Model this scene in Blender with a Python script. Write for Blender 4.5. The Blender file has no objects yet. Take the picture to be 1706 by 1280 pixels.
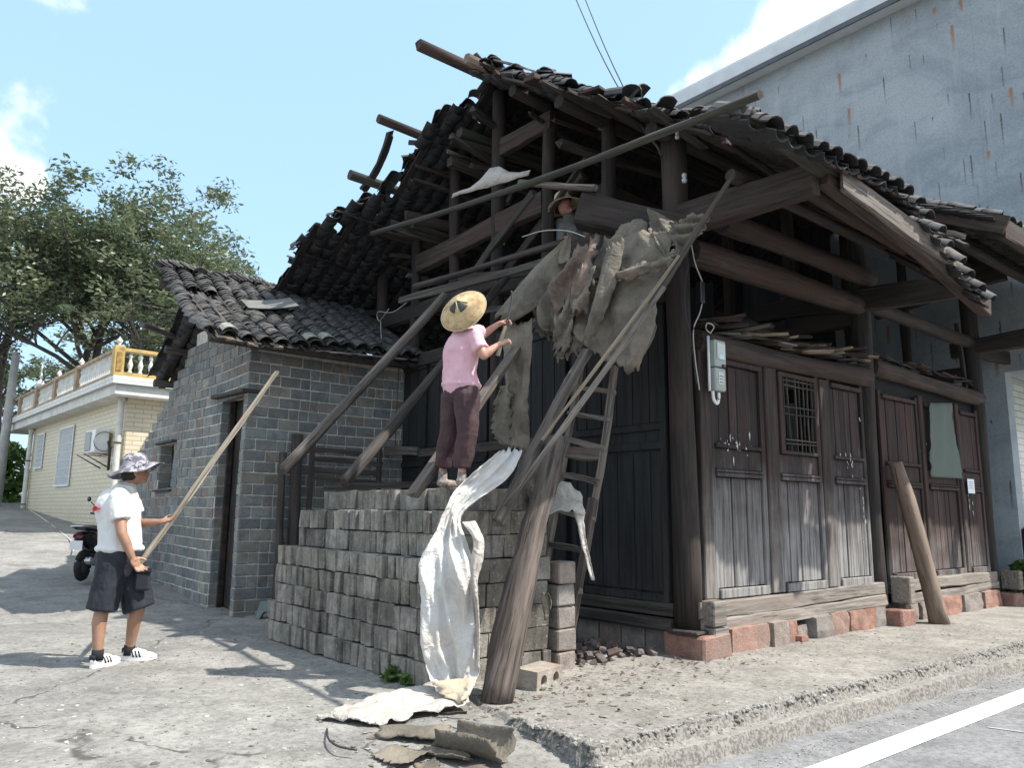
import bpy, bmesh, math, random
import numpy as np
from mathutils import Vector, Matrix, noise as mnoise, Euler
random.seed(7)
rnd = random.uniform
scene = bpy.context.scene
COL = scene.collection
PI = math.pi

# ---------------------------------------------------------------- camera, sky, sun, exposure
CAM = Vector((-6.03, -4.75, 1.3))
FWD = Vector((0.630, 0.7766, 0)).normalized()
RGT = Vector((0.7766, -0.630, 0)).normalized()
cam_d = bpy.data.cameras.new('camera')
cam = bpy.data.objects.new('camera', cam_d); COL.objects.link(cam); scene.camera = cam
cam_d.sensor_fit = 'HORIZONTAL'; cam_d.sensor_width = 36; cam_d.lens = 1290 / 1706 * 36
cam_d.clip_start = 0.05; cam_d.clip_end = 3000
th = math.atan(215 / 1290); rl = math.radians(0.6)
fc = FWD * math.cos(th) + Vector((0, 0, math.sin(th)))
uc = -FWD * math.sin(th) + Vector((0, 0, math.cos(th)))
rc = RGT * math.cos(rl) + uc * math.sin(rl); uc2 = uc * math.cos(rl) - RGT * math.sin(rl)
cm = Matrix.Identity(4)
for i in range(3):
    cm[i][0] = rc[i]; cm[i][1] = uc2[i]; cm[i][2] = -fc[i]; cm[i][3] = CAM[i]
cam.matrix_world = cm

SUN_EL = math.radians(56)
sh = (RGT * 0.97 - FWD * 0.24).normalized()
SUN = Vector((sh.x * math.cos(SUN_EL), sh.y * math.cos(SUN_EL), math.sin(SUN_EL)))
sl = bpy.data.lights.new('sun', 'SUN'); sl.energy = 5.0; sl.angle = math.radians(0.6); sl.color = (1, .95, .87)
so = bpy.data.objects.new('sun', sl); COL.objects.link(so); so.rotation_euler = SUN.to_track_quat('Z', 'Y').to_euler()
so.location = (5, -8, 20)
W = bpy.data.worlds.new('World'); scene.world = W; W.use_nodes = True
nt = W.node_tree; nt.nodes.clear()
def wn(t, **k):
    n = nt.nodes.new(t)
    for a, b in k.items(): setattr(n, a, b)
    return n
sky = wn('ShaderNodeTexSky', sky_type='NISHITA', sun_disc=False)
sky.sun_elevation = SUN_EL; sky.sun_rotation = math.atan2(SUN.x, SUN.y); sky.air_density = 1.0; sky.dust_density = 1.6; sky.ozone_density = 1.2
bg = wn('ShaderNodeBackground'); bg.inputs[1].default_value = 0.125
wo = wn('ShaderNodeOutputWorld')
tc = wn('ShaderNodeTexCoord')
nz = wn('ShaderNodeTexNoise'); nz.inputs['Scale'].default_value = 3.1; nz.inputs['Detail'].default_value = 7; nz.inputs['Roughness'].default_value = .55
nt.links.new(tc.outputs['Generated'], nz.inputs['Vector'])
# a cumulus bank round two directions; unseen clouds elsewhere added to whiten ambient light
def blob(d, r, amp):
    s = wn('ShaderNodeVectorMath', operation='DISTANCE'); s.inputs[1].default_value = d
    nt.links.new(tc.outputs['Generated'], s.inputs[0])
    m = wn('ShaderNodeMapRange'); m.interpolation_type = 'SMOOTHSTEP'
    m.inputs[1].default_value = 0; m.inputs[2].default_value = r; m.inputs[3].default_value = amp; m.inputs[4].default_value = 0
    nt.links.new(s.outputs['Value'], m.inputs[0]); return m
b1 = blob((0.741,0.413,0.529), .33, .46); b2 = blob((0.041,0.933,0.357), .07, .08)
b3 = blob((0.088,0.935,0.344), .035, .2)
b4 = blob((0.339,0.794,0.505), 1.0, -.26)  # clear patch round the view; the added fill clouds stay outside it
ad = wn('ShaderNodeMath', operation='ADD'); nt.links.new(b1.outputs[0], ad.inputs[0]); nt.links.new(b2.outputs[0], ad.inputs[1])
ad3 = wn('ShaderNodeMath', operation='ADD'); nt.links.new(ad.outputs[0], ad3.inputs[0]); nt.links.new(b3.outputs[0], ad3.inputs[1])
ad4 = wn('ShaderNodeMath', operation='ADD'); nt.links.new(ad3.outputs[0], ad4.inputs[0]); nt.links.new(b4.outputs[0], ad4.inputs[1])
ad2 = wn('ShaderNodeMath', operation='ADD'); cn = wn('ShaderNodeMath', operation='MULTIPLY_ADD'); cn.inputs[1].default_value = 1.9; cn.inputs[2].default_value = -.45; nt.links.new(nz.outputs['Fac'], cn.inputs[0]); nt.links.new(cn.outputs[0], ad2.inputs[0]); nt.links.new(ad4.outputs[0], ad2.inputs[1])
mr = wn('ShaderNodeMapRange'); mr.interpolation_type = 'SMOOTHSTEP'; mr.inputs[1].default_value = .45; mr.inputs[2].default_value = .60
nt.links.new(ad2.outputs[0], mr.inputs[0])
hz = wn('ShaderNodeMix', data_type='RGBA'); hz.inputs[0].default_value = .5
hz.inputs[7].default_value = (4.5, 7.1, 9.7, 1)
nt.links.new(sky.outputs[0], hz.inputs[6])
mx = wn('ShaderNodeMix', data_type='RGBA')
nt.links.new(mr.outputs[0], mx.inputs[0]); nt.links.new(hz.outputs[2], mx.inputs[6]); mx.inputs[7].default_value = (7.7, 7.8, 7.9, 1)
nt.links.new(mx.outputs[2], bg.inputs[0]); nt.links.new(bg.outputs[0], wo.inputs[0])
scene.view_settings.view_transform = 'Standard'; scene.view_settings.look = 'None'
scene.view_settings.exposure = 0.58; scene.view_settings.gamma = 1; scene.view_settings.use_curve_mapping = False
try: scene.cycles.max_bounces = 6
except Exception: pass

# ---------------------------------------------------------------- materials
def new_mat(name):
    m = bpy.data.materials.new(name); m.use_nodes = True
    n = m.node_tree; n.nodes.clear()
    o = n.nodes.new('ShaderNodeOutputMaterial'); b = n.nodes.new('ShaderNodeBsdfPrincipled')
    n.links.new(b.outputs[0], o.inputs[0]); return m, n, b
def rgba(c): return (c[0], c[1], c[2], 1)
def coords(n, kind, scale=(1, 1, 1), jitter=True):
    if kind == 'World':
        g = n.nodes.new('ShaderNodeNewGeometry'); src = g.outputs['Position']
    else:
        t = n.nodes.new('ShaderNodeTexCoord'); src = t.outputs['Object']
        if jitter:
            oi = n.nodes.new('ShaderNodeObjectInfo'); ml = n.nodes.new('ShaderNodeVectorMath'); ml.operation = 'SCALE'
            ml.inputs[0].default_value = (37, 23, 51); n.links.new(oi.outputs['Random'], ml.inputs['Scale'])
            a = n.nodes.new('ShaderNodeVectorMath'); n.links.new(src, a.inputs[0]); n.links.new(ml.outputs[0], a.inputs[1]); src = a.outputs[0]
    s = n.nodes.new('ShaderNodeVectorMath'); s.operation = 'MULTIPLY'; s.inputs[1].default_value = scale
    n.links.new(src, s.inputs[0]); return s.outputs[0]
def tex(n, vec, sc, det=5, rough=.6, dist=0):
    t = n.nodes.new('ShaderNodeTexNoise'); t.inputs['Scale'].default_value = sc; t.inputs['Detail'].default_value = det
    t.inputs['Roughness'].default_value = rough; t.inputs['Distortion'].default_value = dist
    n.links.new(vec, t.inputs['Vector']); return t.outputs['Fac']
def mapr(n, v, a, b, c=0, d=1):
    m = n.nodes.new('ShaderNodeMapRange'); m.interpolation_type = 'SMOOTHSTEP'
    for i, x in zip((1, 2, 3, 4), (a, b, c, d)): m.inputs[i].default_value = x
    n.links.new(v, m.inputs[0]); return m.outputs[0]
def mixc(n, f, a, b, mode='MIX'):
    m = n.nodes.new('ShaderNodeMix'); m.data_type = 'RGBA'; m.blend_type = mode
    for i, x in ((0, f), (6, a), (7, b)):
        if isinstance(x, (int, float)): m.inputs[i].default_value = x
        elif isinstance(x, tuple): m.inputs[i].default_value = rgba(x)
        else: n.links.new(x, m.inputs[i])
    return m.outputs[2]
def mth(n, op, a, b=0.0):
    m = n.nodes.new('ShaderNodeMath'); m.operation = op
    for i, x in ((0, a), (1, b)):
        if isinstance(x, (int, float)): m.inputs[i].default_value = x
        else: n.links.new(x, m.inputs[i])
    return m.outputs[0]
def bump(n, b, h, st=.4, d=.01):
    u = n.nodes.new('ShaderNodeBump'); u.inputs['Strength'].default_value = st; u.inputs['Distance'].default_value = d
    n.links.new(h, u.inputs['Height']); n.links.new(u.outputs[0], b.inputs['Normal'])
def rough_in(b, v): b.inputs['Roughness'].default_value = v
def oid(n, island=False):
    if island:
        g = n.nodes.new('ShaderNodeNewGeometry'); return g.outputs['Random Per Island']
    return n.nodes.new('ShaderNodeObjectInfo').outputs['Random']

def wood(name, dark, light, mid=None, grain=34, weather=None, rough=.85, world=False, bumpv=.5, vary=(.75, 1.2)):
    m, n, b = new_mat(name)
    v = coords(n, 'World' if world else 'Object')
    def sc(a, c):
        s = n.nodes.new('ShaderNodeVectorMath'); s.operation = 'MULTIPLY'; s.inputs[1].default_value = (c, c, a) if world else (a, c, c)
        n.links.new(v, s.inputs[0]); return s.outputs[0]
    g1 = tex(n, sc(1.3, grain), 1, 4, .65, .3); g2 = tex(n, sc(.7, 5), 1, 5, .6, .4); g3 = tex(n, sc(2.2, grain * 1.8), 1, 3, .6)
    c = mixc(n, mapr(n, g1, .32, .68), dark, light)
    if mid: c = mixc(n, mapr(n, g2, .45, .68), c, mid)
    r = mapr(n, oid(n), 0, 1, *vary)
    c2 = mixc(n, 1.0, c, mixc(n, r, (.0, .0, .0), (1, 1, 1)), 'MULTIPLY')
    crack = mapr(n, g3, .30, .38, .35, 1)
    c2 = mixc(n, 1.0, c2, mixc(n, crack, (0, 0, 0), (1, 1, 1)), 'MULTIPLY')
    if weather:                      # bleached, rain-washed lower boards
        g = n.nodes.new('ShaderNodeNewGeometry'); sx = n.nodes.new('ShaderNodeSeparateXYZ'); n.links.new(g.outputs['Position'], sx.inputs[0])
        blot = tex(n, coords(n, 'World'), 1.7, 5, .6)
        z = mth(n, 'ADD', sx.outputs[2], mth(n, 'MULTIPLY', blot, -1.6))
        w = mth(n, 'MULTIPLY', mapr(n, z, weather[0], weather[1], 1, 0), mapr(n, g1, .30, .62, .25, 1))
        c2 = mixc(n, w, c2, weather[2])
    n.links.new(c2, b.inputs['Base Color']); rough_in(b, rough)
    h = mth(n, 'ADD', g1, mth(n, 'MULTIPLY', crack, .8)); bump(n, b, h, bumpv, .012)
    return m
def plain(name, c, rough=.6, var=.25, sc=6, metal=0, bumpv=.15, c2=None, world=False, rand=0, jit=True, crumple=0):
    m, n, b = new_mat(name); v = coords(n, 'World' if world else 'Object', jitter=jit)
    t = tex(n, v, sc, 6, .65); t2 = tex(n, v, sc * 6, 4, .6)
    lo = c2 or tuple(x * (1 - var) for x in c)
    col = mixc(n, mapr(n, t, .35, .65), lo, c)
    if rand: col = mixc(n, 1.0, col, mixc(n, mapr(n, oid(n), 0, 1, 1 - rand, 1.0), (0, 0, 0), (1, 1, 1)), 'MULTIPLY')
    n.links.new(col, b.inputs['Base Color']); rough_in(b, rough); b.inputs['Metallic'].default_value = metal
    if crumple:                     # sharp creases: ridges of two noises
        c1_ = mth(n, 'ABSOLUTE', mth(n, 'SUBTRACT', tex(n, v, 5.5, 2, .5, .5), .5)); c2_ = mth(n, 'ABSOLUTE', mth(n, 'SUBTRACT', tex(n, v, 14, 2, .5, .8), .5))
        hh = mth(n, 'ADD', mth(n, 'MULTIPLY', mapr(n, c1_, 0, .12), -1.0), mth(n, 'MULTIPLY', mapr(n, c2_, 0, .10), -.45)); bump(n, b, mth(n, 'ADD', hh, mth(n, 'MULTIPLY', t2, .12)), crumple * .8, .02)
    elif bumpv: bump(n, b, mth(n, 'ADD', t, mth(n, 'MULTIPLY', t2, .5)), bumpv, .01)
    return m
def masonry(name, cols, sc=9, island=False, pit=.4, dirt=None, rough=.9, fine=60, under_shade=False, drip=False):
    """Random tone per piece among cols, blotches, pits; dirt = (colour, amount)."""
    m, n, b = new_mat(name); v = coords(n, 'World')
    r = n.nodes.new('ShaderNodeValToRGB'); r.color_ramp.interpolation = 'LINEAR'
    e = r.color_ramp.elements; k = len(cols)
    e[0].position = 0; e[0].color = rgba(cols[0]); e[1].position = 1; e[1].color = rgba(cols[-1])
    for i in range(1, k - 1):
        q = e.new(i / (k - 1)); q.color = rgba(cols[i])
    n.links.new(oid(n, island), r.inputs[0])
    t = tex(n, v, sc, 6, .7); f = tex(n, v, fine, 4, .7); bl = tex(n, v, 1.4, 4, .6)
    c = mixc(n, 1.0, r.outputs[0], mixc(n, mapr(n, t, .25, .75), (.62, .62, .62), (1.25, 1.25, 1.25)), 'MULTIPLY')
    c = mixc(n, 1.0, c, mixc(n, mapr(n, f, .3, .5), (.62, .62, .62), (1, 1, 1)), 'MULTIPLY')
    if dirt: c = mixc(n, mth(n, 'MULTIPLY', mapr(n, bl, .45, .65), dirt[1]), c, dirt[0])
    if drip:                     # dark rain runs and a greenish film
        dr = tex(n, coords(n, 'World', (9, 9, 1.6)), 1, 5, .7); c = mixc(n, mth(n, 'MULTIPLY', mapr(n, dr, .46, .66), .72), c, (.050, .044, .037))
        gr = tex(n, v, 2.3, 4, .6); c = mixc(n, mth(n, 'MULTIPLY', mapr(n, gr, .56, .70), .35), c, (.12, .13, .085))
        sp = tex(n, v, 38, 3, .6); c = mixc(n, mth(n, 'MULTIPLY', mapr(n, sp, .60, .68), .6), c, (.36, .34, .30))
    if under_shade:                     # shade painted into the clay tiles: downward faces go near-black
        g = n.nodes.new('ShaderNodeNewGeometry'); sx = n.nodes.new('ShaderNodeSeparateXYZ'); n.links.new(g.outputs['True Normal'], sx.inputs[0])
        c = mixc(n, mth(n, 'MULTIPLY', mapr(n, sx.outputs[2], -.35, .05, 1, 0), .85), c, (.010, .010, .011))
    n.links.new(c, b.inputs['Base Color']); rough_in(b, rough)
    bump(n, b, mth(n, 'ADD', t, mth(n, 'MULTIPLY', f, .7)), pit, .012)
    return m

M = {}
M['dark_wood'] = wood('dark_timber', (.009, .0075, .007), (.034, .026, .022), (.045, .033, .026))
M['post_wood'] = wood('post_timber', (.010, .008, .007), (.038, .028, .024), (.050, .032, .026))
M['brown_wood'] = wood('brown_timber', (.018, .012, .010), (.072, .050, .040), (.055, .028, .021), grain=26)
M['brown_wood_v'] = wood('brown_timber_upright', (.018, .012, .010), (.066, .045, .037), (.050, .026, .022), grain=26, world=True)
M['grey_wood'] = wood('grey_timber', (.05, .041, .034), (.23, .198, .17), (.12, .095, .077), grain=30, bumpv=.8)
M['greydark_wood'] = wood('grey_dark_timber', (.02, .0165, .0145), (.10, .085, .073), (.05, .041, .035), grain=30, bumpv=.8)
M['pale_wood'] = wood('pale_timber', (.20, .15, .10), (.42, .34, .25), (.30, .22, .15), grain=30, bumpv=.7)
M['moss_wood'] = wood('mossy_timber', (.016, .016, .013), (.062, .058, .045), (.045, .046, .031), grain=30)
M['pink_wood'] = wood('log_timber', (.025, .019, .016), (.15, .118, .10), (.08, .057, .047), grain=22, bumpv=1.0)
M['log_brown'] = wood('bare_log', (.10, .070, .052), (.27, .205, .155), (.19, .13, .10), grain=14, bumpv=.6)
M['panel_wood'] = wood('panel_boards', (.015, .010, .0095), (.060, .039, .035), (.048, .024, .022), grain=24, weather=(-.15, 1.25, (.27, .262, .255)), world=True, vary=(.55, 1.35))
M['panel_red'] = wood('red_brown_boards', (.016, .009, .008), (.075, .043, .036), (.062, .026, .022), grain=24, weather=(-.75, .55, (.22, .20, .19)), world=True, vary=(.55, 1.35))
M['stile_wood'] = wood('stile_boards', (.018, .012, .010), (.075, .052, .043), (.06, .034, .028), grain=20, weather=(-.3, 1.0, (.22, .20, .185)), world=True)
M['sill_wood'] = wood('sill_timber', (.12, .105, .09), (.32, .285, .25), (.24, .20, .17), grain=30)
M['gable_wood'] = wood('gable_boards', (.006, .007, .008), (.020, .021, .022), (.026, .026, .026), grain=26, weather=(-1.3, .35, (.06, .06, .06)), world=True)
M['ladder_wood'] = wood('ladder_timber', (.07, .06, .052), (.22, .19, .16), (.17, .13, .10), grain=40)
M['brick'] = masonry('grey_brick', [(0.118, 0.136, 0.142), (0.201, 0.212, 0.210), (0.260, 0.260, 0.242), (0.142, 0.159, 0.165), (0.307, 0.293, 0.254), (0.177, 0.189, 0.186), (0.218, 0.177, 0.153), (0.165, 0.186, 0.191), (0.277, 0.248, 0.195), (0.142, 0.153, 0.153), (0.212, 0.230, 0.230)], sc=11, dirt=((.14, .125, .105), .4))
M['brick_bulk'] = masonry('grey_brick_far', [(0.118, 0.136, 0.142), (0.201, 0.212, 0.210), (0.260, 0.260, 0.242), (0.142, 0.159, 0.165), (0.307, 0.293, 0.254), (0.177, 0.189, 0.186), (0.218, 0.177, 0.153), (0.165, 0.186, 0.191)], sc=11, island=True)
M['mortar'] = masonry('lime_mortar', [(.62, .59, .53), (.62, .59, .53)], sc=14, pit=.5)
M['block'] = masonry('concrete_block', [(0.177, 0.163, 0.142), (0.260, 0.242, 0.212), (0.342, 0.319, 0.281), (0.201, 0.183, 0.156), (0.289, 0.266, 0.227), (0.224, 0.206, 0.177), (0.378, 0.354, 0.313)], sc=13, pit=.9, dirt=((.065, .055, .045), .7), fine=70, drip=True)
M['core'] = plain('dark_joint', (.05, .047, .042), .95, .4, 8, world=True)
M['redstone'] = masonry('red_sandstone', [(.30, .155, .115), (.36, .20, .15), (.27, .15, .12)], sc=9, pit=1.0, dirt=((.22, .19, .165), .5))
M['greystone'] = masonry('rubble_stone', [(.30, .27, .24), (.25, .235, .215), (.34, .27, .23), (.22, .215, .20)], sc=8, pit=1.0, dirt=((.20, .15, .12), .4))
M['tile'] = masonry('roof_tile', [(.03, .03, .031), (.06, .059, .06), (.095, .092, .093), (.045, .044, .045), (.08, .077, .077), (.055, .055, .054), (.14, .13, .128)], sc=9, pit=.4, dirt=((.10, .10, .075), .3), rough=.8)
M['tile_old'] = None
M['tile_bulk'] = masonry('roof_tile_far', [(.03, .03, .031), (.06, .059, .06), (.095, .092, .093), (.045, .044, .045), (.08, .077, .077)], sc=9, pit=.4, island=True, rough=.8)
M['tile_shaded'] = masonry('shade_painted_tile', [(.04, .04, .041), (.075, .073, .073), (.11, .106, .106), (.055, .053, .053), (.14, .13, .125)], sc=9, pit=.4, dirt=((.09, .09, .07), .3), rough=.8, under_shade=True)
M['tile_shaded_bulk'] = masonry('shade_painted_tile_far', [(.04, .04, .041), (.075, .073, .073), (.11, .106, .106), (.055, .053, .053), (.09, .085, .082)], sc=9, pit=.4, island=True, rough=.8, under_shade=True)
M['tile_pale'] = plain('pale_tile', (.30, .30, .25), .8, .4, 9)
M['felt'] = plain('roofing_felt', (.20, .172, .135), .92, .45, 3.1, bumpv=.5, c2=(.105, .092, .072), world=True, crumple=.4)
M['felt_red'] = plain('roofing_felt_reddish', (.19, .14, .11), .92, .45, 5, bumpv=.5, world=True, crumple=.4)
M['sheet'] = plain('white_sheet', (.57, .565, .55), .85, .12, 3, bumpv=.25, c2=(.50, .46, .41), world=True, crumple=.42)
M['sheet_dirty'] = plain('dirty_sheet', (.44, .405, .365), .75, .3, 3, bumpv=.3, c2=(.34, .31, .275), world=True, crumple=.5)
M['steel'] = plain('steel', (.3, .3, .3), .4, .2, 20, metal=.7)
M['wire'] = plain('cable', (.03, .03, .032), .6, .1, 20)
M['wire_pale'] = plain('pale_cable', (.42, .40, .37), .6, .1, 20)
M['white'] = plain('white_plastic', (.75, .76, .75), .4, .06, 9, bumpv=.02)
M['black'] = plain('black_plastic', (.015, .015, .018), .3, .2, 9, bumpv=.02)
M['rust'] = plain('rust_iron', (.12, .06, .035), .8, .4, 30)
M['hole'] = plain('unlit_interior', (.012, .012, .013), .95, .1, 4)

# ---------------------------------------------------------------- object helpers
def link(o, parent=None):
    COL.objects.link(o)
    if parent is not None:
        o.parent = parent
        o.matrix_parent_inverse = WM[parent.name].inverted()
    WM[o.name] = o.matrix_basis.copy() if parent is None else o.matrix_basis.copy()
    return o
WM = {}      # world matrix of each object we made (matrix_basis is always given in world terms)
def tag(o, label=None, cat=None, group=None, kind=None):
    if label: o['label'] = label
    if cat: o['category'] = cat
    if group: o['group'] = group
    if kind: o['kind'] = kind
    return o
def empty(name, loc, label=None, cat=None, group=None, rotz=0):
    o = bpy.data.objects.new(name, None); o.empty_display_size = .2
    o.matrix_basis = Matrix.Translation(Vector(loc)) @ Matrix.Rotation(rotz, 4, 'Z')
    link(o); return tag(o, label, cat, group)
def mesh(name, verts, faces, mat=None, smooth=False):
    me = bpy.data.meshes.new(name); me.from_pydata([tuple(v) for v in verts], [], [tuple(f) for f in faces]); me.update()
    if mat: me.materials.append(mat)
    if smooth: me.polygons.foreach_set('use_smooth', [True] * len(me.polygons))
    return me
def put(name, me, parent=None, mat4=None):
    o = bpy.data.objects.new(name, me)
    if mat4 is not None: o.matrix_basis = mat4
    return link(o, parent)
def bm_mesh(name, bm, mat=None, smooth=False):
    bmesh.ops.recalc_face_normals(bm, faces=bm.faces)
    me = bpy.data.meshes.new(name); bm.to_mesh(me); bm.free()
    if mat: me.materials.append(mat)
    if smooth: me.polygons.foreach_set('use_smooth', [True] * len(me.polygons))
    return me
def frame(p0, p1, roll=0, up=(0, 0, 1)):
    p0 = Vector(p0); p1 = Vector(p1); x = (p1 - p0).normalized(); u = Vector(up)
    if abs(x.dot(u)) > .98: u = Vector((1, 0, 0)) if abs(x.x) < .9 else Vector((0, 1, 0))
    y = u.cross(x).normalized(); z = x.cross(y)
    m = Matrix.Identity(4)
    for i in range(3): m[i][0] = x[i]; m[i][1] = y[i]; m[i][2] = z[i]; m[i][3] = p0[i]
    return m @ Matrix.Rotation(roll, 4, 'X')
def timber_mesh(L, w, h, mat, rnd_sec=False, taper=1., bend=0, n=7, rough=.012, ragged=.0, seed=None, knots=0):
    R = random.Random(seed if seed is not None else random.random())
    if rnd_sec: sec = [(math.cos(a) * w / 2, math.sin(a) * h / 2) for a in [2 * PI * i / 10 for i in range(10)]]
    else:
        c = min(w, h) * .12; a, b = w / 2, h / 2
        sec = [(a, -b + c), (a, b - c), (a - c, b), (-a + c, b), (-a, b - c), (-a, -b + c), (-a + c, -b), (a - c, -b)]
    k = len(sec); V = []; F = []
    ph = R.uniform(0, 6); ph2 = R.uniform(0, 6)
    amp = [R.uniform(-1, 1) for _ in sec]
    for i in range(n + 1):
        t = i / n; s = 1 + (taper - 1) * t
        by = bend * math.sin(PI * t) + rough * .8 * math.sin(ph + t * 5); bz = rough * .8 * math.sin(ph2 + t * 4) + (-bend * .4) * math.sin(PI * t)
        sw = 1 + .06 * math.sin(ph + 7 * t)
        for j, (a, b) in enumerate(sec):
            e = 0
            if ragged and i in (0, n): e = R.uniform(-ragged, ragged)
            q = R.uniform(-rough, rough) * .35 + amp[j] * rough * .25
            V.append((L * t + e, a * s * sw + by + q * (1 if a > 0 else -1), b * s * sw + bz + q * (1 if b > 0 else -1)))
    for i in range(n):
        for j in range(k):
            a = i * k + j; b = i * k + (j + 1) % k; F.append((a, b, b + k, a + k))
    F.append(tuple(reversed(range(k)))); F.append(tuple(range(n * k, n * k + k)))
    return mesh('timber', V, F, mat, smooth=False)
def timber(name, p0, p1, w, h, mat, parent=None, **k):
    roll = k.pop('roll', 0)
    p0 = Vector(p0); p1 = Vector(p1); L = (p1 - p0).length
    me = timber_mesh(L, w, h, mat, **k)
    if k.get('rnd_sec'): me.polygons.foreach_set('use_smooth', [len(p.vertices) == 4 for p in me.polygons])
    me.name = name
    return put(name, me, parent, frame(p0, p1, roll))
def log(name, p0, p1, d, mat, parent=None, **k):
    k.setdefault('n', 9)
    return timber(name, p0, p1, d, d, mat, parent, rnd_sec=True, **k)
def box_mesh(sx, sy, sz, mat, bevel=.004, jit=0, seed=0, sub=0):
    R = random.Random(seed); bm = bmesh.new(); bmesh.ops.create_cube(bm, size=1)
    for v in bm.verts:
        v.co = Vector((v.co.x * sx, v.co.y * sy, v.co.z * sz))
        if jit: v.co += Vector((R.uniform(-jit, jit), R.uniform(-jit, jit), R.uniform(-jit, jit)))
    if bevel: bmesh.ops.bevel(bm, geom=list(bm.edges), offset=bevel, segments=1, affect='EDGES')
    return bm_mesh('box', bm, mat)
def box(name, c, s, mat, parent=None, bevel=.004, rot=0, jit=0, seed=0, rx=0, ry=0):
    me = box_mesh(*s, mat, bevel, jit, seed); me.name = name
    return put(name, me, parent, Matrix.Translation(Vector(c)) @ Matrix.Rotation(rot, 4, 'Z') @ Matrix.Rotation(rx, 4, 'X') @ Matrix.Rotation(ry, 4, 'Y'))
def stone_mesh(sx, sy, sz, mat, seed=0, amp=.12, cuts=3):
    bm = bmesh.new(); bmesh.ops.create_cube(bm, size=1)
    bmesh.ops.subdivide_edges(bm, edges=list(bm.edges), cuts=cuts, use_grid_fill=True)
    o = Vector((seed * 7.3, seed * 3.1, seed * 1.7))
    for v in bm.verts:
        p = v.co.copy(); q = p.normalized() * .62; p = p.lerp(q, .22)
        d = mnoise.noise(p * 2.2 + o) * amp + mnoise.noise(p * 6 + o) * amp * .4
        p = p * (1 + d); v.co = Vector((p.x * sx, p.y * sy, p.z * sz))
    return bm_mesh('stone', bm, mat)
def tube_mesh(pts, r, mat, k=6, name='tube'):
    pts = [Vector(p) for p in pts]; V = []; F = []; n = len(pts)
    rr = r if isinstance(r, (list, tuple)) else [r] * n
    ref = Vector((0, 0, 1))
    for i, p in enumerate(pts):
        t = (pts[min(i + 1, n - 1)] - pts[max(i - 1, 0)]).normalized()
        u = ref if abs(t.dot(ref)) < .95 else Vector((1, 0, 0))
        a = t.cross(u).normalized(); b = t.cross(a)
        for j in range(k):
            g = 2 * PI * j / k; V.append(p + a * math.cos(g) * rr[i] + b * math.sin(g) * rr[i])
    for i in range(n - 1):
        for j in range(k):
            a = i * k + j; b = i * k + (j + 1) % k; F.append((a, a + k, b + k, b))
    F.append(tuple(range(k))); F.append(tuple(reversed(range((n - 1) * k, n * k))))
    return mesh(name, V, F, mat, smooth=True)
def tube(name, pts, r, mat, parent=None, k=6): return put(name, tube_mesh(pts, r, mat, k, name), parent)
def catmull(pts, m=6):
    P = [Vector(p) for p in pts]; P = [P[0] * 2 - P[1]] + P + [P[-1] * 2 - P[-2]]; out = []
    for i in range(1, len(P) - 2):
        for j in range(m):
            t = j / m; a, b, c, d = P[i - 1], P[i], P[i + 1], P[i + 2]
            out.append(.5 * ((2 * b) + (c - a) * t + (2 * a - 5 * b + 4 * c - d) * t * t + (3 * b - a - 3 * c + d) * t ** 3))
    out.append(P[-2]); return out
def lathe_mesh(prof, mat, k=12, name='lathe'):
    V = []; F = []
    for r, z in prof:
        for j in range(k):
            a = 2 * PI * j / k; V.append((r * math.cos(a), r * math.sin(a), z))
    for i in range(len(prof) - 1):
        for j in range(k):
            a = i * k + j; b = i * k + (j + 1) % k; F.append((a, b, b + k, a + k))
    F.append(tuple(reversed(range(k)))); F.append(tuple(range((len(prof) - 1) * k, len(prof) * k)))
    return mesh(name, V, F, mat, smooth=True)
def join_np(name, parts, mat, smooth=False):
    """parts: list of (verts Nx3 array, faces list) -> one mesh"""
    V = []; F = []; o = 0
    for v, f in parts:
        V.append(v); F.extend([tuple(i + o for i in q) for q in f]); o += len(v)
    return mesh(name, np.concatenate(V).tolist(), F, mat, smooth)
def sheet_mesh(grid, mat, thick=.006, name='sheet', hole=None, smooth=True):
    """grid[i][j] of points -> closed sheet with thickness"""
    P = [[Vector(p) for p in row] for row in grid]; n1 = len(P); n2 = len(P[0]); V = []; N = []
    for i in range(n1):
        for j in range(n2):
            a = P[min(i + 1, n1 - 1)][j] - P[max(i - 1, 0)][j]; b = P[i][min(j + 1, n2 - 1)] - P[i][max(j - 1, 0)]
            c = a.cross(b); N.append(c.normalized() if c.length > 1e-9 else Vector((0, 0, 1))); V.append(P[i][j])
    k = len(V); V = V + [v - n * thick for v, n in zip(V, N)]; F = []
    q = lambda i, j: i * n2 + j
    for i in range(n1 - 1):
        for j in range(n2 - 1):
            F.append((q(i, j), q(i, j + 1), q(i + 1, j + 1), q(i + 1, j))); F.append((k + q(i, j), k + q(i + 1, j), k + q(i + 1, j + 1), k + q(i, j + 1)))
    for i in range(n1 - 1):
        for j in (0, n2 - 1): a, b = q(i, j), q(i + 1, j); F.append((a, b, b + k, a + k) if j == 0 else (b, a, a + k, b + k))
    for j in range(n2 - 1):
        for i in (0, n1 - 1): a, b = q(i, j), q(i, j + 1); F.append((b, a, a + k, b + k) if i == 0 else (a, b, b + k, a + k))
    return mesh(name, V, F, mat, smooth)
def lerp(a, b, t): return a + (b - a) * t
def interp(xs, ys, x): return float(np.interp(x, xs, ys))
def vn(p, s=1, o=0): return mnoise.noise(Vector(p) * s + Vector((o, o * .7, o * 1.3)))

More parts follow.
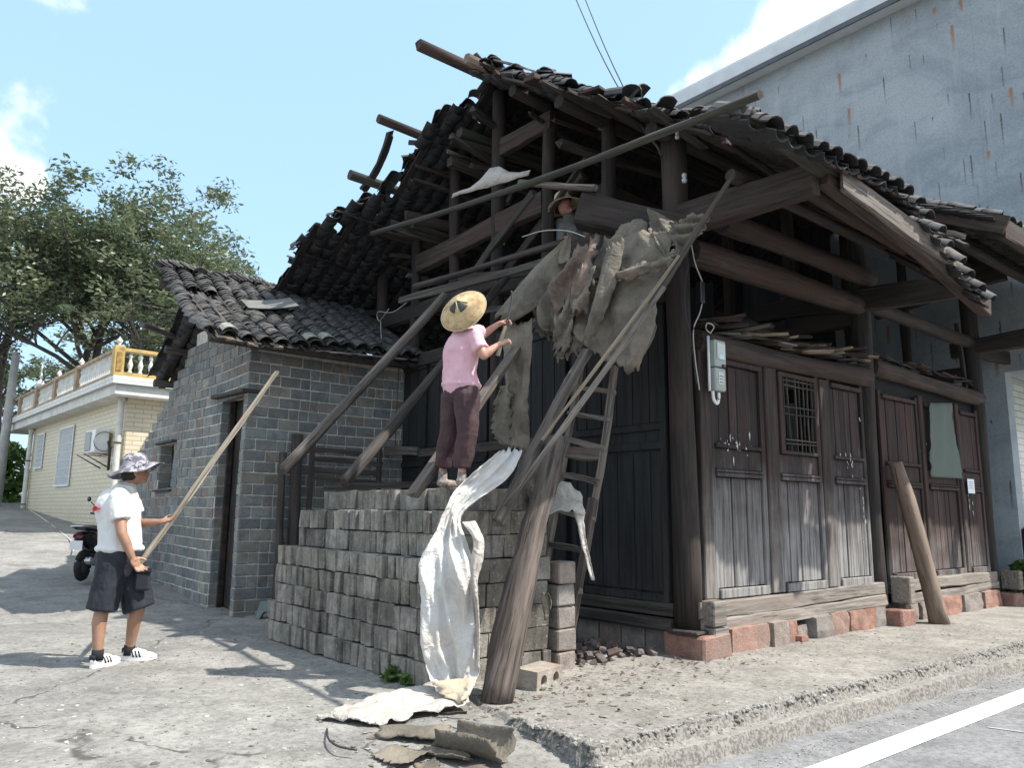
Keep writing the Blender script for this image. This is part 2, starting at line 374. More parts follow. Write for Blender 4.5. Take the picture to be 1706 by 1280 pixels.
# ================================================================ SETTING
def gz(x, y):
    """height of the yard"""
    z = .062 * max(0, y - 6) if y < 40 else .062 * 34
    e = min(1, max(0, (-.35 - y) / 1.3)); z -= .12 * e * e * (3 - 2 * e)
    z -= .16 * min(1, max(0, (-1.62 - y) / .12)) if x > -2.95 else .04 * min(1, max(0, (-1.7 - y) / .3))
    if x > 9.5: z -= 0
    return z - .012
def conc_mat(name, c1, c2, cracks=True, speck=True, dark=(.10, .095, .085), sc=1.0):
    m, n, b = new_mat(name); v = coords(n, 'World')
    a = tex(n, v, .55 * sc, 6, .6, .5); f = tex(n, v, 22, 6, .75); mid = tex(n, v, 3.2 * sc, 6, .7)
    c = mixc(n, mapr(n, a, .35, .65), c1, c2)
    c = mixc(n, 1.0, c, mixc(n, mapr(n, mid, .25, .7), (.70, .70, .69), (1.15, 1.15, 1.15)), 'MULTIPLY')
    c = mixc(n, 1.0, c, mixc(n, mapr(n, f, .3, .6), (.62, .61, .6), (1.1, 1.1, 1.1)), 'MULTIPLY')
    st = tex(n, v, 1.1, 4, .5, 1.0)
    c = mixc(n, mth(n, 'MULTIPLY', mapr(n, st, .56, .72), .55), c, dark)
    h = mth(n, 'ADD', mth(n, 'MULTIPLY', mid, .8), f)
    if speck:
        vo = n.nodes.new('ShaderNodeTexVoronoi'); vo.inputs['Scale'].default_value = 34; n.links.new(v, vo.inputs['Vector'])
        sp = mapr(n, vo.outputs['Distance'], .12, .22, 1, 0)
        hue = n.nodes.new('ShaderNodeSeparateColor'); n.links.new(vo.outputs['Color'], hue.inputs[0])
        sp2 = mth(n, 'MULTIPLY', sp, mapr(n, hue.outputs[0], .55, .6)); c = mixc(n, mth(n, 'MULTIPLY', sp2, .38), c, (.50, .48, .44))
        sp3 = mth(n, 'MULTIPLY', sp, mapr(n, hue.outputs[1], .7, .75)); c = mixc(n, mth(n, 'MULTIPLY', sp3, .6), c, (.07, .07, .065))
        h = mth(n, 'ADD', h, mth(n, 'MULTIPLY', sp, .5))
    if cracks:
        ns = n.nodes.new('ShaderNodeTexNoise'); ns.inputs['Scale'].default_value = 1.6; ns.inputs['Detail'].default_value = 6; n.links.new(v, ns.inputs['Vector'])
        w = n.nodes.new('ShaderNodeVectorMath'); w.operation = 'MULTIPLY_ADD'; n.links.new(ns.outputs['Color'], w.inputs[0]); w.inputs[1].default_value = (.9, .9, .0); n.links.new(v, w.inputs[2])
        vo = n.nodes.new('ShaderNodeTexVoronoi'); vo.feature = 'DISTANCE_TO_EDGE'; vo.inputs['Scale'].default_value = .27; n.links.new(w.outputs[0], vo.inputs['Vector'])
        k = mapr(n, vo.outputs['Distance'], .001, .006, 1, 0); k = mth(n, 'MULTIPLY', k, mapr(n, mid, .42, .55))
        c = mixc(n, mth(n, 'MULTIPLY', k, .85), c, (.045, .042, .038)); h = mth(n, 'ADD', h, mth(n, 'MULTIPLY', k, -1.5))
    if name == 'pavement_concrete':       # exposed aggregate on the broken kerb face
        g = n.nodes.new('ShaderNodeNewGeometry'); sx = n.nodes.new('ShaderNodeSeparateXYZ'); n.links.new(g.outputs['True Normal'], sx.inputs[0])
        c = mixc(n, mth(n, 'MULTIPLY', mapr(n, sx.outputs[2], .75, .97, 1, 0), .8), c, mixc(n, mapr(n, tex(n, v, 45, 3, .6), .4, .6), (.085, .08, .072), (.22, .205, .185)))
    n.links.new(c, b.inputs['Base Color']); rough_in(b, .92); bump(n, b, h, .55, .014); return m
M['yard'] = conc_mat('yard_concrete', (.20, .193, .18), (.27, .26, .24))
M['slab'] = conc_mat('pavement_concrete', (.225, .212, .193), (.29, .274, .25), cracks=False, dark=(.17, .16, .145))
M['road'] = conc_mat('road_surface', (.20, .20, .205), (.225, .225, .23), cracks=False, dark=(.16, .16, .16))
m, n, b = new_mat('road_paint'); v = coords(n, 'World'); t = tex(n, v, 30, 5, .75); t2 = tex(n, v, 3.5, 4, .6)
c = mixc(n, mapr(n, mth(n, 'ADD', t, mth(n, 'MULTIPLY', t2, .35)), .80, .90), (.78, .78, .77), (.38, .38, .375)); n.links.new(c, b.inputs['Base Color']); rough_in(b, .65); bump(n, b, t, .2, .004); M['paint'] = m

def grid_sheet(name, xs, ys, f, mat, smooth=True):
    V = []; F = []; ny = len(ys)
    for x in xs:
        for y in ys: V.append((x, y, f(x, y)))
    for i in range(len(xs) - 1):
        for j in range(ny - 1):
            a = i * ny + j; F.append((a, a + ny, a + ny + 1, a + 1))
    return mesh(name, V, F, mat, smooth)
xs = list(np.concatenate([np.arange(-400, -20, 40), np.arange(-20, -8, 1.5), np.arange(-8, 2, .11), np.arange(2, 12, .8), np.arange(12, 60, 8), np.arange(60, 420, 60)]))
ys = list(np.concatenate([np.arange(-60, -6, 9), np.arange(-6, -2.2, .5), np.arange(-2.2, 7, .11), np.arange(7, 22, .4), np.arange(22, 60, 5), np.arange(60, 500, 60)]))
def gf(x, y):
    z = gz(x, y)
    if abs(x) < 12 and y < 22: z += .018 * vn((x, y, 0), .9) + .008 * vn((x, y, 3), 3.5) + .004 * vn((x, y, 8), 11)
    if y < -2.4: z = min(z, -.30)
    return z
g = put('ground', grid_sheet('ground', xs, ys, gf, M['yard'])); tag(g, kind='structure')

# pavement slab with a crumbling kerb
def slab_h(x, y):
    ex = -2.74 - .10 * (-(y) - 1.2)                       # broken left end
    ey = -1.52 - .02 * x
    n1 = .03 * vn((x, y, 1), 2.3) + .018 * vn((x, y, 5), 9) + .010 * vn((x, y, 2), 25)
    dy = (ey + n1) - y; dx = (ex + n1 * 1.6) - x
    z = .012 + .006 * vn((x, y, 0), 1.3) + .0015 * vn((x, y, 4), 14)
    if dy > 0: z -= .085 * min(1, dy / .025) + .13 * min(1, max(0, (dy - .15 + n1 * .5) / .03))
    if dx > 0:
        k = min(1, max(0, (-y - .55) / .8)); z -= .26 * min(1, dx / .03) * k + .035 * (1 - k)
    z += .004 * vn((x, y, 9), 40) if (dy > -.02 or dx > -.05) else 0
    return max(z, -.3)
xs = list(np.concatenate([np.arange(-3.0, .8, .03), np.arange(.8, 4.5, .05), np.arange(4.5, 13, .12)]))
ys = list(np.concatenate([np.arange(-1.86, -1.3, .024), np.arange(-1.3, -.4, .05), np.arange(-.4, .75, .12)]))
tag(put('pavement', grid_sheet('pavement', xs, ys, slab_h, M['slab'])), kind='structure')
rx = list(np.arange(-30, 80, 2.0)); ry = list(np.linspace(-9.5, -1.60, 21))
tag(put('road', grid_sheet('road', rx, ry, lambda x, y: -.18 + .000, M['road'])), kind='structure')
# painted edge line and the short transverse mark
V = []; F = []
for i in range(120):
    x = -8 + i * .4; a = -2.055 + .006 * vn((x, 0, 0), 2) + .0 * x; b = -2.25 + .006 * vn((x, 5, 0), 2)
    V += [(x, a, -.175), (x, b, -.175)]
    if i: k = 2 * i; F.append((k - 2, k, k + 1, k - 1))
tag(put('road_marking', mesh('edge_line', V, F, M['paint'])), kind='structure')
M['paint_worn'] = plain('worn_paint', (.42, .42, .42), .7, .3, 20, world=True)
tag(put('road_marking', mesh('mark', [(.30, -2.36, -.175), (.33, -2.36, -.175), (.52, -2.95, -.175), (.48, -2.95, -.175)], [(0, 3, 2, 1)], M['paint_worn'])), kind='structure')

# a hill far behind so that the yard does not end in a line
def hill(x, y): return .5 + 9 * max(0, vn((x * .02, y * .02, 3)) + .45)
tag(put('hills', grid_sheet('hills', list(range(-420, 421, 30)), list(range(120, 520, 25)), lambda x, y: hill(x, y) * min(1, (y - 120) / 100) , plain('far_green', (.06, .085, .05), .9, .4, .05, world=True))), kind='structure')

# ================================================================ GREY BUILDING (right, behind)
m, n, b = new_mat('cement_render'); v = coords(n, 'World')
a = tex(n, v, .35, 6, .65, .6); c = mixc(n, mapr(n, a, .35, .65), (.25, .285, .31), (.37, .405, .425))
a2 = tex(n, coords(n, 'World', (1, .7, 2.2)), .9, 6, .6, .9); c = mixc(n, mth(n, 'MULTIPLY', mapr(n, a2, .5, .7), .5), c, (.20, .23, .265))
f = tex(n, v, 26, 5, .7); c = mixc(n, 1.0, c, mixc(n, mapr(n, f, .3, .6), (.85, .85, .85), (1.05, 1.05, 1.05)), 'MULTIPLY')
a3 = tex(n, coords(n, 'World', (1, 5, .35)), 1.0, 4, .6); c = mixc(n, mth(n, 'MULTIPLY', mapr(n, a3, .52, .75), .4), c, (.42, .46, .475))
def streak(sc_y, sc_z, col, keep, w, amt, off):
    global c
    vv = n.nodes.new('ShaderNodeVectorMath'); vv.operation = 'MULTIPLY_ADD'; vv.inputs[1].default_value = (0, sc_y, sc_z); vv.inputs[2].default_value = (0, off, off * 2)
    n.links.new(v, vv.inputs[0])
    vo = n.nodes.new('ShaderNodeTexVoronoi'); vo.inputs['Scale'].default_value = 1; n.links.new(vv.outputs[0], vo.inputs['Vector'])
    d = n.nodes.new('ShaderNodeVectorMath'); d.operation = 'SUBTRACT'; n.links.new(vv.outputs[0], d.inputs[0]); n.links.new(vo.outputs['Position'], d.inputs[1])
    s = n.nodes.new('ShaderNodeSeparateXYZ'); n.links.new(d.outputs[0], s.inputs[0])
    hc = n.nodes.new('ShaderNodeSeparateColor'); n.links.new(vo.outputs['Color'], hc.inputs[0])
    wob = mth(n, 'MULTIPLY', mth(n, 'SUBTRACT', f, .5), .05 * sc_y)
    x = mth(n, 'ABSOLUTE', mth(n, 'ADD', s.outputs[1], wob))
    g1 = mapr(n, x, w * sc_y * .3, w * sc_y, 1, 0)
    up = mapr(n, s.outputs[2], .0, .02 * sc_z, 1, 0); dn = mapr(n, mth(n, 'DIVIDE', s.outputs[2], mapr(n, hc.outputs[1], 0, 1, .35, 1.5)), -.55 * sc_z, -.05 * sc_z, 0, 1)
    k = mth(n, 'MULTIPLY', mth(n, 'MULTIPLY', g1, up), mth(n, 'MULTIPLY', dn, mapr(n, hc.outputs[0], keep, keep + .03)))
    c = mixc(n, mth(n, 'MULTIPLY', k, amt), c, col)
streak(1.4, .9, (.32, .15, .07), .58, .045, .85, 3.1)
streak(1.9, .8, (.05, .05, .048), .55, .02, .8, 9.4)
streak(2.6, 1.1, (.06, .058, .05), .5, .015, .7, 21.7)
streak(1.1, .7, (.34, .29, .20), .6, .06, .5, 5.5)
n.links.new(c, b.inputs['Base Color']); rough_in(b, .9); bump(n, b, mth(n, 'ADD', f, a2), .3, .02); M['render'] = m
M['fascia'] = plain('white_fascia', (.62, .65, .66), .6, .12, 2, world=True)
M['glaze'] = None
def course_mat(name, c1, c2, sy, sz, axis, mortar=.01, rough=.35, grime=(.3, .3, .25)):
    m, n, b = new_mat(name); v = coords(n, 'World')
    s = n.nodes.new('ShaderNodeSeparateXYZ'); n.links.new(v, s.inputs[0]); cb = n.nodes.new('ShaderNodeCombineXYZ')
    n.links.new(s.outputs[axis], cb.inputs[0]); n.links.new(s.outputs[2], cb.inputs[1])
    br = n.nodes.new('ShaderNodeTexBrick'); n.links.new(cb.outputs[0], br.inputs['Vector'])
    br.inputs['Color1'].default_value = rgba(c1); br.inputs['Color2'].default_value = rgba(c2); br.inputs['Mortar'].default_value = rgba(tuple(x * .62 for x in c1))
    br.inputs['Scale'].default_value = 1; br.inputs['Brick Width'].default_value = sy; br.inputs['Row Height'].default_value = sz; br.inputs['Mortar Size'].default_value = mortar
    t = tex(n, v, 1.3, 5, .6); c = mixc(n, mth(n, 'MULTIPLY', mapr(n, t, .5, .75), .4), br.outputs[0], grime)
    n.links.new(c, b.inputs['Base Color']); rough_in(b, rough); bump(n, b, br.outputs['Fac'], -.4, .01); return m
M['shoptile'] = course_mat('pale_wall_tile', (.50, .54, .47), (.58, .60, .53), .5, .125, 0, .012, .25)
M['creamtile'] = course_mat('cream_wall_tile', (.60, .53, .38), (.64, .57, .42), .40, .115, 1, .010, .45, (.42, .40, .32))
M['creamtile2'] = course_mat('cream_wall_tile_side', (.57, .50, .36), (.61, .54, .40), .40, .115, 0, .010, .45, (.40, .38, .30))

gb = empty('rendered_building', (9.0, 3, 0), 'tall building with blue-grey cement render streaked with rust behind the wooden house', 'building')
def slab3(name, x0, x1, y0, y1, z0, z1, mat, parent, bevel=.0):
    return box(name, ((x0 + x1) / 2, (y0 + y1) / 2, (z0 + z1) / 2), (abs(x1 - x0), abs(y1 - y0), abs(z1 - z0)), mat, parent, bevel)
slab3('wall', 8.8, 9.1, .08, 10.4, -.3, 11.33, M['render'], gb)
slab3('wall', 8.8, 20, -2.6, .078, 3.78, 11.33, M['render'], gb)
slab3('upper_wall', 9.101, 20, .0785, .6, 3.781, 11.33, M['render'], gb)
slab3('front_wall', 9.102, 20, .35, .6, 1.28, 3.779, M['shoptile'], gb)
slab3('plinth', 9.103, 20, .30, .6, -.3, 1.278, plain('plinth_white', (.6, .6, .57), .6, .2, 5), gb)
slab3('fascia', 8.45, 9.3, -2.9, 10.6, 11.335, 11.74, M['fascia'], gb)
slab3('fascia_trim', 8.41, 8.448, -2.9, 10.6, 11.29, 11.40, plain('dark_trim', (.10, .11, .12), .7), gb)
slab3('roof', 8.6, 20, -2.8, 10.5, 11.75, 11.9, M['fascia'], gb)
tm = lathe_mesh([(.16, 0), (.16, .55)], plain('blue_roof_tile', (.16, .18, .20), .7), 8)
for i in range(47):
    put('roof_tile', tm, gb, Matrix.Translation((8.75, -2.7 + i * .28, 11.80)) @ Matrix.Rotation(PI / 2, 4, 'Y') @ Matrix.Scale(.62, 4))

# ================================================================ CREAM HOUSE (left)
hp = Vector((-1.38, 16.26, 0)); a1 = Vector((-.05, 1, 0)).normalized(); a2v = Vector((1, .05, 0)).normalized()
HM = Matrix.Identity(4)
for i in range(3): HM[i][0] = a2v[i]; HM[i][1] = a1[i]; HM[i][3] = hp[i]
ch = empty('tiled_house', hp + Vector((4, 5, .6)), 'cream tiled flat-roofed house with a balustrade along its roof edge', 'house')
def hbox(name, x0, x1, y0, y1, z0, z1, mat, parent=ch, bevel=.0, cat=None):
    me = box_mesh(x1 - x0, y1 - y0, z1 - z0, mat, bevel); me.name = name
    return put(name, me, parent, HM @ Matrix.Translation(((x0 + x1) / 2, (y0 + y1) / 2, (z0 + z1) / 2)))
hbox('wall', 0, 8, 0, 10.9, .2, 4.1, M['creamtile'])
hbox('wall', .02, 8, -.02, -.001, .2, 4.1, M['creamtile2'])
hbox('plinth', -.03, 8.05, -.05, 10.95, 0, .86, plain('grey_plinth', (.22, .215, .20), .9, .2, 4))
M['offwhite'] = plain('offwhite_render', (.66, .66, .62), .8, .22, 3, world=True)
hbox('cornice', -.45, 8, -.5, 13.6, 4.06, 4.30, M['offwhite'])
hbox('cornice', -.55, 8, -.6, 13.7, 4.302, 4.50, course_mat('cornice_tile', (.62, .64, .60), (.68, .69, .66), .3, .10, 1, .01, .5), bevel=.01)
M['yellow'] = plain('ochre_paint', (.52, .36, .12), .6, .3, 6); M['rail_old'] = plain('weathered_rail', (.42, .31, .20), .75, .4, 5)
hbox('bottom_rail', -.52, -.36, -.56, 13.6, 4.502, 4.58, M['rail_old']); hbox('bottom_rail', -.355, 5, -.56, -.40, 4.502, 4.60, M['yellow'])
hbox('top_rail', -.54, -.34, -.58, 13.6, 5.10, 5.19, M['rail_old'], bevel=.01); hbox('top_rail', -.335, 5, -.58, -.38, 5.11, 5.20, M['yellow'], bevel=.01)
for y in (-.58, 3.0, 5.6, 8.2, 10.8): hbox('pier', -.56, -.32, y - .0, y + .24, 4.501, 5.24 if y < 0 else 5.21, M['yellow'] if y < 0 else M['rail_old'], bevel=.01)
hbox('scroll_panel', -.50, -.38, -.60, -.582, 4.62, 5.08, plain('scroll', (.40, .24, .06), .6, .5, 22))
bal = lathe_mesh([(.055, 0), (.055, .04), (.03, .07), (.06, .17), (.065, .22), (.035, .32), (.028, .36), (.045, .40), (.055, .44), (.03, .48), (.055, .50), (.055, .53)], M['offwhite'], 8)
for i in range(58):
    y = -.16 + i * .19
    if any(abs(y - (p + .12)) < .16 for p in (-.58, 3.0, 5.6, 8.2, 10.8)): continue
    put('baluster', bal, ch, HM @ Matrix.Translation((-.44, y, 4.578)))
for i in range(18): put('baluster', bal, ch, HM @ Matrix.Translation((-.16 + i * .24, -.48, 4.594)))
fin = lathe_mesh([(.02, 0), (.10, .02), (.03, .06), (.09, .14), (.10, .2), (.03, .3), (.01, .34)], M['offwhite'], 10)
put('finial', fin, ch, HM @ Matrix.Translation((-.44, -.46, 5.24)) @ Matrix.Scale(.7, 4))
fin2 = lathe_mesh([(.12, 0), (.14, .1), (.10, .2), (.03, .25), (.02, .8), (.0, .85)], M['offwhite'], 10)
put('finial', fin2, ch, HM @ Matrix.Translation((-.44, 8.3, 5.21)))
for y in (3.1, 5.7): put('finial', fin, ch, HM @ Matrix.Translation((-.44, y, 5.21)) @ Matrix.Scale(.7, 4))
M['pipe'] = plain('pvc_pipe', (.62, .61, .56), .4, .2, 4)
for y, nm in ((.10, 0), (10.7, 0)):
    pm = HM @ Matrix.Translation((-.12, y, 0))
    dp = tube('drainpipe', [pm @ Vector((0, 0, z)) for z in (.6, 1.5, 2.6, 3.9, 4.06)], [.075, .075, .075, .075, .11], M['pipe'], ch, 10)
    for z in (1.4, 2.9): put('pipe_clip', tube_mesh([pm @ Vector((0, 0, z)), pm @ Vector((0, 0, z + .04))], .085, M['rust'], 10), dp)
def hwin(y0, y1, z0, z1):
    w = hbox('window', -.02, .02, y0, y1, z0, z1, plain('window_blue', (.30, .36, .40), .25, .1, 3))
    hbox('window_frame', -.05, -.021, y0 - .05, y0, z0, z1, M['white'], w); hbox('window_frame', -.05, -.021, y1, y1 + .05, z0, z1, M['white'], w)
    hbox('window_frame', -.05, -.022, y0 - .05, y1 + .05, z1, z1 + .05, M['white'], w); hbox('window_sill', -.07, -.022, y0 - .07, y1 + .07, z0 - .05, z0, M['white'], w)
    k = int((y1 - y0) / .13)
    for i in range(1, k): hbox('window_bar', -.055, -.04, y0 + i * (y1 - y0) / k - .008, y0 + i * (y1 - y0) / k + .008, z0, z1, M['white'], w)
    for i in range(1, 7): hbox('window_bar', -.04, -.025, y0, y1, z0 + i * (z1 - z0) / 7 - .008, z0 + i * (z1 - z0) / 7 + .008, M['white'], w)
hwin(5.1, 6.75, 2.0, 3.72); hwin(9.0, 10.0, 2.65, 3.75)
# bracket under the side cornice
tube('bracket', [HM @ Vector((.9, -.1, 4.0)), HM @ Vector((.9, -.1, 3.55)), HM @ Vector((1.5, -.1, 3.55)), HM @ Vector((1.5, -.1, 3.95))], .02, M['rust'], ch)
# air conditioner outdoor unit hung on the facade
ac = empty('air_conditioner', HM @ Vector((-.3, 1.5, 2.7)), 'white outdoor air conditioner unit on a bracket high on the cream wall', 'air conditioner')
hbox('housing', -.42, -.08, 1.05, 1.95, 2.72, 3.32, M['white'], ac, .02)
hbox('fan_grille', -.44, -.425, 1.38, 1.88, 2.78, 3.26, plain('grille', (.35, .36, .38), .5, .3, 30), ac, .02)
put('fan', tube_mesh([HM @ Vector((-.2 + .25 * math.cos(a), 1.0, 3.0 + .25 * math.sin(a))) for a in [i * PI / 6 for i in range(13)]], .01, M['black']), ac)
for y in (1.15, 1.85):
    tube('bracket', [HM @ Vector((-.02, y, 2.68)), HM @ Vector((-.62, y, 2.68)), HM @ Vector((-.02, y, 2.35))], .02, M['greydark_wood'], ac)
tube('hose', catmull([HM @ Vector((-.1, 1.0, 3.0)), HM @ Vector((-.12, .75, 2.75)), HM @ Vector((-.1, .8, 2.3)), HM @ Vector((-.05, 1.0, 2.4))]), .035, M['black'], ac)
a2 = empty('air_conditioner', HM @ Vector((1.1, -.3, 2.6)), 'white outdoor unit on the shaded end wall of the cream house', 'air conditioner')
hbox('housing', .55, 1.5, -.42, -.08, 2.55, 3.25, M['white'], a2, .02); hbox('grille', .6, 1.1, -.44, -.425, 2.62, 3.18, M['black'], a2, .01)
hbox('bracket', .55, 1.5, -.40, -.02, 2.46, 2.54, M['black'], a2, 0)
# white hose lying over the yard from the house to the scooter
tag(tube('hose', catmull([(-1.9, 26.8, 1.27), (-2.1, 22, .98), (-2.3, 18, .72), (-2.6, 14.5, .56), (-2.95, 12.4, .47), (-3.1, 11, .45)], 8), .014, M['pipe']), 'thin white hose running from the far drainpipe to the scooter', 'hose')
# boundary wall far left and the concrete pole
tag(tube('utility_pole', [(-2.7, 28.2, 1), (-2.62, 28.2, 6.9)], [.18, .13], plain('pole_concrete', (.42, .41, .39), .8, .2, 4), None, 10), 'pale concrete utility pole at the left edge beside the cream house', 'pole')

# ================================================================ GREY BRICK SHED
random.seed(11)
shed = empty('brick_shed', (-2.4, 6, 0), 'old grey brick shed with dark doorway and sagging tiled roof beside the wooden house', 'shed')
SX0, SY0 = -2.40, 5.22
def top_left(y): return interp([5.0, 7.0, 7.6, 8.3, 8.8, 9.5, 10.3, 11.3, 11.9], [3.52, 4.35, 4.05, 3.55, 3.25, 2.85, 2.45, 2.1, 1.9], y)
def top_right(x): return 3.50
# cores (mortar) a few millimetres behind the brick faces, with the door and window left open
def quadbox(x0, x1, y0, y1, z0, z1): return [(x0, y0, z0), (x1, y0, z0), (x1, y1, z0), (x0, y1, z0), (x0, y0, z1), (x1, y0, z1), (x1, y1, z1), (x0, y1, z1)]
BF = [(0, 3, 2, 1), (4, 5, 6, 7), (0, 1, 5, 4), (1, 2, 6, 5), (2, 3, 7, 6), (3, 0, 4, 7)]
def core_wall(segs, name, mat, parent):
    parts = [(np.array(s), BF) for s in segs]; return put(name, join_np(name, parts, mat), parent)
DOOR = (5.36, 6.22, -.2, 2.83); WIN = (8.32, 9.12, 1.62, 2.36)
segs = []; cx = SX0 + .012
ys_ = [5.24, 5.36, 6.22, 6.8, 7.2, 7.6, 8.0, 8.32, 8.8, 9.12, 9.6, 10.1, 10.6, 11.1, 11.6]
for a, b_ in zip(ys_[:-1], ys_[1:]):
    t = min(top_left(a), top_left(b_)) - .03; mid_ = (a + b_) / 2
    spans = [(-.3, t)]
    if DOOR[0] <= mid_ <= DOOR[1]: spans = [(2.83, t)]
    if WIN[0] <= mid_ <= WIN[1]: spans = [(-.3, 1.62), (2.36, t)]
    for z0, z1 in spans: segs.append(quadbox(cx, cx + .26, a, b_, z0, z1))
core_wall(segs, 'wall_core', M['mortar'], shed)
core_wall([quadbox(SX0 + .29, -.02, SY0 + .012, SY0 + .28, -.3, 3.47), quadbox(SX0 + .03, SX0 + .288, SY0 + .012, SY0 + .13, -.3, 3.47)], 'wall_core', M['mortar'], shed)
# bricks
CH = .146; bricks = []
def add_b(face, u0, u1, z0, z1, R):
    bricks.append((face, u0, u1, z0, z1))
Rb = random.Random(3)
for face, ua, ub in (('L', 5.22, 11.7), ('R', SX0, -.02)):
    for k in range(27):
        z0 = -.12 + k * CH; u = ua - (Rb.choice([0, .13, .07]) if face == 'L' else 0) * 0
        first = True
        while u < ub - .03:
            w = Rb.choice([.29, .29, .30, .28, .135, .135, .30]) if k % 3 else Rb.choice([.29, .14, .30, .14])
            if first: w = .29 if (k % 2) == (face == 'L') else .15
            first = False
            v = min(u + w, ub); c = (u + v) / 2; top = top_left(c) if face == 'L' else top_right(c)
            if top > z0 + CH * .8:
                if face == 'L':
                    for (y0, y1, a, b_) in (DOOR, WIN):
                        if a - .05 < z0 + CH / 2 < b_ and y0 < v and u < y1:
                            if u < y0: v2 = y0; (add_b(face, u, v2, z0, z0 + CH, Rb) if v2 - u > .06 else None)
                            if v > y1 and v - y1 > .06: add_b(face, y1, v, z0, z0 + CH, Rb)
                            break
                    else: add_b(face, u, v, z0, z0 + CH, Rb)
                else: add_b(face, u, v, z0, z0 + CH, Rb)
            u = v
bm_cache = {}
def brick_mesh(w, mat):
    key = (round(w, 2), mat.name)
    if key not in bm_cache:
        me = box_mesh(w - .015, .10, CH - .017, mat, .005, .0025, seed=len(bm_cache)); me.name = 'brick'; bm_cache[key] = me
    return bm_cache[key]
def brick_M(f, u0, u1, z0, z1, R):
    c = (u0 + u1) / 2; z = (z0 + z1) / 2; d = R.uniform(-.004, .004); wav = .004 * math.sin(c * 1.9 + z) + .01 * math.sin(z * 3)
    sag = .012 * math.sin(c * 1.7)
    if f == 'L': m = Matrix.Translation((SX0 + .05 + d + wav * .5, c, z + sag)) @ Matrix.Rotation(PI / 2 + R.uniform(-.01, .01), 4, 'Z')
    else: m = Matrix.Translation((c, SY0 + .05 + d, z + sag)) @ Matrix.Rotation(R.uniform(-.008, .008), 4, 'Z')
    return m @ Matrix.Rotation(R.uniform(-.008, .008), 4, 'Y')
def bdist(b_):
    c = (b_[1] + b_[2]) / 2; z = (b_[3] + b_[4]) / 2
    p = Vector((SX0, c, z)) if b_[0] == 'L' else Vector((c, SY0, z)); return (p - CAM).length
def area(b_): return (b_[2] - b_[1]) * (.5 if b_[0] == 'L' else 1) / bdist(b_) ** 2
vis = [b_ for b_ in bricks if not (b_[0] == 'R' and b_[3] < 1.3 and (b_[1] > -1.9))]
vis.sort(key=area, reverse=True); near = set(map(tuple, vis[:300]))
Rb = random.Random(5); bulk = []
for b_ in bricks:
    m_ = brick_M(*b_, Rb); w = b_[2] - b_[1]
    if tuple(b_) in near: put('brick', brick_mesh(w, M['brick']), shed, m_)
    else:
        v_ = np.array([tuple(m_ @ Vector(q)) for q in quadbox(-w / 2 + .0065, w / 2 - .0065, -.05, .05, -CH / 2 + .007, CH / 2 - .007)]); bulk.append((v_, BF))
# ragged broken bricks stepping down the ruined edge
tag(put('bricks', join_np('bricks', bulk, M['brick_bulk']), shed), kind='stuff')
# brick returns lining the door and window jambs
for yj, z0, z1, sg_ in ((DOOR[0], -.12, 2.8, -1), (DOOR[1], -.12, 2.8, 1), (WIN[0], 1.62, 2.34, -1), (WIN[1], 1.62, 2.34, 1)):
    z = z0
    while z < z1 - .05:
        box('brick', (SX0 + .142, yj - sg_ * .004, z + CH / 2), (.262, .03, CH - .017), M['brick'], shed, .004); z += CH
# doorway: lintel, frame, inner dark boards, threshold
box('lintel', (-2.36, 5.80, 2.86), (.26, 1.25, .05), M['greydark_wood'], shed, .008, rx=.03)
box('lintel', (-2.37, 8.72, 2.385), (.2, 1.0, .035), M['greydark_wood'], shed, .005)
box('window_sill', (-2.37, 8.72, 1.60), (.16, .96, .03), M['brown_wood'], shed, .005)
df = box('door', (-2.13, 5.80, 1.30), (.04, .80, 3.0), M['dark_wood'], shed, .003)
for i in range(5): box('board', (-2.185, 5.45 + i * .175, 1.33), (.018, .16, 2.98), M['dark_wood'], df, .004)
for y in (5.41, 6.17): box('door_frame', (-2.25, y, 1.3), (.07, .05, 3.02), M['post_wood'], shed, .004)
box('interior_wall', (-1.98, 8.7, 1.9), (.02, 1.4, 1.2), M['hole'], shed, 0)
for i in range(3): timber('window_post', (-2.25, 8.5 + i * .2, 1.62), (-2.25, 8.5 + i * .2, 2.36), .03, .03, M['dark_wood'], shed)

# ---- tiled roofs --------------------------------------------------------------------------
def tile_mesh(w, L, h, t, mat, seg=5, seed=0, flip=False):
    """curved clay tile: length along local x, arching up in z (cover) or down (pan)"""
    V = []; F = []; R = random.Random(seed)
    for xi in (0, 1):
        x = xi * L; tw = 1 - .06 * xi
        for lay in (0, 1):
            for j in range(seg + 1):
                a = PI * (.12 + .76 * j / seg); y = -math.cos(a) * w / 2 * tw / math.cos(PI * .12); z = (math.sin(a) - math.sin(PI * .12)) / (1 - math.sin(PI * .12)) * h
                if flip: z = -z
                V.append((x + R.uniform(-.004, .004), y, z + (t if lay else 0)))
    s = seg + 1
    def q(xi, lay, j): return xi * 2 * s + lay * s + j
    for j in range(seg):
        F.append((q(0, 1, j), q(1, 1, j), q(1, 1, j + 1), q(0, 1, j + 1))); F.append((q(0, 0, j + 1), q(1, 0, j + 1), q(1, 0, j), q(0, 0, j)))
        F.append((q(0, 0, j), q(0, 1, j), q(0, 1, j + 1), q(0, 0, j + 1))); F.append((q(1, 0, j + 1), q(1, 1, j + 1), q(1, 1, j), q(1, 0, j)))
    F.append((q(0, 0, 0), q(1, 0, 0), q(1, 1, 0), q(0, 1, 0))); F.append((q(0, 1, seg), q(1, 1, seg), q(1, 0, seg), q(0, 0, seg)))
    return mesh('roof_tile', V, F, mat)
cov = [tile_mesh(.205, .20, .062, .012, M['tile'], seed=i) for i in range(3)]
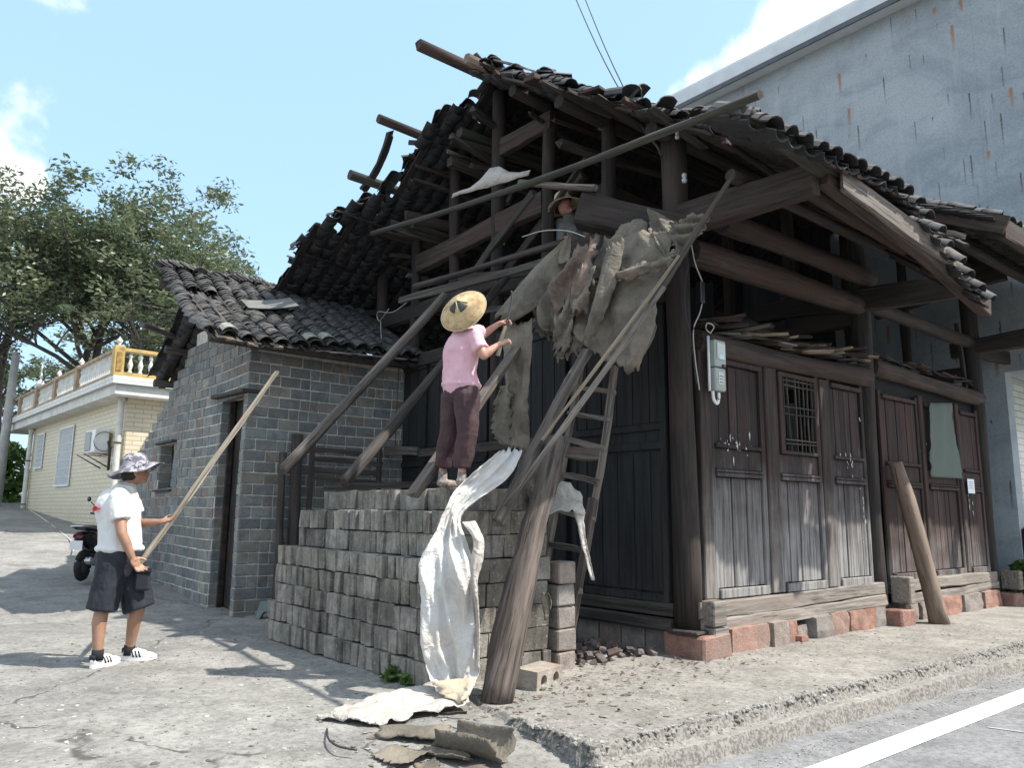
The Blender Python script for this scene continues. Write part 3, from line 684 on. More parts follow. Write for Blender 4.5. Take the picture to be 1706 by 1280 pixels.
pan = [tile_mesh(.205, .20, .048, .012, M['tile'], seed=i + 5, flip=True) for i in range(2)]
def low(me): return np.array([v.co[:] for v in me.vertices]), [tuple(p.vertices) for p in me.polygons]
covb = [low(tile_mesh(.205, .20, .062, .012, None, seg=4, seed=i)) for i in range(2)]; panb = [low(tile_mesh(.205, .20, .048, .012, None, seg=4, seed=i + 5, flip=True)) for i in range(2)]
def roof_tiles(parent, cols, surf, n_part, seed=0, keep=None, exposure=.085, messy=1.0, cv=None, pn_=None, bulkmat='tile_bulk', tilt=.06):
    """cols: list of column positions u; surf(u, s) -> (point, down-slope dir, normal) ; s from eave upward; keep(u, s, kind)->bool"""
    R = random.Random(seed); items = []
    for (u, s0, s1, kind) in cols:
        ex = exposure; s = s0 + R.uniform(0, .04); drift = R.uniform(-.01, .01)
        while s < s1:
            if keep is None or keep(u, s, kind):
                p, d, nrm = surf(u, s)
                side = d.cross(nrm)
                yaw = R.gauss(0, .05 * messy); pitch = tilt + R.gauss(0, .035 * messy)
                m = Matrix.Identity(4)
                x = (-d).normalized(); y = nrm.cross(x).normalized(); z = x.cross(y)
                lift = .018 if kind == 'c' else -.02
                for i in range(3): m[i][0] = x[i]; m[i][1] = y[i]; m[i][2] = z[i]; m[i][3] = p[i] + nrm[i] * lift + side[i] * (R.uniform(-.008, .008) * messy + drift * math.sin(s * 3))
                m = m @ Matrix.Rotation(yaw, 4, 'Z') @ Matrix.Rotation(pitch, 4, 'Y') @ Matrix.Rotation(R.gauss(0, .05 * messy), 4, 'X')
                items.append((m, kind, (m.translation - CAM).length))
            s += ex * R.uniform(.85, 1.2)
    items.sort(key=lambda q: q[2] + (0 if q[1] == 'c' else 1.0))
    for k, (m, kind, _) in enumerate(items[:n_part]):
        put('roof_tile', R.choice((cv or cov) if kind == 'c' else (pn_ or pan)), parent, m)
    parts = []
    for (m, kind, _) in items[n_part:]:
        v, f = R.choice(covb if kind == 'c' else panb); A = np.array(m.to_3x3()); parts.append((v @ A.T + np.array(m.translation), f))
    if parts: tag(put('roof_tiles', join_np('roof_tiles', parts, M[bulkmat], True), parent), kind='stuff')
    return len(items)
# shed roof: front slope eave y 4.78 z 3.45 -> ridge y 7.0 z 4.78
def shed_surf(u, s):
    Ls = 2.62; t = s / Ls
    y = 4.74 + 2.26 * t; z = 3.45 + 1.33 * t - .10 * math.sin(PI * t) * (.6 + .4 * math.sin(u * 1.7)) - .05 * math.sin(u * 2.3 + 1) * (1 - t)
    z += .10 * max(0, (u + 1.2)) * (1 - t)
    d = Vector((0, -2.26, -1.33 + .1 * PI * math.cos(PI * t) * .8)).normalized(); nrm = Vector((0, -d.z, d.y)); nrm = nrm if nrm.z > 0 else -nrm
    skew = -.28 * (1 - t) * 0
    return Vector((u + skew, y, z)), d, nrm
cols = []
u = -3.06
while u < -.02:
    cols.append((u, 0, 2.62, 'c')); cols.append((u + .115, 0, 2.62, 'p')); u += .232
hole = lambda u, s, k: not ((-3.0 < u < -2.55 and 1.5 < s < 1.95 and k == 'c') or (u > -1.3 and s > 2.3 and False))
roof_tiles(shed, cols, shed_surf, 300, seed=2, keep=hole, exposure=.068, messy=2.0, tilt=.16)
def shed_back(u, s):
    t = s / 3.0; y = 9.0 - 2.0 * t; z = 3.45 + 1.28 * t - .06 * math.sin(PI * t)
    d = Vector((0, 2.45, -1.55)).normalized(); return Vector((u, y, z)), d, Vector((0, -d.z * 1, d.y)) * -1 if False else Vector((0, 1.55, 2.45)).normalized()
cols = []
u = -2.62
while u < 0: cols.append((u, 0, 3.0, 'c')); cols.append((u + .115, 0, 3.0, 'p')); u += .232
roof_tiles(shed, cols, shed_back, 0, seed=4)
# ridge of tiles set on edge
rt = tile_mesh(.21, .17, .05, .013, M['tile'], seed=9)
for i in range(66):
    x = -3.08 + i * .05
    put('ridge_tile', rt, shed, Matrix.Translation((x, 7.0 + rnd(-.015, .015), 4.80 + .03 * math.sin(i * .3) + rnd(-.008, .008))) @ Matrix.Rotation(PI, 4, 'Z') @ Matrix.Rotation(-.42 + rnd(-.06, .06), 4, 'Y'))
for i in range(14):
    x = -2.96 + i * .232
    for (ya, za, yb, zb) in ((4.72, 3.39, 6.98, 4.68), (9.0, 3.35, 7.02, 4.66)):
        if ya > 8 and x < -2.6: continue
        timber('rafter', (x, ya, za - .02), (x, yb, zb - .02), .10, .035, M['dark_wood' if i > 1 else 'greydark_wood'], shed, n=3)
for (y, z) in ((4.95, 3.42), (5.9, 3.98), (7.0, 4.56), (8.2, 3.82), (8.8, 3.35)):
    log('purlin', ((-3.1 if y < 7.5 else -2.65) + rnd(-.1, .1), y, z), (-.03, y, z + .02), .13, M['greydark_wood'], shed)
log('purlin', (-3.300, 7.246, 3.973), (-2.600, 8.034, 4.017), .09, M['grey_wood'], shed)
for i, u in enumerate((-2.85, -2.55, -2.22)):      # exposed rafter feet under the eave
    p = shed_surf(u, 0)[0]; timber('rafter_foot', p + Vector((0, -.04, -.06)), p + Vector((0, .6, .28)), .12, .03, M['grey_wood'], shed, n=2, ragged=.01)
# tin strip under the eave at the right and the grey slab lying across the tiles
e0 = shed_surf(-1.7, 0)[0]; e1_ = shed_surf(-.35, 0)[0]
tag(timber('tin_strip', e0 + Vector((0, .02, -.05)), e1_ + Vector((0, -.03, -.07)), .10, .006, M['sheet_dirty'], None, n=10, rough=.01, ragged=.02), 'ragged pale strip sticking out under the eave tiles of the brick shed', 'strip')
p = shed_surf(-2.12, 1.35)[0]
me = sheet_mesh([[p + Vector((.62 * a - .1, -.30 * a + b_ * .34, .10 + .10 * a * a + b_ * .19 - .02 * a)) for b_ in (0, .33, .66, 1)] for a in (0, .2, .4, .6, .8, 1.0)], plain('grey_board', (.17, .17, .155), .8, .25, 6), .012, 'board', smooth=False)
tag(put('loose_board', me), 'curved grey sheet lying across the shed roof tiles below the verge of the big roof', 'board')
pm_ = M['tile_pale']
for (u, s) in ((-1.72, .05), (-1.48, .10), (-2.83, .04)):
    p, d, nn = shed_surf(u, s); x = -d; y = nn.cross(x); m_ = Matrix.Identity(4)
    for i in range(3): m_[i][0] = x[i]; m_[i][1] = y[i]; m_[i][2] = nn[i]; m_[i][3] = p[i] + nn[i] * .06
    me = tile_mesh(.22, .2, .06, .012, pm_, seed=3); put('roof_tile', me, shed, m_)

# ================================================================ STACK OF CONCRETE BLOCKS
random.seed(21)
bs = empty('block_stack', (-2.0, 1.7, 0), 'tiered stack of weathered concrete blocks the woman stands on', 'stack of blocks')
bmc = {}
def blk(w, d, h, var):
    key = (round(w, 2), round(d, 2), round(h, 2), var)
    if key not in bmc:
        R = random.Random(hash(key) & 255); bm = bmesh.new(); bmesh.ops.create_cube(bm, size=1)
        for v in bm.verts: v.co = Vector((v.co.x * w, v.co.y * d, v.co.z * h)) + Vector((R.uniform(-.006, .006), R.uniform(-.006, .006), R.uniform(-.005, .005)))
        bmesh.ops.bevel(bm, geom=list(bm.edges), offset=.008, segments=2, affect='EDGES', profile=.6)
        for v in bm.verts: v.co += Vector(v.co).normalized() * mnoise.noise(v.co * 14 + Vector((var * 5, 0, 0))) * .012
        bmc[key] = bm_mesh('block', bm, M['block'])
    return bmc[key]
nblk = 0
def lay_course(x_face, y0, y1, z, h, widths, depth, R, rows=1):
    global nblk
    for r in range(rows):
        y = y0 + R.uniform(0, .02)
        while y < y1 - .03:
            w = R.choice(widths) + R.uniform(-.008, .008); w = min(w, y1 - y)
            m = Matrix.Translation((x_face + depth / 2 + r * (depth + .01) + R.gauss(0, .013), y + w / 2, z + h / 2 + R.uniform(-.003, .003))) @ Matrix.Rotation(PI / 2 + R.gauss(0, .03), 4, 'Z') @ Matrix.Rotation(R.gauss(0, .014), 4, 'X')
            put('block', blk(w - .009, depth, h - .007, R.randrange(6)), bs, m); nblk += 1
            y += w
Rk = random.Random(8)
def lean(z): return .0
N = [.125, .125, .14, .25, .12]; H_ = .189
for k in range(5):
    lay_course(-2.70 + .015 * k, .24 + .02 * k, 3.42 - .02 * k, .0 + k * H_ - .01, H_, [.125, .135, .12, .26] if k < 4 else [.13, .12, .14], .30, Rk)
lay_course(-2.52, .24, 3.12, .935, H_, [.25, .27, .24, .13], .30, Rk)
lay_course(-2.53, .22, 3.15, 1.124, H_, [.12, .13, .125], .30, Rk)
lay_course(-2.36, .30, 2.92, 1.313, H_, [.125, .13, .14, .24], .30, Rk, rows=1)
# right-hand end of the stack
def lay_end(y_face, x0, x1, z, h, widths, depth, R):
    x = x0
    while x < x1 - .04:
        w = min(R.choice(widths), x1 - x)
        m = Matrix.Translation((x + w / 2, y_face + depth / 2 + R.uniform(-.014, .014), z + h / 2)) @ Matrix.Rotation(R.uniform(-.04, .04), 4, 'Z')
        put('block', blk(w - .01, depth, h - .007, R.randrange(3)), bs, m); x += w
for k in range(5): lay_end(.25 + .01 * (k % 2), -2.395 + .01 * (k % 3), -1.52, -.01 + k * H_, H_, [.20, .38, .2, .26], .24, Rk)
for k in range(2): lay_end(.27, -2.215, -1.56, .935 + k * H_, H_, [.38, .2, .26], .24, Rk)
for k in range(1): lay_end(.36, -2.05, -1.75, 1.313, H_, [.18, .2], .24, Rk)
# the top surface, two more rows seen edge-on, and the dark heart of the stack
for r in range(1, 3): lay_course(-2.36 + r * .31, .62, 2.9, 1.313, H_, [.38, .3, .25], .30, Rk)
core_wall([quadbox(-2.38, -1.58, .5, 3.3, -.2, .93), quadbox(-2.2, -1.6, .52, 3.0, .931, 1.308)], 'filling', M['core'], bs)
# a half block on the ledge, small pieces
for (x, y, z, s, r) in ((-2.62, .34, 1.315, .0, 0), ):
    pass

# ================================================================ DARK TIMBER HOUSE
random.seed(31)
hs = empty('timber_house', (0, 0, 0), 'half-dismantled dark timber house with a stripped tiled roof on exposed posts', 'house')
def zR(x, y):
    """roof surface of the road-side slope"""
    if x < 3.45:
        t = max(0, (3 - y) / 4.6); z = 7.15 - .61 * (3 - y)
        s = min(1, max(0, (x - 1.0) / 2.2)); s = s * s * (3 - 2 * s); z -= .62 * s * t ** 2.2
        return z + .05 * math.sin(x * 1.3) * t
    return 7.2 - .53 * (3 - y) - .03 * math.sin((3 - y) / 5 * PI)
def zL(x, y):
    t = (y - 3) / 4.6; return 7.15 - .62 * (y - 3) - .16 * math.sin(PI * min(1, max(0, t))) - .05 * math.sin(x * .9) * t
def surfR(u, s):
    y = -1.75 + s * .855; p = Vector((u, y, zR(u, y))); q = Vector((u, y + .05, zR(u, y + .05)))
    d = (p - q).normalized(); return p, d, Vector((0, d.z, -d.y)).normalized() * (1 if -d.y > 0 else -1)
def surfL(u, s):
    y = 7.55 - s * .85; p = Vector((u, y, zL(u, y))); q = Vector((u, y - .05, zL(u, y - .05)))
    d = (p - q).normalized(); n_ = Vector((0, -d.z, d.y)); return p, d, (n_ if n_.z > 0 else -n_).normalized()
cov_s = [tile_mesh(.205, .20, .062, .012, M['tile_shaded'], seed=i) for i in range(3)]; pan_s = [tile_mesh(.205, .20, .048, .012, M['tile_shaded'], seed=i + 5, flip=True) for i in range(2)]
# ragged verge: where the tiles now begin
def vR(y): return interp([-2, -1.3, -1.15, -.9, -.55, -.16, .25, 1, 2, 3], [-1.15, -1.1, -.35, -.2, -.25, -.45, -.75, -.8, -.62, -.45], y) + .08 * math.sin(y * 5.3) + .06 * math.sin(y * 13)
def vL(y): return interp([3, 3.3, 3.85, 4.4, 5.0, 5.4, 6.3, 7.0, 7.8], [-.1, -.25, -.6, -.62, -.85, -1.38, -1.46, -1.46, -1.6], y) + .06 * math.sin(y * 6.1) + .05 * math.sin(y * 17)
def keepR(u, s, k):
    y = -1.75 + s * .855
    if u < vR(y): return False
    if 3.05 < u < 3.5 and y < -.9: return False
    if u < vR(y) + .8 and y > -.8 and mnoise.noise(Vector((u * 3.5, y * 3.5, 2))) > .26 + .4 * (u - vR(y)): return False
    if u >= 3.45 and y < -1.75: return False
    if .6 < u < 1.4 and 1.2 < y < 2.2: return mnoise.noise(Vector((u * 2, y * 2, 1))) < .25
    return True
def keepL(u, s, k):
    y = 7.55 - s * .85
    if u < vL(y): return False
    if u < vL(y) + 1.1 and mnoise.noise(Vector((u * 3.5, y * 3.5, 7))) > .30 + .35 * (u - vL(y)): return False
    if abs(u + 1.1) < .07 and 5.3 < y < 5.9 and k == 'c': return False
    if abs(u + .55) < .1 and 4.6 < y < 4.9: return False
    return True
cols = []
u = -1.25
while u < 8.7: cols.append((u, .0, 5.5, 'c')); cols.append((u + .11, .0, 5.5, 'p')); u += .222
roof_tiles(hs, cols, surfR, 170, seed=12, keep=keepR, exposure=.10, messy=2.0, cv=cov_s, pn_=pan_s, bulkmat='tile_shaded_bulk', tilt=.11)
cols = []
u = -1.62
while u < 8.7: cols.append((u, .0, 5.3, 'c')); cols.append((u + .11, .0, 5.3, 'p')); u += .222
roof_tiles(hs, cols, surfL, 110, seed=13, keep=keepL, exposure=.10, messy=2.0, cv=cov_s, pn_=pan_s, bulkmat='tile_shaded_bulk', tilt=.11)
# ridge tiles on edge, from where the ridge still stands
for i in range(60):
    x = -.35 + i * .15
    put('ridge_tile', rt, hs, Matrix.Translation((x, 3.0 + rnd(-.02, .02), 7.24 + rnd(-.01, .02))) @ Matrix.Rotation(PI, 4, 'Z') @ Matrix.Rotation(-.5 + rnd(-.15, .15), 4, 'Y'))
# slipped tiles hanging at the verge
for i in range(44):
    left = i % 2; y = rnd(3.2, 7.2) if left else rnd(-1.6, 3)
    u = (vL(y) if left else vR(y)) + rnd(-.06, .10); z = (zL if left else zR)(u, y)
    m_ = Matrix.Translation((u, y, z + rnd(-.02, .05))) @ Euler((rnd(-.5, .5), rnd(-.4, .4), rnd(-1.2, 1.2) + (PI / 2 if left else -PI / 2)), 'XYZ').to_matrix().to_4x4()
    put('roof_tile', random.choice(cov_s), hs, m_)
# rafters (flat boards down the slopes)
for i in range(45):
    u = -1.5 + i * .222 + .05
    for side in (0, 1):
        zf = zR if side == 0 else zL; vf = vR if side == 0 else vL
        yy = np.linspace(2.98, -1.7, 14) if side == 0 else np.linspace(3.02, 7.5, 14)
        ys_k = [y for y in yy if u >= vf(y) - .08 and not (side == 0 and 3.05 < u < 3.5 and y < -.9)]
        if len(ys_k) < 3: continue
        if side == 0 and u < -.2: ys_k = [y for y in ys_k if y > -1.05] if u > -.35 else [y for y in ys_k if y > 0]
        if len(ys_k) < 3: continue
        y0, y1 = ys_k[0], ys_k[-1]; ym = (y0 + y1) / 2
        mt = M['brown_wood'] if side == 0 else M['dark_wood']
        for a, b_ in ((y0, ym), (ym, y1)):
            timber('rafter', (u + rnd(-.02, .02), a, zf(u, a) - .075), (u + rnd(-.02, .02), b_, zf(u, b_) - .075), .095, .025, mt, hs, n=2, rough=.006)
# purlins projecting through the gable frame towards the yard
def plx(name, p0, x1, d, mat, dy=0, dz=0, **k): p0 = Vector(p0); return log(name, p0, Vector((x1, p0.y + dy, p0.z + dz)), d, mat, hs, **k)
plx('purlin', (-1.331, 3.000, 7.155), 8.6, .15, M['brown_wood'], dz=-.12, ragged=.02)
plx('purlin', (-0.873, 2.600, 6.949), 2.4, .14, M['log_brown'], dz=-.02, dy=.1)
plx('purlin', (-1.318, 4.000, 6.565), 8.6, .135, M['brown_wood'], dz=-.25)
plx('purlin', (-1.208, 5.000, 6.125), 8.6, .15, M['moss_wood'], dz=-.3)
plx('purlin', (-1.231, 6.000, 5.544), 8.6, .12, M['dark_wood'], dz=-.3)
plx('purlin', (-0.987, 7.000, 5.182), 8.6, .12, M['dark_wood'], dz=-.3)
for y, x0 in ((2, -.6), (1, -.75), (.05, -.35)): plx('purlin', (x0, y, zR(0, y) - .2), 3.5, .15, M['post_wood'])
for y in (2, 1, .05): plx('purlin', (3.45, y, zR(4, y) - .2), 8.6, .15, M['dark_wood'])
# eave purlins: the sound stub, the sagging piece and the next bay
log('eave_purlin', (-1.239, -1.550, 4.364), (.75, -1.5, 4.25), .15, M['moss_wood'], hs, taper=1.1)
timber('eave_purlin', (.05, -1.52, 4.28), (3.563, -1.500, 3.676), .12, .26, M['brown_wood'], hs, n=10, bend=-.02)
timber('eave_board', (0.155, -1.620, 4.182), (2.616, -1.620, 3.955), .05, .20, M['grey_wood'], hs, n=8, ragged=.03)
timber('eave_purlin', (3.6, -1.72, 4.58), (8.7, -1.72, 4.55), .10, .24, M['brown_wood'], hs)
timber('verge_board', (3.52, -1.8, 4.55), (3.52, .6, 5.80), .04, .20, M['brown_wood'], hs)
for (a, b_) in (((1408,), ()),): pass
timber('loose_batten', (2.917, -1.200, 4.538), (3.130, -1.500, 4.398), .06, .05, M['grey_wood'], hs, n=3)
timber('loose_batten', (3.216, -1.300, 4.467), (2.883, -1.600, 4.236), .06, .04, M['dark_wood'], hs, n=3)
# ---- posts
def post(x, y, z0, z1, d, mat='post_wood', dx=0, dy=0, nm='post'):
    return log(nm, (x, y, z0), (x + dx, y + dy, z1), d, M[mat], hs, bend=rnd(-.02, .02))
G = 0.0
post(.02, .04, .24, 5.30, .25, 'post_wood', dx=-.02, dy=.02)
for y, z0, z1, d in ((1.0, 3.9, 5.75, .16), (2.0, 3.95, 6.35, .16), (3.0, .24, 6.98, .19), (4.02, 3.9, 6.35, .17), (5.02, 3.5, 5.75, .16), (6.05, .24, 5.15, .18), (6.75, 3.6, 4.75, .13)):
    post(0, y, z0, z1, d)
for x in (3.68, 7.25):
    for y, z0, z1, d in ((0.02, .12, 5.2, .24), (1.0, 3.9, 5.9, .16), (2.0, 3.9, 6.4, .16), (3.0, .2, 6.98, .19), (4.02, 3.9, 6.35, .17), (5.02, 3.9, 5.75, .16), (6.05, .2, 5.1, .18)): post(x, y, z0, z1, d, 'dark_wood' if x < 5 else 'post_wood')
# tie beams of the gable frame
def bmx(name, p0, p1, w, h, mat, **k): return timber(name, p0, p1, w, h, M[mat], hs, **k)
bmx('tie_beam', (-.03, 4.95, 5.02), (-.03, 2.05, 5.08), .10, .26, 'brown_wood')
bmx('tie_beam', (-.02, 1.9, 6.12), (-.02, 3.0, 6.16), .09, .24, 'brown_wood')
bmx('tie_beam', (-.02, 6.9, 4.28), (-.02, 2.9, 4.30), .12, .20, 'dark_wood')
bmx('tie_beam', (.0, 8.3, 4.86), (.0, 6.1, 4.50), .06, .10, 'dark_wood')
bmx('tie_beam', (0, 3.0, 4.22), (0, .1, 4.12), .13, .22, 'dark_wood')
bmx('brace', (-.05, 4.1, 4.1), (-.05, 2.2, 5.25), .11, .12, 'greydark_wood')
bmx('brace', (.1, 3.0, 4.4), (.1, 1.5, 5.3), .10, .12, 'dark_wood')
bmx('brace', (.3, 7.1, 4.1), (.3, 5.9, 4.9), .07, .08, 'dark_wood')
# cantilever eave brackets
bmx('bracket_beam', (.02, 1.6, 4.30), (-0.030, -1.491, 4.194), .14, .30, 'brown_wood', n=6)
bmx('bracket_beam', (3.66, 1.5, 4.20), (3.62, -1.28, 4.00), .14, .28, 'dark_wood')
bmx('bracket_beam', (7.25, 1.5, 4.90), (7.25, -.55, 5.14), .16, .34, 'dark_wood')
bmx('bracket_beam', (7.25, 0.3, 3.95), (7.25, -1.9, 4.05), .16, .26, 'dark_wood')
# longitudinal beams over the road-side wall
log('wall_beam', (.1, -.02, 3.93), (3.7, .0, 4.02), .30, M['brown_wood'], hs, taper=.9)
log('wall_beam', (.45, -.18, 4.30), (3.75, -.1, 4.38), .24, M['brown_wood'], hs)
log('wall_beam', (-.2, -.75, 4.42), (3.6, -.75, 4.38), .12, M['dark_wood'], hs)
log('wall_beam', (.2, -1.12, 4.38), (3.6, -1.1, 4.12), .13, M['brown_wood'], hs)
for x0, x1 in ((3.7, 7.2),):
    log('wall_beam', (x0, .0, 4.05), (x1, 0, 4.05), .2, M['dark_wood'], hs); log('wall_beam', (x0, -.9, 4.85), (8.6, -.9, 4.85), .13, M['dark_wood'], hs)
bmx('tie_beam', (7.25, -.05, 3.55), (7.25, 6, 3.55), .12, .24, 'dark_wood'); bmx('tie_beam', (3.68, .1, 3.9), (3.68, 6, 3.9), .12, .26, 'dark_wood')
bmx('tie_beam', (7.3, .02, 3.98), (8.75, .02, 4.0), .12, .22, 'dark_wood'); bmx('tie_beam', (3.7, 3, 4.6), (7.2, 3, 4.6), .12, .2, 'dark_wood')
bmx('strut', (6.75, .02, 4.3), (6.95, .02, 3.2), .05, .06, 'dark_wood')
# inner partitions and the far gable: upright dark boards, with gaps where boards are gone
def boards(x, y0, y1, z0, zt, mat, w=.22, gap=.004, skip=(), nm='wall_board', axis='y', parent=hs, th=.022, R=random):
    u = y0; out = []
    while u < y1 - .02:
        ww = min(w * R.uniform(.8, 1.15), y1 - u); zz = zt(u + ww / 2) if callable(zt) else zt
        if zz - z0 > .15 and not any(a < u + ww / 2 < b_ for a, b_ in skip):
            c = ((x + R.uniform(-.004, .004), u + ww / 2, (z0 + zz) / 2), (th, ww - gap, zz - z0)) if axis == 'y' else ((u + ww / 2, x + R.uniform(-.004, .004), (z0 + zz) / 2), (ww - gap, th, zz - z0))
            out.append(box(nm, c[0], c[1], M[mat], parent, .004))
        u += ww
    return out
roofz = lambda y: (zR(6, y) if y < 3 else zL(6, y)) - .25
boards(7.35, 2.3, 6.1, .2, lambda y: roofz(y), 'gable_wood', w=.3, skip=((3.2, 3.7),))
boards(7.36, .1, 2.3, .2, 3.4, 'gable_wood', w=.3)
boards(3.75, 1.2, 6.1, .2, lambda y: 4.9 if y < 4 else 4.4, 'gable_wood', w=.3, skip=((1.9, 2.3),))
boards(6.2, 0.1, 7.2, .2, 3.3, 'gable_wood', w=.3, axis='x')
box('interior_floor', (3.7, 3.1, .18), (7.2, 6.0, .04), M['dark_wood'], hs, 0)

# ---- gable wall towards the yard (x = 0), upright boards, rails and a door leaf
boards(.03, .18, 6.0, .34, 3.42, 'gable_wood', w=.24, th=.03)
for (y0, y1) in ((.2, 1.55), (1.65, 2.9)):
    pn = box('door_leaf', (-.005, (y0 + y1) / 2, 2.0), (.03, y1 - y0 - .02, 3.2), M['gable_wood'], hs, .004)
    for z in (.50, 1.98, 2.17, 3.4): box('rail', (-.035, (y0 + y1) / 2, z), (.028, y1 - y0 - .03, .07), M['gable_wood'], pn, .005)
    for k in range(6): box('board', (-.027, y0 + (y1 - y0) * (k + .5) / 6, 1.24), (.014, (y1 - y0) / 6 - .012, 1.36), M['gable_wood'], pn, .004)
    for k in range(6): box('board', (-.027, y0 + (y1 - y0) * (k + .5) / 6, 2.78), (.014, (y1 - y0) / 6 - .012, 1.14), M['gable_wood'], pn, .004)
    for y in (y0 + .04, y1 - .04): box('stile', (-.038, y, 2.0), (.03, .07, 3.1), M['gable_wood'], pn, .005)
for (y0, y1) in ((3.15, 4.5), (4.6, 5.95)):
    pn = box('door_leaf', (-.005, (y0 + y1) / 2, 2.0), (.03, y1 - y0 - .02, 3.2), M['gable_wood'], hs, .004)
    for z in (.50, 1.98, 2.17, 3.4): box('rail', (-.035, (y0 + y1) / 2, z), (.028, y1 - y0 - .03, .07), M['gable_wood'], pn, .005)
    for k in range(6): box('board', (-.027, y0 + (y1 - y0) * (k + .5) / 6, 2.78), (.014, (y1 - y0) / 6 - .012, 1.14), M['gable_wood'], pn, .004)
bmx('sill_beam', (-.02, .16, .39), (-.02, 6, .39), .10, .13, 'greydark_wood', n=12); bmx('sill_beam', (-.03, .16, .26), (-.03, 6, .26), .11, .11, 'greydark_wood', n=12)
bmx('head_beam', (-.02, .1, 3.50), (-.02, 6.1, 3.52), .10, .18, 'dark_wood')
for i, y in enumerate(np.arange(.38, 3.0, .315)):      # brick footings on edge
    box('footing_brick', (.02, y, .09), (.12, .30, .235), M['greystone'], hs, .012, jit=.006, seed=i)

# ---- road-side wall (y = 0)
def tprof(x): return 3.02 + .05 * math.sin(x * 1.1)
log('head_beam', (.15, -.02, 3.02), (3.60, -.03, 3.04), .24, M['brown_wood'], hs, bend=.02, n=12)
log('head_beam', (3.80, -.02, 3.22), (7.3, -.02, 3.14), .22, M['brown_wood'], hs, n=12)
bmx('sill_beam', (.0, -.06, .425), (3.60, -.05, .43), .10, .15, 'sill_wood', n=14, rough=.02)
bmx('sill_beam', (.02, -.07, .28), (3.60, -.06, .30), .11, .13, 'sill_wood', n=14, rough=.02)
bmx('sill_beam', (3.9, -.06, .425), (7.2, -.05, .44), .10, .15, 'sill_wood', n=12, rough=.02); bmx('sill_beam', (3.9, -.07, .29), (7.2, -.06, .31), .10, .12, 'sill_wood', n=12, rough=.02)
box('sill_end', (.13, -.17, .40), (.20, .15, .23), M['sill_wood'], hs, .012); box('sill_end', (.16, -.16, .225), (.22, .15, .10), M['sill_wood'], hs, .012)
box('sill_end', (3.86, -.20, .42), (.13, .24, .32), M['sill_wood'], hs, .012); box('sill_end', (7.42, -.20, .38), (.14, .26, .28), M['sill_wood'], hs, .012)
def panel(x0, x1, lower, upper, window=False, xs_l=6, seed=0, pm='panel_wood'):
    R = random.Random(seed)
    pn = empty('wall_panel', ((x0 + x1) / 2, 0, .5)); pn.parent = None
    COL.objects.unlink(pn); COL.objects.link(pn); pn.parent = hs; pn.matrix_parent_inverse = WM[hs.name].inverted()
    for x in (x0 + .035, x1 - .035): box('stile', (x, -.012, 1.72), (.07, .04, 2.44), M[pm], pn, .006)
    for z, h in ((.545, .09), (1.70, .04), (1.74, .03), (1.99, .04), (2.86, .05)): box('rail', ((x0 + x1) / 2, -.035, z), (x1 - x0 - .145, .05, h - .002), M[pm], pn, .006)
    box('mid_board', ((x0 + x1) / 2, -.005, 1.863), (x1 - x0 - .145, .02, .205), M[pm], pn, .003)
    a = x0 + .074; b_ = x1 - .074; k = xs_l
    cuts = sorted([a] + [a + (b_ - a) * (i + R.uniform(-.18, .18)) / k for i in range(1, k)] + [b_])
    for p, q in zip(cuts[:-1], cuts[1:]): box('board', ((p + q) / 2, R.uniform(-.006, .012), 1.135), (q - p - .006, .022, 1.08), M[pm], pn, .005, ry=R.uniform(-.003, .003))
    if not window:
        for p, q in zip(cuts[:-1], cuts[1:]): box('board', ((p + q) / 2, R.uniform(-.002, .012), 2.42), (q - p - .006, .022, .82), M[pm], pn, .005)
    return pn
panel(.34, 1.30, 1, 1, xs_l=6, seed=1); pw = panel(1.50, 2.44, 1, 1, window=True, seed=2); panel(2.64, 3.50, 1, 1, xs_l=6, seed=3)
for x in (1.40, 2.54): box('mullion', (x, -.022, 1.70), (.185, .07, 2.40), M['stile_wood'], hs, .012, jit=.008, seed=int(x * 10))
box('corner_board', (.24, -.03, 1.72), (.17, .07, 2.42), M['stile_wood'], hs, .012, jit=.01, seed=4)
# window lattice
wx0, wx1, wz0, wz1 = 1.66, 2.30, 1.98, 2.86
wn_ = empty('window', (1.97, 0, 2.0)); wn_.parent = hs; wn_.matrix_parent_inverse = WM[hs.name].inverted()
for x in (wx0 - .045, wx1 + .045): box('window_frame', (x, -.03, 2.42), (.07, .05, .84), M['panel_wood'], wn_, .005)
for i, x in enumerate(np.linspace(wx0 + .03, wx1 - .03, 8)):
    if i == 2: continue
    timber('window_bar', (x + (.05 if i == 1 else 0), -.03, wz0), (x - (.02 if i == 1 else 0), -.03, wz1), .018, .018, M['greydark_wood'], wn_, n=3, rough=.004)
for z in (2.09, 2.13, 2.42, 2.50, 2.74, 2.80): timber('window_bar', (wx0, -.048, z), (wx1, -.048, z + .005), .016, .014, M['greydark_wood'], wn_, n=3, rough=.003)
box('curtain', (1.78, .25, 2.5), (.20, .02, .7), M['dark_wood'], wn_, 0)
# second bay
panel(3.92, 5.05, 1, 1, xs_l=7, seed=5, pm='panel_red'); panel(5.15, 6.25, 1, 1, xs_l=7, seed=6, pm='panel_red'); panel(6.35, 7.12, 1, 1, xs_l=5, seed=7, pm='panel_red')
for x in (5.10, 6.30): box('mullion', (x, -.022, 1.75), (.10, .07, 2.45), M['panel_red'], hs, .012, jit=.006, seed=int(x))
box('back_board', (1.0, .06, 1.7), (1.4, .02, 2.5), M['hole'], hs, 0); box('back_board', (3.0, .06, 1.7), (1.1, .02, 2.5), M['hole'], hs, 0); box('back_board', (5.5, .06, 1.8), (3.3, .02, 2.7), M['hole'], hs, 0)
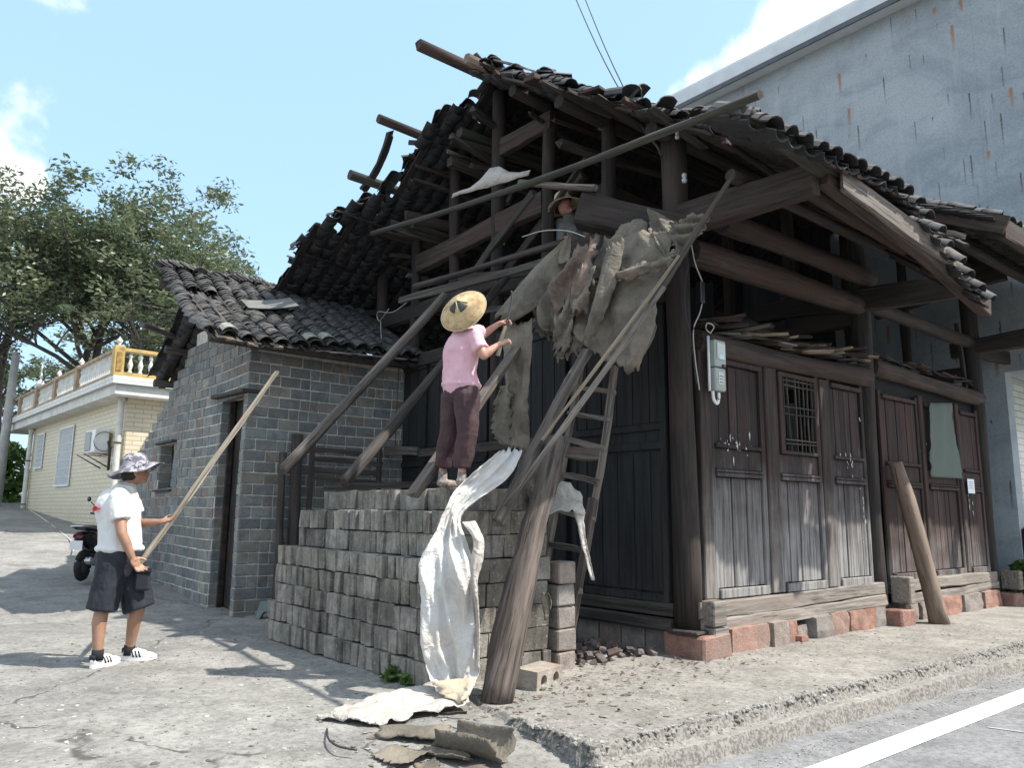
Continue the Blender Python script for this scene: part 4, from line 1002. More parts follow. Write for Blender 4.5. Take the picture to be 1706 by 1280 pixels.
# footing stones
def stone(x, y, z, sx, sy, sz, mat, seed, rot=0, amp=.12, nm='footing_stone', parent=hs):
    me = stone_mesh(sx, sy, sz, M[mat], seed, amp); me.name = nm
    return put(nm, me, parent, Matrix.Translation((x, y, z)) @ Matrix.Rotation(rot, 4, 'Z'))
box('footing_stone', (.08, -.02, .095), (.42, .46, .25), M['redstone'], hs, .02, jit=.015, seed=3)
box('post_pad', (.0, .0, .235), (.34, .34, .03), M['greydark_wood'], hs, .008, rot=.1)
for args in ((.72, -.02, .085, .62, .28, .30, 'redstone', 2), (1.22, -.06, .09, .30, .26, .31, 'greystone', 3), (1.50, -.02, .08, .20, .22, .30, 'redstone', 4), (1.74, 0, .05, .17, .2, .22, 'greystone', 5),
             (2.06, -.05, .09, .34, .26, .30, 'greystone', 6), (2.45, -.02, .09, .40, .26, .32, 'redstone', 7), (2.96, -.02, .09, .60, .26, .30, 'redstone', 8), (3.42, 0, .1, .28, .26, .3, 'greystone', 9),
             (4.2, -.02, .08, .35, .26, .30, 'greystone', 10), (4.75, -.02, .09, .55, .26, .32, 'greystone', 11), (5.4, -.02, .09, .62, .26, .32, 'redstone', 12), (6.1, -.02, .09, .62, .26, .32, 'greystone', 13), (6.8, -.02, .09, .6, .26, .32, 'redstone', 14)):
    stone(*args)
box('footing_stone', (3.75, -.10, .08), (.34, .40, .24), M['redstone'], hs, .02, jit=.012, seed=5); box('footing_stone', (7.35, -.10, .08), (.36, .40, .22), M['redstone'], hs, .02, jit=.012, seed=6)
stone(1.62, -.14, .03, .14, .12, .08, 'redstone', 21)

# broken batten and rafter stubs sticking out past the left verge and over the ridge
for i in range(5):
    y = 3.4 + i * .85 + rnd(-.08, .08); u = vL(y); z = zL(u, y) - rnd(.05, .14); L = rnd(.12, .42)
    timber('batten_stub', (u - L, y + rnd(-.08, .08), z + rnd(-.03, .10)), (u + .7, y, z - .03), rnd(.03, .06), rnd(.02, .05), M['dark_wood'], hs, n=3, ragged=.03)
for i in range(14):
    y = 2.8 - i * .27 + rnd(-.08, .08); u = vR(y); z = zR(u, y) - rnd(.02, .12); L = rnd(.05, .30)
    timber('batten_stub', (u - L, y, z + rnd(-.02, .08)), (u + .8, y + rnd(-.1, .1), z - .02), rnd(.05, .12), rnd(.02, .05), M[random.choice(['brown_wood', 'dark_wood', 'greydark_wood'])], hs, n=3, ragged=.03)

# dislodged battens and short timbers still hanging in the stripped end of the frame
for i in range(16):
    y = rnd(.6, 6.4); zt = (zR(0, y) if y < 3 else zL(0, y)); x0 = rnd(-.75, -.1); L = rnd(.8, 2.2); z = zt - rnd(.35, 1.1)
    if z < 4.5: continue
    timber('dislodged_batten', (x0, y, z), (x0 + L, y + rnd(-.35, .35), z + rnd(-.15, .2)), rnd(.05, .11), rnd(.04, .09), M[random.choice(['dark_wood', 'greydark_wood', 'brown_wood', 'moss_wood'])], hs, n=4, ragged=.03, roll=rnd(-.6, .6))
for i in range(7):
    y = rnd(1.5, 5.5); timber('cross_batten', (rnd(-.1, .5), y, rnd(4.7, 5.6)), (rnd(-.1, .5), y + rnd(-1.3, 1.3), rnd(4.6, 5.9)), .06, .05, M['dark_wood'], hs, n=4, ragged=.02)

# ================================================================ LOOSE TIMBERS LYING ON OR STICKING OUT OF THE FRAME
random.seed(41)
def loose(name, cat, label, p0, p1, w, h, mat, group=None, rnd_=False, **k):
    o = (log(name, p0, p1, w, M[mat], None, **k) if rnd_ else timber(name, p0, p1, w, h, M[mat], None, **k)); return tag(o, label, cat, group)
LT = 'loose timbers left on the open house frame'
loose('pole', 'pole', 'long thin mossy pole slanting across the whole open gable', (-0.950, 4.717, 5.202), (-1.750, -2.080, 4.071), .066, .06, 'moss_wood', LT, True, n=14, bend=.05)
def alongx(p, L, dz=0, dy=0): p = Vector(p); return p, p + Vector((L, dy, dz))
for nm, cat, lab, p, L, w, h, mat, r_ in (
    ('timber', 'timber', 'thick mossy squared timber end jutting out beside the ridge post', (-0.360, 3.450, 6.451), 1.8, .15, .13, 'moss_wood', False),
    ('pole', 'pole', 'short mossy pole sticking out above the thick mossy timber end', (-0.324, 3.100, 6.541), 1.3, .07, .06, 'moss_wood', True),
    ('pole', 'pole', 'pale round stick with a chewed end left of the ridge post', (-0.307, 3.800, 6.335), 1.4, .07, .06, 'grey_wood', True),
    ('pole', 'pole', 'thin broken stick with an orange split tip under the left slope', (-0.587, 4.200, 6.185), 1.6, .05, .05, 'brown_wood', True),
    ('timber', 'timber', 'dark squared timber under the pale round stick with chewed end', (-0.282, 3.800, 6.198), 1.5, .13, .15, 'greydark_wood', False),
    ('plank', 'plank', 'wide grey plank on edge in the bundle left of the posts', (-0.654, 4.700, 5.415), 1.3, .03, .16, 'greydark_wood', False),
    ('plank', 'plank', 'lowest board of the bundle left of the posts', (-0.697, 5.100, 5.428), 1.6, .22, .04, 'greydark_wood', False),
    ('plank', 'plank', 'brown board leaning on the bundle left of the posts', (-0.478, 4.600, 5.569), 1.1, .03, .17, 'brown_wood', False),
    ('pole', 'pole', 'smooth pale grey pole end pointing at the straw hat worker', (2.000, 160.382, 96.239), 0, 0, 0, 'SKIP', True),
    ('timber', 'timber', 'dark timber lying behind the post nearest the corner', (0.200, 1.314, 5.064), 1.9, .16, .2, 'dark_wood', False)):
    if mat == 'SKIP':
        loose('pole', 'pole', 'smooth pale grey pole end above the straw hat worker', (-0.900, 1.474, 4.898), (-0.700, 0.505, 4.575), .07, .07, 'grey_wood', LT, True, n=6); continue
    a, b_ = alongx(p, L, dz=-.02 * L, dy=rnd(-.1, .1)); loose(nm, cat, lab, a, b_, w, h, mat, LT, r_, n=6, ragged=.015)
loose('timber', 'timber', 'huge dark squared timber end beside the worker in the straw hat', (-0.620, 0.798, 4.436), (-0.050, -0.162, 4.002), .30, .34, 'dark_wood', LT, n=6, ragged=.02)
loose('pole', 'pole', 'upper of two crossed grey bars above the conical hat', (-0.900, 3.616, 4.200), (-0.450, 1.239, 4.246), .075, .06, 'greydark_wood', LT, True, n=8)
loose('plank', 'plank', 'lower of two crossed grey bars above the conical hat', (-0.950, 3.852, 4.039), (-0.500, 1.234, 4.075), .04, .09, 'greydark_wood', LT, n=8, ragged=.03)
loose('plank', 'plank', 'short flat batten crossing behind the conical hat', (-0.500, 2.766, 3.740), (-0.300, 2.025, 3.753), .03, .07, 'grey_wood', LT, n=4)
loose('plank', 'plank', 'dark bar behind the torn felt under the leaning brace', (-0.500, 3.172, 4.275), (-0.200, 1.872, 4.143), .04, .1, 'dark_wood', LT, n=4)
loose('stick', 'stick', 'frayed broken stick standing up out of the left roof verge', (-0.900, 5.165, 6.026), (-0.900, 4.384, 6.640), .10, .07, 'dark_wood', LT, n=8, ragged=.05, bend=.05)
loose('stick', 'stick', 'thin split stick lying on the ridge tiles against the sky', (-0.750, 2.151, 6.766), (-0.500, 1.599, 6.431), .03, .02, 'grey_wood', LT, n=4, ragged=.02)
loose('plank', 'plank', 'flat board lying over the road-side tiles near the ridge', (-0.850, 0.406, 5.553), (0.300, 0.690, 5.705), .20, .03, 'brown_wood', LT, n=4)
loose('plank', 'plank', 'broad board along the top of the stripped verge', (-1.000, 1.204, 6.009), (0.300, 1.299, 6.070), .16, .06, 'brown_wood', LT, n=4)
loose('plank', 'plank', 'pale brown board between the two ridge pole ends', (-0.196, 2.700, 7.098), (0.352, 2.700, 7.028), .13, .04, 'pale_wood', LT, n=4)
# a pale ragged offcut on the bar left of the worker
g_ = []
for i in range(9):
    t = i / 8; base = Vector((-0.720, 3.073, 5.321)).lerp(Vector((-0.720, 1.544, 5.096)), t); hgt = .04 + .20 * math.exp(-((t - .55) / .18) ** 2)
    g_.append([base + Vector((.0, 0, -.02 + rnd(-.02, .0))), base + Vector((rnd(-.02, .02), 0, hgt * .5)), base + Vector((.03, 0, hgt + rnd(-.01, .01)))])
tag(put('torn_sheet', sheet_mesh(g_, M['sheet_dirty'], .01)), 'torn pale sheet hung over the long thin pole', 'torn sheet')
# splinters and tiles heaped along the wall head
for i in range(34):
    x = .35 + i * .098 + rnd(-.04, .04); z = 3.20 + .05 * math.sin(i) + rnd(0, .08) - .0 * i
    L = rnd(.25, .6); a = rnd(-.9, .9)
    p = Vector((x, rnd(-.14, .04), z)); d = Vector((math.cos(a) * .5, -math.sin(abs(a)) - .2, rnd(-.12, .1))).normalized()
    mk = random.choice(['brown_wood', 'grey_wood', 'post_wood', 'pale_wood']); wd = {'brown_wood': 'reddish brown', 'grey_wood': 'weathered grey', 'post_wood': 'nearly black', 'pale_wood': 'pale tan'}[mk]
    o = timber('board_scrap', p - d * L * .5, p + d * L * .5, rnd(.05, .13), .02, M[mk], None, n=2, ragged=.02)
    wh = ['by the corner post', 'between corner post and lattice window', 'above the lattice window', 'just right of the lattice window', 'by the middle post'][min(4, int((x - .2) / .68))]
    tag(o, wd + (' longer' if L > .42 else ' shorter') + ' board scrap on the head beam ' + wh, 'board scrap', 'board scraps on the head beam')
for i in range(16):
    x = 4.0 + i * .2; p = Vector((x, rnd(-.1, .05), 3.35 + rnd(0, .05))); a = rnd(-.5, .5); d = Vector((math.cos(a), math.sin(a) * .4, rnd(-.08, .05))).normalized()
    o = timber('board_scrap', p - d * .2, p + d * .2, rnd(.05, .1), .02, M['brown_wood'], None, n=2, ragged=.02); tag(o, 'board scrap on the far head beam, ' + ['near the middle post', 'above the first far panel', 'above the green net', 'near the last post'][min(3, i // 4)], 'board scrap', 'board scraps on the far head beam')
log_o = loose('timber', 'timber', 'dark round timber end lying inside above the lattice window', (1.6, .35, 3.45), (3.4, .9, 3.55), .24, .24, 'dark_wood', None, True)

# ================================================================ LEANING POLES AND PROPS
PG = 'poles leaning against the gable'
loose('pole', 'pole', 'leftmost thick pole leaning from beside the stack up to the gable, split lower end', (-2.750, 3.049, 1.715), (-0.950, 2.811, 3.896), .125, .1, 'grey_wood', PG, True, n=12, ragged=.03, taper=.8)
loose('pole', 'pole', 'second leaning pole, wire tied near its foot on the stack top', (-2.620, 1.941, 1.557), (-1.150, 2.479, 3.006), .13, .1, 'greydark_wood', PG, True, n=12, ragged=.02, taper=.8)
loose('pole', 'pole', 'leaning prop rising behind the conical hat to the crossed bars', (-1.100, 2.604, 3.045), (-0.350, 2.366, 4.140), .10, .08, 'greydark_wood', PG, True, n=6)
loose('pole', 'pole', 'flat leaning batten that passes behind the woman in pink', (-2.720, 0.574, 1.438), (-0.620, 1.491, 3.380), .095, .06, 'grey_wood', PG, False, n=12, ragged=.04)
loose('pole', 'pole', 'pale squared prop with its foot on the log and head under the felt', (-2.350, -0.036, 1.231), (-1.050, 0.286, 2.777), .10, .07, 'grey_wood', PG, False, n=10, ragged=.02)
loose('pole', 'pole', 'slender split pole reaching from the stack to the bracket beam', (-2.300, -0.088, 1.345), (-1.150, -0.716, 3.158), .05, .05, 'grey_wood', PG, True, n=12)
loose('pole', 'pole', 'splintered grey pole head bound in felt at the bracket beam', (-1.100, -0.541, 3.075), (-0.750, -1.100, 4.052), .11, .05, 'greydark_wood', PG, False, n=10, ragged=.12, taper=.55)
loose('pole', 'pole', 'thin pale lath running beside the slender split pole', (-2.000, -0.180, 1.863), (-1.050, -0.801, 3.444), .03, .025, 'pale_wood', PG, False, n=8)
lg = loose('log', 'log', 'thick cracked weathered log leaning at the right corner of the block stack', (-2.554, -0.312, -0.030), (-1.746, -0.056, 1.897), .25, .25, 'pink_wood', None, True, n=14, taper=.74, rough=.02, ragged=.02)
loose('log', 'log', 'bare brown log leaning on the wall between the two panel bays', (4.28, -.42, -.01), (4.02, -.13, 1.98), .24, .24, 'log_brown', None, True, n=12, taper=.72, bend=.05)
loose('beam', 'beam', 'short squared beam end poking out behind the log top', (-1.653, 0.061, 1.825), (-1.403, -0.206, 1.785), .085, .10, 'pink_wood', None, n=4)
loose('plank', 'plank', 'grey rail fixed level across the dark gable behind the woman', (-.35, 5.75, 2.22), (-.30, 4.35, 2.12), .03, .12, 'grey_wood', None, n=8)
loose('plank', 'plank', 'dim rail running on from the grey one towards the ladder', (-.32, 4.3, 2.11), (-.30, 1.9, 2.08), .03, .10, 'greydark_wood', None, n=8)
# junk by the shed corner
for i, (x, y, z0, z1, lab) in enumerate(((-1.75, 5.02, 0, 2.3, 'stub of a thick post standing between shed corner and stack'), (-1.95, 4.98, 0, 2.05, 'thinner stub post next to the thick one by the shed'))):
    loose('post', 'post', lab, (x, y, z0), (x, y, z1), .16 - .06 * i, .1, 'greydark_wood', None, True)
sh_ = empty('rack', (-1.3, 4.9, 0), 'old slatted wooden rack against the shed between the leaning poles', 'rack')
for z in (1.72, 1.84, 1.98, 2.10): timber('slat', (-1.6, 4.88, z), (-.55, 4.88, z - .02), .03, .06, M['greydark_wood'], sh_, n=4)
for x in (-1.6, -.6): timber('upright', (x, 4.9, 0), (x, 4.9, 2.2), .06, .06, M['greydark_wood'], sh_, n=4)
for i, (p0, p1) in enumerate((((-2.1, 3.4, 1.56), (-1.35, 2.6, 1.58)), ((-2.0, 3.2, 1.60), (-1.1, 2.7, 1.62)))):
    loose('plank', 'plank', ('lower' if i == 0 else 'upper') + ' flat board lying on the stack top beside the leaning poles', p0, p1, .14, .03, 'greydark_wood', None, n=3)

# ================================================================ LADDER
ld = empty('ladder', (-1.34, .35, 0), 'homemade wooden ladder leaning on the gable wall behind the log', 'ladder')
Lr0, Lr1 = Vector((-1.360, 0.267, 0.000)), Vector((-0.420, 0.515, 2.753)); Ll0, Ll1 = Vector((-1.28, .82, 0.0)), Vector((-0.420, 1.013, 2.901))
timber('rail', Lr0, Lr0.lerp(Lr1, .52), .055, .085, M['pink_wood'], ld, n=6); timber('rail', Lr0.lerp(Lr1, .45) + Vector((.04, .02, 0)), Lr1, .05, .07, M['ladder_wood'], ld, n=6)
timber('rail', Ll0, Ll1, .05, .07, M['ladder_wood'], ld, n=8)
for t, w in ((.10, .10), (.23, .05), (.35, .05), (.46, .035), (.58, .05), (.70, .05), (.80, .045), (.90, .045)):
    a = Ll0.lerp(Ll1, t); b_ = Lr0.lerp(Lr1, t); d = (b_ - a).normalized(); timber('rung', a - d * .05, b_ + d * .04, .045, w, M['ladder_wood'], ld, n=3)

# ================================================================ ROOFING FELT AND SHEETS
def ruled(A, B, nu, nv, fold=.03, k=2.0, amp2=.02, ragged=.0, seed=0, nrm=Vector((-1, -.3, 0)), sag=0, edge=.0):
    """sheet between two edge polylines A and B; folds run down the length"""
    A = catmull(A, 5); B = catmull(B, 5); R = random.Random(seed)
    def rs(Q):
        out = []
        for i in range(nu + 1):
            f = i * (len(Q) - 1) / nu; a = min(int(f), len(Q) - 2); out.append(Q[a].lerp(Q[a + 1], f - a))
        return out
    A = rs(A); B = rs(B)
    nrm = nrm.normalized(); g = []; ph = R.uniform(0, 6)
    for i in range(nu + 1):
        row = []; t = i / nu
        ra = R.uniform(-ragged, ragged) if ragged else 0
        for j in range(nv + 1):
            s = j / nv; e = s
            if edge and j in (0, nv): e += edge * (2.2 * vn((t * 9, seed, j), 1) + R.uniform(-.5, .5))
            p = A[i].lerp(B[i], e)
            if i in (0, nu): p = p + (B[i] - A[i]).cross(nrm).normalized() * (ragged * (2.5 * vn((s * 7, seed, i), 1) + R.uniform(-.6, .6)))
            w = fold * math.sin(s * k * PI * 2 + ph + 2.2 * math.sin(t * 2.5 + seed)) * (.5 + .6 * math.sin(t * PI)) + sag * math.sin(PI * s)
            # creases: ridged noise on skewed axes gives sharp folds between flat facets
            r1 = abs(vn((s * 3.0 + t * 1.2, t * 4 - s, seed), 1.3)); r2 = abs(vn((s * 5 - t * 3, t * 7 + s * 2, seed + 4), 1.4)); r3 = vn(p, 2.2, seed)
            w += amp2 * (1.3 * (.35 - r1) + .55 * (.3 - r2) + .4 * r3)
            row.append(p + nrm * w)
        g.append(row)
    return g
def felt(label, A, B, nu=26, nv=16, mat='felt', name='felt_sheet', cat='roofing felt', thick=.006, **k):
    return tag(put(name, sheet_mesh(ruled(A, B, int(nu * 1.5), int(nv * 1.5), **k), M[mat], thick, name)), label, cat)
felt('large brown felt sheet hanging from the bracket beam, its rounded lower corner lowest',
     [(-0.650, 0.409, 4.036), (-0.800, 0.473, 3.677), (-0.900, 0.517, 3.301), (-0.950, 0.517, 2.993), (-0.950, 0.331, 2.816)], [(-0.750, -0.503, 3.814), (-0.850, -0.541, 3.474), (-0.950, -0.461, 3.146), (-1.000, -0.429, 2.822), (-1.000, -0.236, 2.521)], 34, 26, fold=.06, k=1.6, amp2=.06, ragged=.03, edge=.02, seed=1)
felt('felt sheet curling over the top behind the large brown sheet',
     [(-0.500, 0.427, 4.045), (-0.520, 0.284, 4.158), (-0.550, 0.082, 4.172), (-0.600, -0.082, 4.049)], [(-0.700, 0.748, 3.447), (-0.700, 0.449, 3.568), (-0.700, 0.206, 3.602), (-0.750, -0.070, 3.613)], 14, 14, fold=.05, k=1.2, amp2=.05, edge=.02, seed=2)
felt('rolled brown felt tube pointing down at the woman in pink',
     [(-0.450, 1.124, 4.304), (-0.700, 1.305, 4.022), (-0.950, 1.437, 3.692), (-1.150, 1.509, 3.367)], [(-0.450, 1.068, 4.017), (-0.700, 1.064, 3.710), (-0.950, 1.083, 3.395), (-1.150, 1.305, 3.225)], 18, 14, fold=.02, k=.5, amp2=.04, sag=.13, ragged=.03, seed=3)
felt('torn reddish felt flap with a ripped fold in the middle of the bundle',
     [(-0.850, 0.651, 3.897), (-0.950, 0.703, 3.701), (-1.000, 0.871, 3.574), (-1.000, 0.781, 3.275)], [(-0.800, 0.346, 4.001), (-0.950, 0.266, 3.714), (-1.100, 0.175, 3.396), (-1.050, 0.307, 3.172)], 16, 16, mat='felt_red', fold=.07, k=1.6, amp2=.05, ragged=.05, edge=.06, seed=4)
felt('narrow curled felt tongue hanging below the torn reddish flap',
     [(-1.100, 0.333, 3.609), (-1.150, 0.364, 3.341), (-1.100, 0.475, 3.185)], [(-1.100, 0.119, 3.539), (-1.150, 0.134, 3.291), (-1.100, 0.232, 3.149)], 12, 10, fold=.04, k=.8, amp2=.03, ragged=.04, edge=.08, seed=5)
felt('pointed felt strip hanging lowest left of the large sheet',
     [(-0.900, 0.983, 3.651), (-0.950, 0.862, 3.238), (-0.950, 0.791, 2.949), (-0.950, 0.791, 2.785)], [(-0.850, 0.383, 3.523), (-0.920, 0.439, 3.162), (-0.950, 0.468, 2.925), (-0.950, 0.518, 2.827)], 18, 14, fold=.05, k=1.7, amp2=.05, ragged=.04, edge=.03, seed=6)
felt('jagged dark felt scraps between the rolled tube and the pointed strip',
     [(-0.800, 1.190, 3.718), (-0.900, 1.266, 3.454), (-0.900, 1.216, 3.217), (-0.900, 1.073, 3.097)], [(-0.800, 0.775, 3.623), (-0.900, 0.801, 3.390), (-0.900, 0.863, 3.153), (-0.900, 0.954, 3.126)], 14, 12, fold=.06, k=1.5, amp2=.07, ragged=.06, edge=.10, seed=7)
felt('crumpled felt flap slung at the top right against the bracket beam',
     [(-0.500, 0.000, 4.259), (-0.600, -0.133, 3.986), (-0.750, -0.361, 3.683), (-0.850, -0.521, 3.479)], [(-0.550, -0.414, 3.964), (-0.650, -0.558, 3.823), (-0.800, -0.685, 3.640), (-0.900, -0.680, 3.429)], 16, 16, fold=.06, k=1.6, amp2=.06, edge=.04, seed=8)
felt('small ruffled felt edge tied to the splintered pole head',
     [(-0.600, -0.455, 3.963), (-0.650, -0.695, 3.912), (-0.700, -0.890, 3.852)], [(-0.850, -0.566, 3.633), (-0.850, -0.743, 3.628), (-0.800, -0.865, 3.671)], 14, 12, fold=.06, k=2.4, amp2=.04, edge=.06, seed=9)
felt('little pointed felt peak sticking up above the rolled tube',
     [(-0.600, 1.003, 4.261), (-0.650, 1.072, 4.053), (-0.700, 1.064, 3.907)], [(-0.600, 0.966, 4.224), (-0.650, 0.914, 4.012), (-0.700, 0.898, 3.892)], 8, 8, fold=.02, k=1, amp2=.02, seed=10)
felt('long felt strip hanging straight down beside the woman in pink',
     [(-1.100, 1.488, 3.267), (-1.100, 1.440, 2.873), (-1.100, 1.403, 2.489), (-1.100, 1.428, 2.242), (-1.100, 1.394, 1.963)], [(-1.000, 1.119, 3.247), (-1.050, 1.057, 2.823), (-1.100, 1.032, 2.448), (-1.100, 1.048, 2.210), (-1.100, 1.045, 1.913)], 26, 14, fold=.03, k=1, amp2=.04, edge=.03, ragged=.02, seed=11)
felt('frayed fringe of felt at the left edge of the long hanging strip',
     [(-1.140, 1.475, 2.587), (-1.140, 1.580, 2.315), (-1.140, 1.616, 2.117), (-1.140, 1.413, 1.980)], [(-1.120, 1.332, 2.604), (-1.120, 1.308, 2.353), (-1.120, 1.304, 2.108), (-1.120, 1.282, 1.973)], 20, 6, fold=.02, k=1, amp2=.02, edge=.22, seed=12)
felt('dark felt piece slumped behind the stack under the white sheet',
     [(-1.620, 0.549, 1.881), (-1.643, 0.568, 1.642), (-1.650, 0.574, 1.431), (-1.600, 0.533, 1.265)], [(-1.466, 0.425, 1.883), (-1.437, 0.401, 1.644), (-1.453, 0.414, 1.434), (-1.518, 0.466, 1.266)], 16, 10, fold=.03, k=1, amp2=.05, edge=.03, seed=13)
felt('long curled felt edge hanging down the middle of the large brown sheet',
     [(-0.950, 0.108, 3.732), (-1.050, 0.107, 3.419), (-1.100, 0.178, 3.110), (-1.120, 0.262, 2.837)], [(-0.950, -0.107, 3.791), (-1.050, -0.120, 3.479), (-1.100, -0.029, 3.153), (-1.120, 0.121, 2.898)], 18, 10, fold=.03, k=.6, amp2=.03, sag=.07, ragged=.03, edge=.05, seed=41)
felt('short felt curl drooping at the right lower edge near the slender pole',
     [(-1.100, -0.387, 3.133), (-1.150, -0.357, 2.811), (-1.150, -0.269, 2.551)], [(-1.100, -0.608, 3.087), (-1.150, -0.597, 2.770), (-1.150, -0.445, 2.510)], 14, 10, fold=.03, k=.7, amp2=.03, sag=.08, ragged=.03, edge=.04, seed=42)
felt('two-pronged torn felt rag hanging between the tube and the pointed strip',
     [(-1.000, 0.649, 3.371), (-1.020, 0.697, 3.164), (-1.020, 0.802, 2.958)], [(-1.000, 0.438, 3.326), (-1.020, 0.477, 3.093), (-1.020, 0.561, 2.824)], 14, 10, fold=.04, k=1.2, amp2=.04, ragged=.10, edge=.08, seed=43)
felt('brittle felt crease running across the large sheet under the timber end',
     [(-1.000, 0.155, 3.545), (-1.000, -0.147, 3.506), (-1.000, -0.500, 3.496), (-1.000, -0.731, 3.511)], [(-1.000, 0.172, 3.444), (-1.020, -0.164, 3.385), (-1.020, -0.500, 3.383), (-1.000, -0.709, 3.421)], 24, 6, fold=.03, k=1, amp2=.05, ragged=.03, edge=.3, seed=44)
# white sheet: twisted down over the corner of the stack and out across the ground
WS = [(862, 746, 6.3), (800, 775, 6.05), (762, 812, 5.95), (742, 850, 5.9), (722, 895, 5.82), (698, 942, 5.75), (701, 1010, 5.75), (703, 1080, 5.75), (712, 1125, 5.72), (722, 1150, 5.70)]
white_o = empty('plastic_sheet', (-2.85, .1, 0), 'crumpled white plastic sheet twisted down over the stack corner and trailing over the ground', 'plastic sheet')
gA = ruled([(-2.112, 0.202, 1.806), (-2.379, 0.135, 1.655), (-2.602, 0.123, 1.476), (-2.721, 0.103, 1.317), (-2.819, 0.106, 1.120), (-2.937, 0.098, 0.922), (-2.934, 0.071, 0.640), (-2.921, 0.060, 0.353), (-2.893, 0.011, 0.196), (-2.885, -0.073, 0.089)],
           [(-1.964, 0.120, 1.801), (-2.196, -0.014, 1.592), (-2.445, -0.005, 1.428), (-2.629, 0.029, 1.265), (-2.639, -0.066, 1.080), (-2.641, -0.194, 0.854), (-2.631, -0.202, 0.605), (-2.624, -0.207, 0.360), (-2.631, -0.228, 0.203), (-2.745, -0.276, 0.068)], 90, 30, fold=.022, k=1.5, amp2=.085, edge=.02, ragged=.02, seed=14, nrm=Vector((-.63, -.777, 0)))
put('sheet', sheet_mesh(gA, M['sheet'], .004), white_o)
gB = ruled([(-2.668, -0.042, 1.231), (-2.641, -0.142, 1.104), (-2.692, -0.177, 0.855), (-2.679, -0.227, 0.530), (-2.693, -0.254, 0.254)], [(-2.569, -0.071, 1.240), (-2.560, -0.181, 1.062), (-2.645, -0.216, 0.814), (-2.652, -0.261, 0.531), (-2.667, -0.276, 0.215)], 34, 8, fold=.02, k=.8, amp2=.03, edge=.05, seed=15, nrm=Vector((-.63, -.777, 0)))
put('sheet_fold', sheet_mesh(gB, M['sheet_dirty'], .004), white_o)
gC = ruled([(-2.583, -0.001, 0.100), (-2.832, 0.130, 0.080), (-3.086, 0.198, 0.060), (-3.366, 0.111, 0.050), (-3.590, 0.012, 0.040), (-3.698, 0.060, 0.010)], [(-2.768, -0.308, 0.030), (-3.020, -0.308, 0.020), (-3.308, -0.319, 0.020), (-3.516, -0.339, 0.020), (-3.614, -0.161, 0.020), (-3.717, 0.001, 0.010)], 50, 20, fold=.010, k=2.6, amp2=.035, edge=.08, seed=16, nrm=Vector((0, 0, 1)))
for row in gC:
    for p in row: p.z = max(p.z, .006)
put('sheet_tail', sheet_mesh(gC, M['sheet_dirty'], .004), white_o)
gD = ruled([(-2.899, -0.062, 0.148), (-2.872, -0.173, 0.074), (-2.857, -0.314, 0.043)], [(-2.676, -0.268, 0.183), (-2.751, -0.336, 0.137), (-2.817, -0.347, 0.074)], 10, 8, fold=.02, k=1, amp2=.03, edge=.04, seed=17)
put('sheet_hem', sheet_mesh(gD, plain('yellowed_sheet', (.55, .46, .33), .6, .25, 5), .004), white_o)
# pale cloth on the ladder
g1_ = ruled([(-1.597, 0.144, 1.388), (-1.565, 0.119, 1.519), (-1.486, 0.055, 1.530), (-1.443, -0.045, 1.430)], [(-1.769, 0.026, 1.289), (-1.663, -0.060, 1.304), (-1.579, -0.128, 1.291), (-1.541, -0.158, 1.272)], 14, 8, fold=.02, k=1, amp2=.04, edge=.05, seed=18, nrm=Vector((0, -.3, 1)))
cl_ = empty('cloth', (-1.556, -0.018, 1.330), 'dirty pale cloth draped over a ladder rung with a long rag hanging down', 'cloth')
put('cloth_top', sheet_mesh(g1_, M['sheet_dirty'], .005), cl_)
g2_ = ruled([(-1.592, -0.092, 1.329), (-1.572, -0.134, 1.137), (-1.531, -0.167, 0.947), (-1.498, -0.193, 0.778)], [(-1.519, -0.151, 1.340), (-1.534, -0.164, 1.138), (-1.505, -0.188, 0.948), (-1.476, -0.212, 0.769)], 18, 5, fold=.015, k=1, amp2=.02, edge=.06, seed=19)
put('cloth_tail', sheet_mesh(g2_, M['sheet_dirty'], .004), cl_)
g3_ = ruled([(-1.735, 0.128, 0.652), (-1.727, 0.121, 0.548), (-1.727, 0.121, 0.454)], [(-1.701, 0.100, 0.676), (-1.671, 0.075, 0.605), (-1.708, 0.106, 0.440)], 8, 5, fold=.02, k=1, amp2=.03, seed=20)
tag(put('rag', sheet_mesh(g3_, M['felt'], .006)), 'small crumpled rag wedged low between ladder and block stack', 'rag')
# felt scraps on the ground in front
def scrap(label, px_c, L, W_, rot, curl, rise, mat='felt', seed=0):
    c = Vector(px_c); R = random.Random(seed); g = []; N1, N2 = 16, 14
    for i in range(N1 + 1):
        row = []; t = i / N1 - .5
        for j in range(N2 + 1):
            s = j / N2 - .5; a = curl * s; r_ = W_ / max(abs(curl), .01)
            y = math.sin(a) * r_; z = (1 - math.cos(a)) * r_ * (1 if rise > 0 else -1) + abs(rise) if abs(curl) > .05 else rise
            x = t * L * (1 + .25 * vn((s * 3, seed, 0), 1)) + (R.uniform(-.02, .02) if i in (0, N1) else 0)
            y += R.uniform(-.01, .01) if j in (0, N2) else 0
            p = Vector((x, y, z + .02 * vn((x * 6, y * 6, seed), 1))); p.rotate(Euler((0, 0, rot))); row.append(p + c)
        g.append(row)
    mn = min(p.z for r in g for p in r); gz_ = gz(c.x, c.y) + .01
    for r in g:
        for p in r: p.z += gz_ - mn + .004
    return tag(put('felt_scrap', sheet_mesh(g, M[mat], .006)), label, 'felt scrap')
scrap('half-rolled brown felt scrap at the right of the heap on the ground', (-3.232, -0.994, -0.000), .42, .40, 1.9, 3.6, .02, seed=1)
scrap('arched brown felt scrap at the back left of the ground heap', (-3.388, -0.603, 0.000), .40, .22, -.7, 1.6, -.10, seed=2)
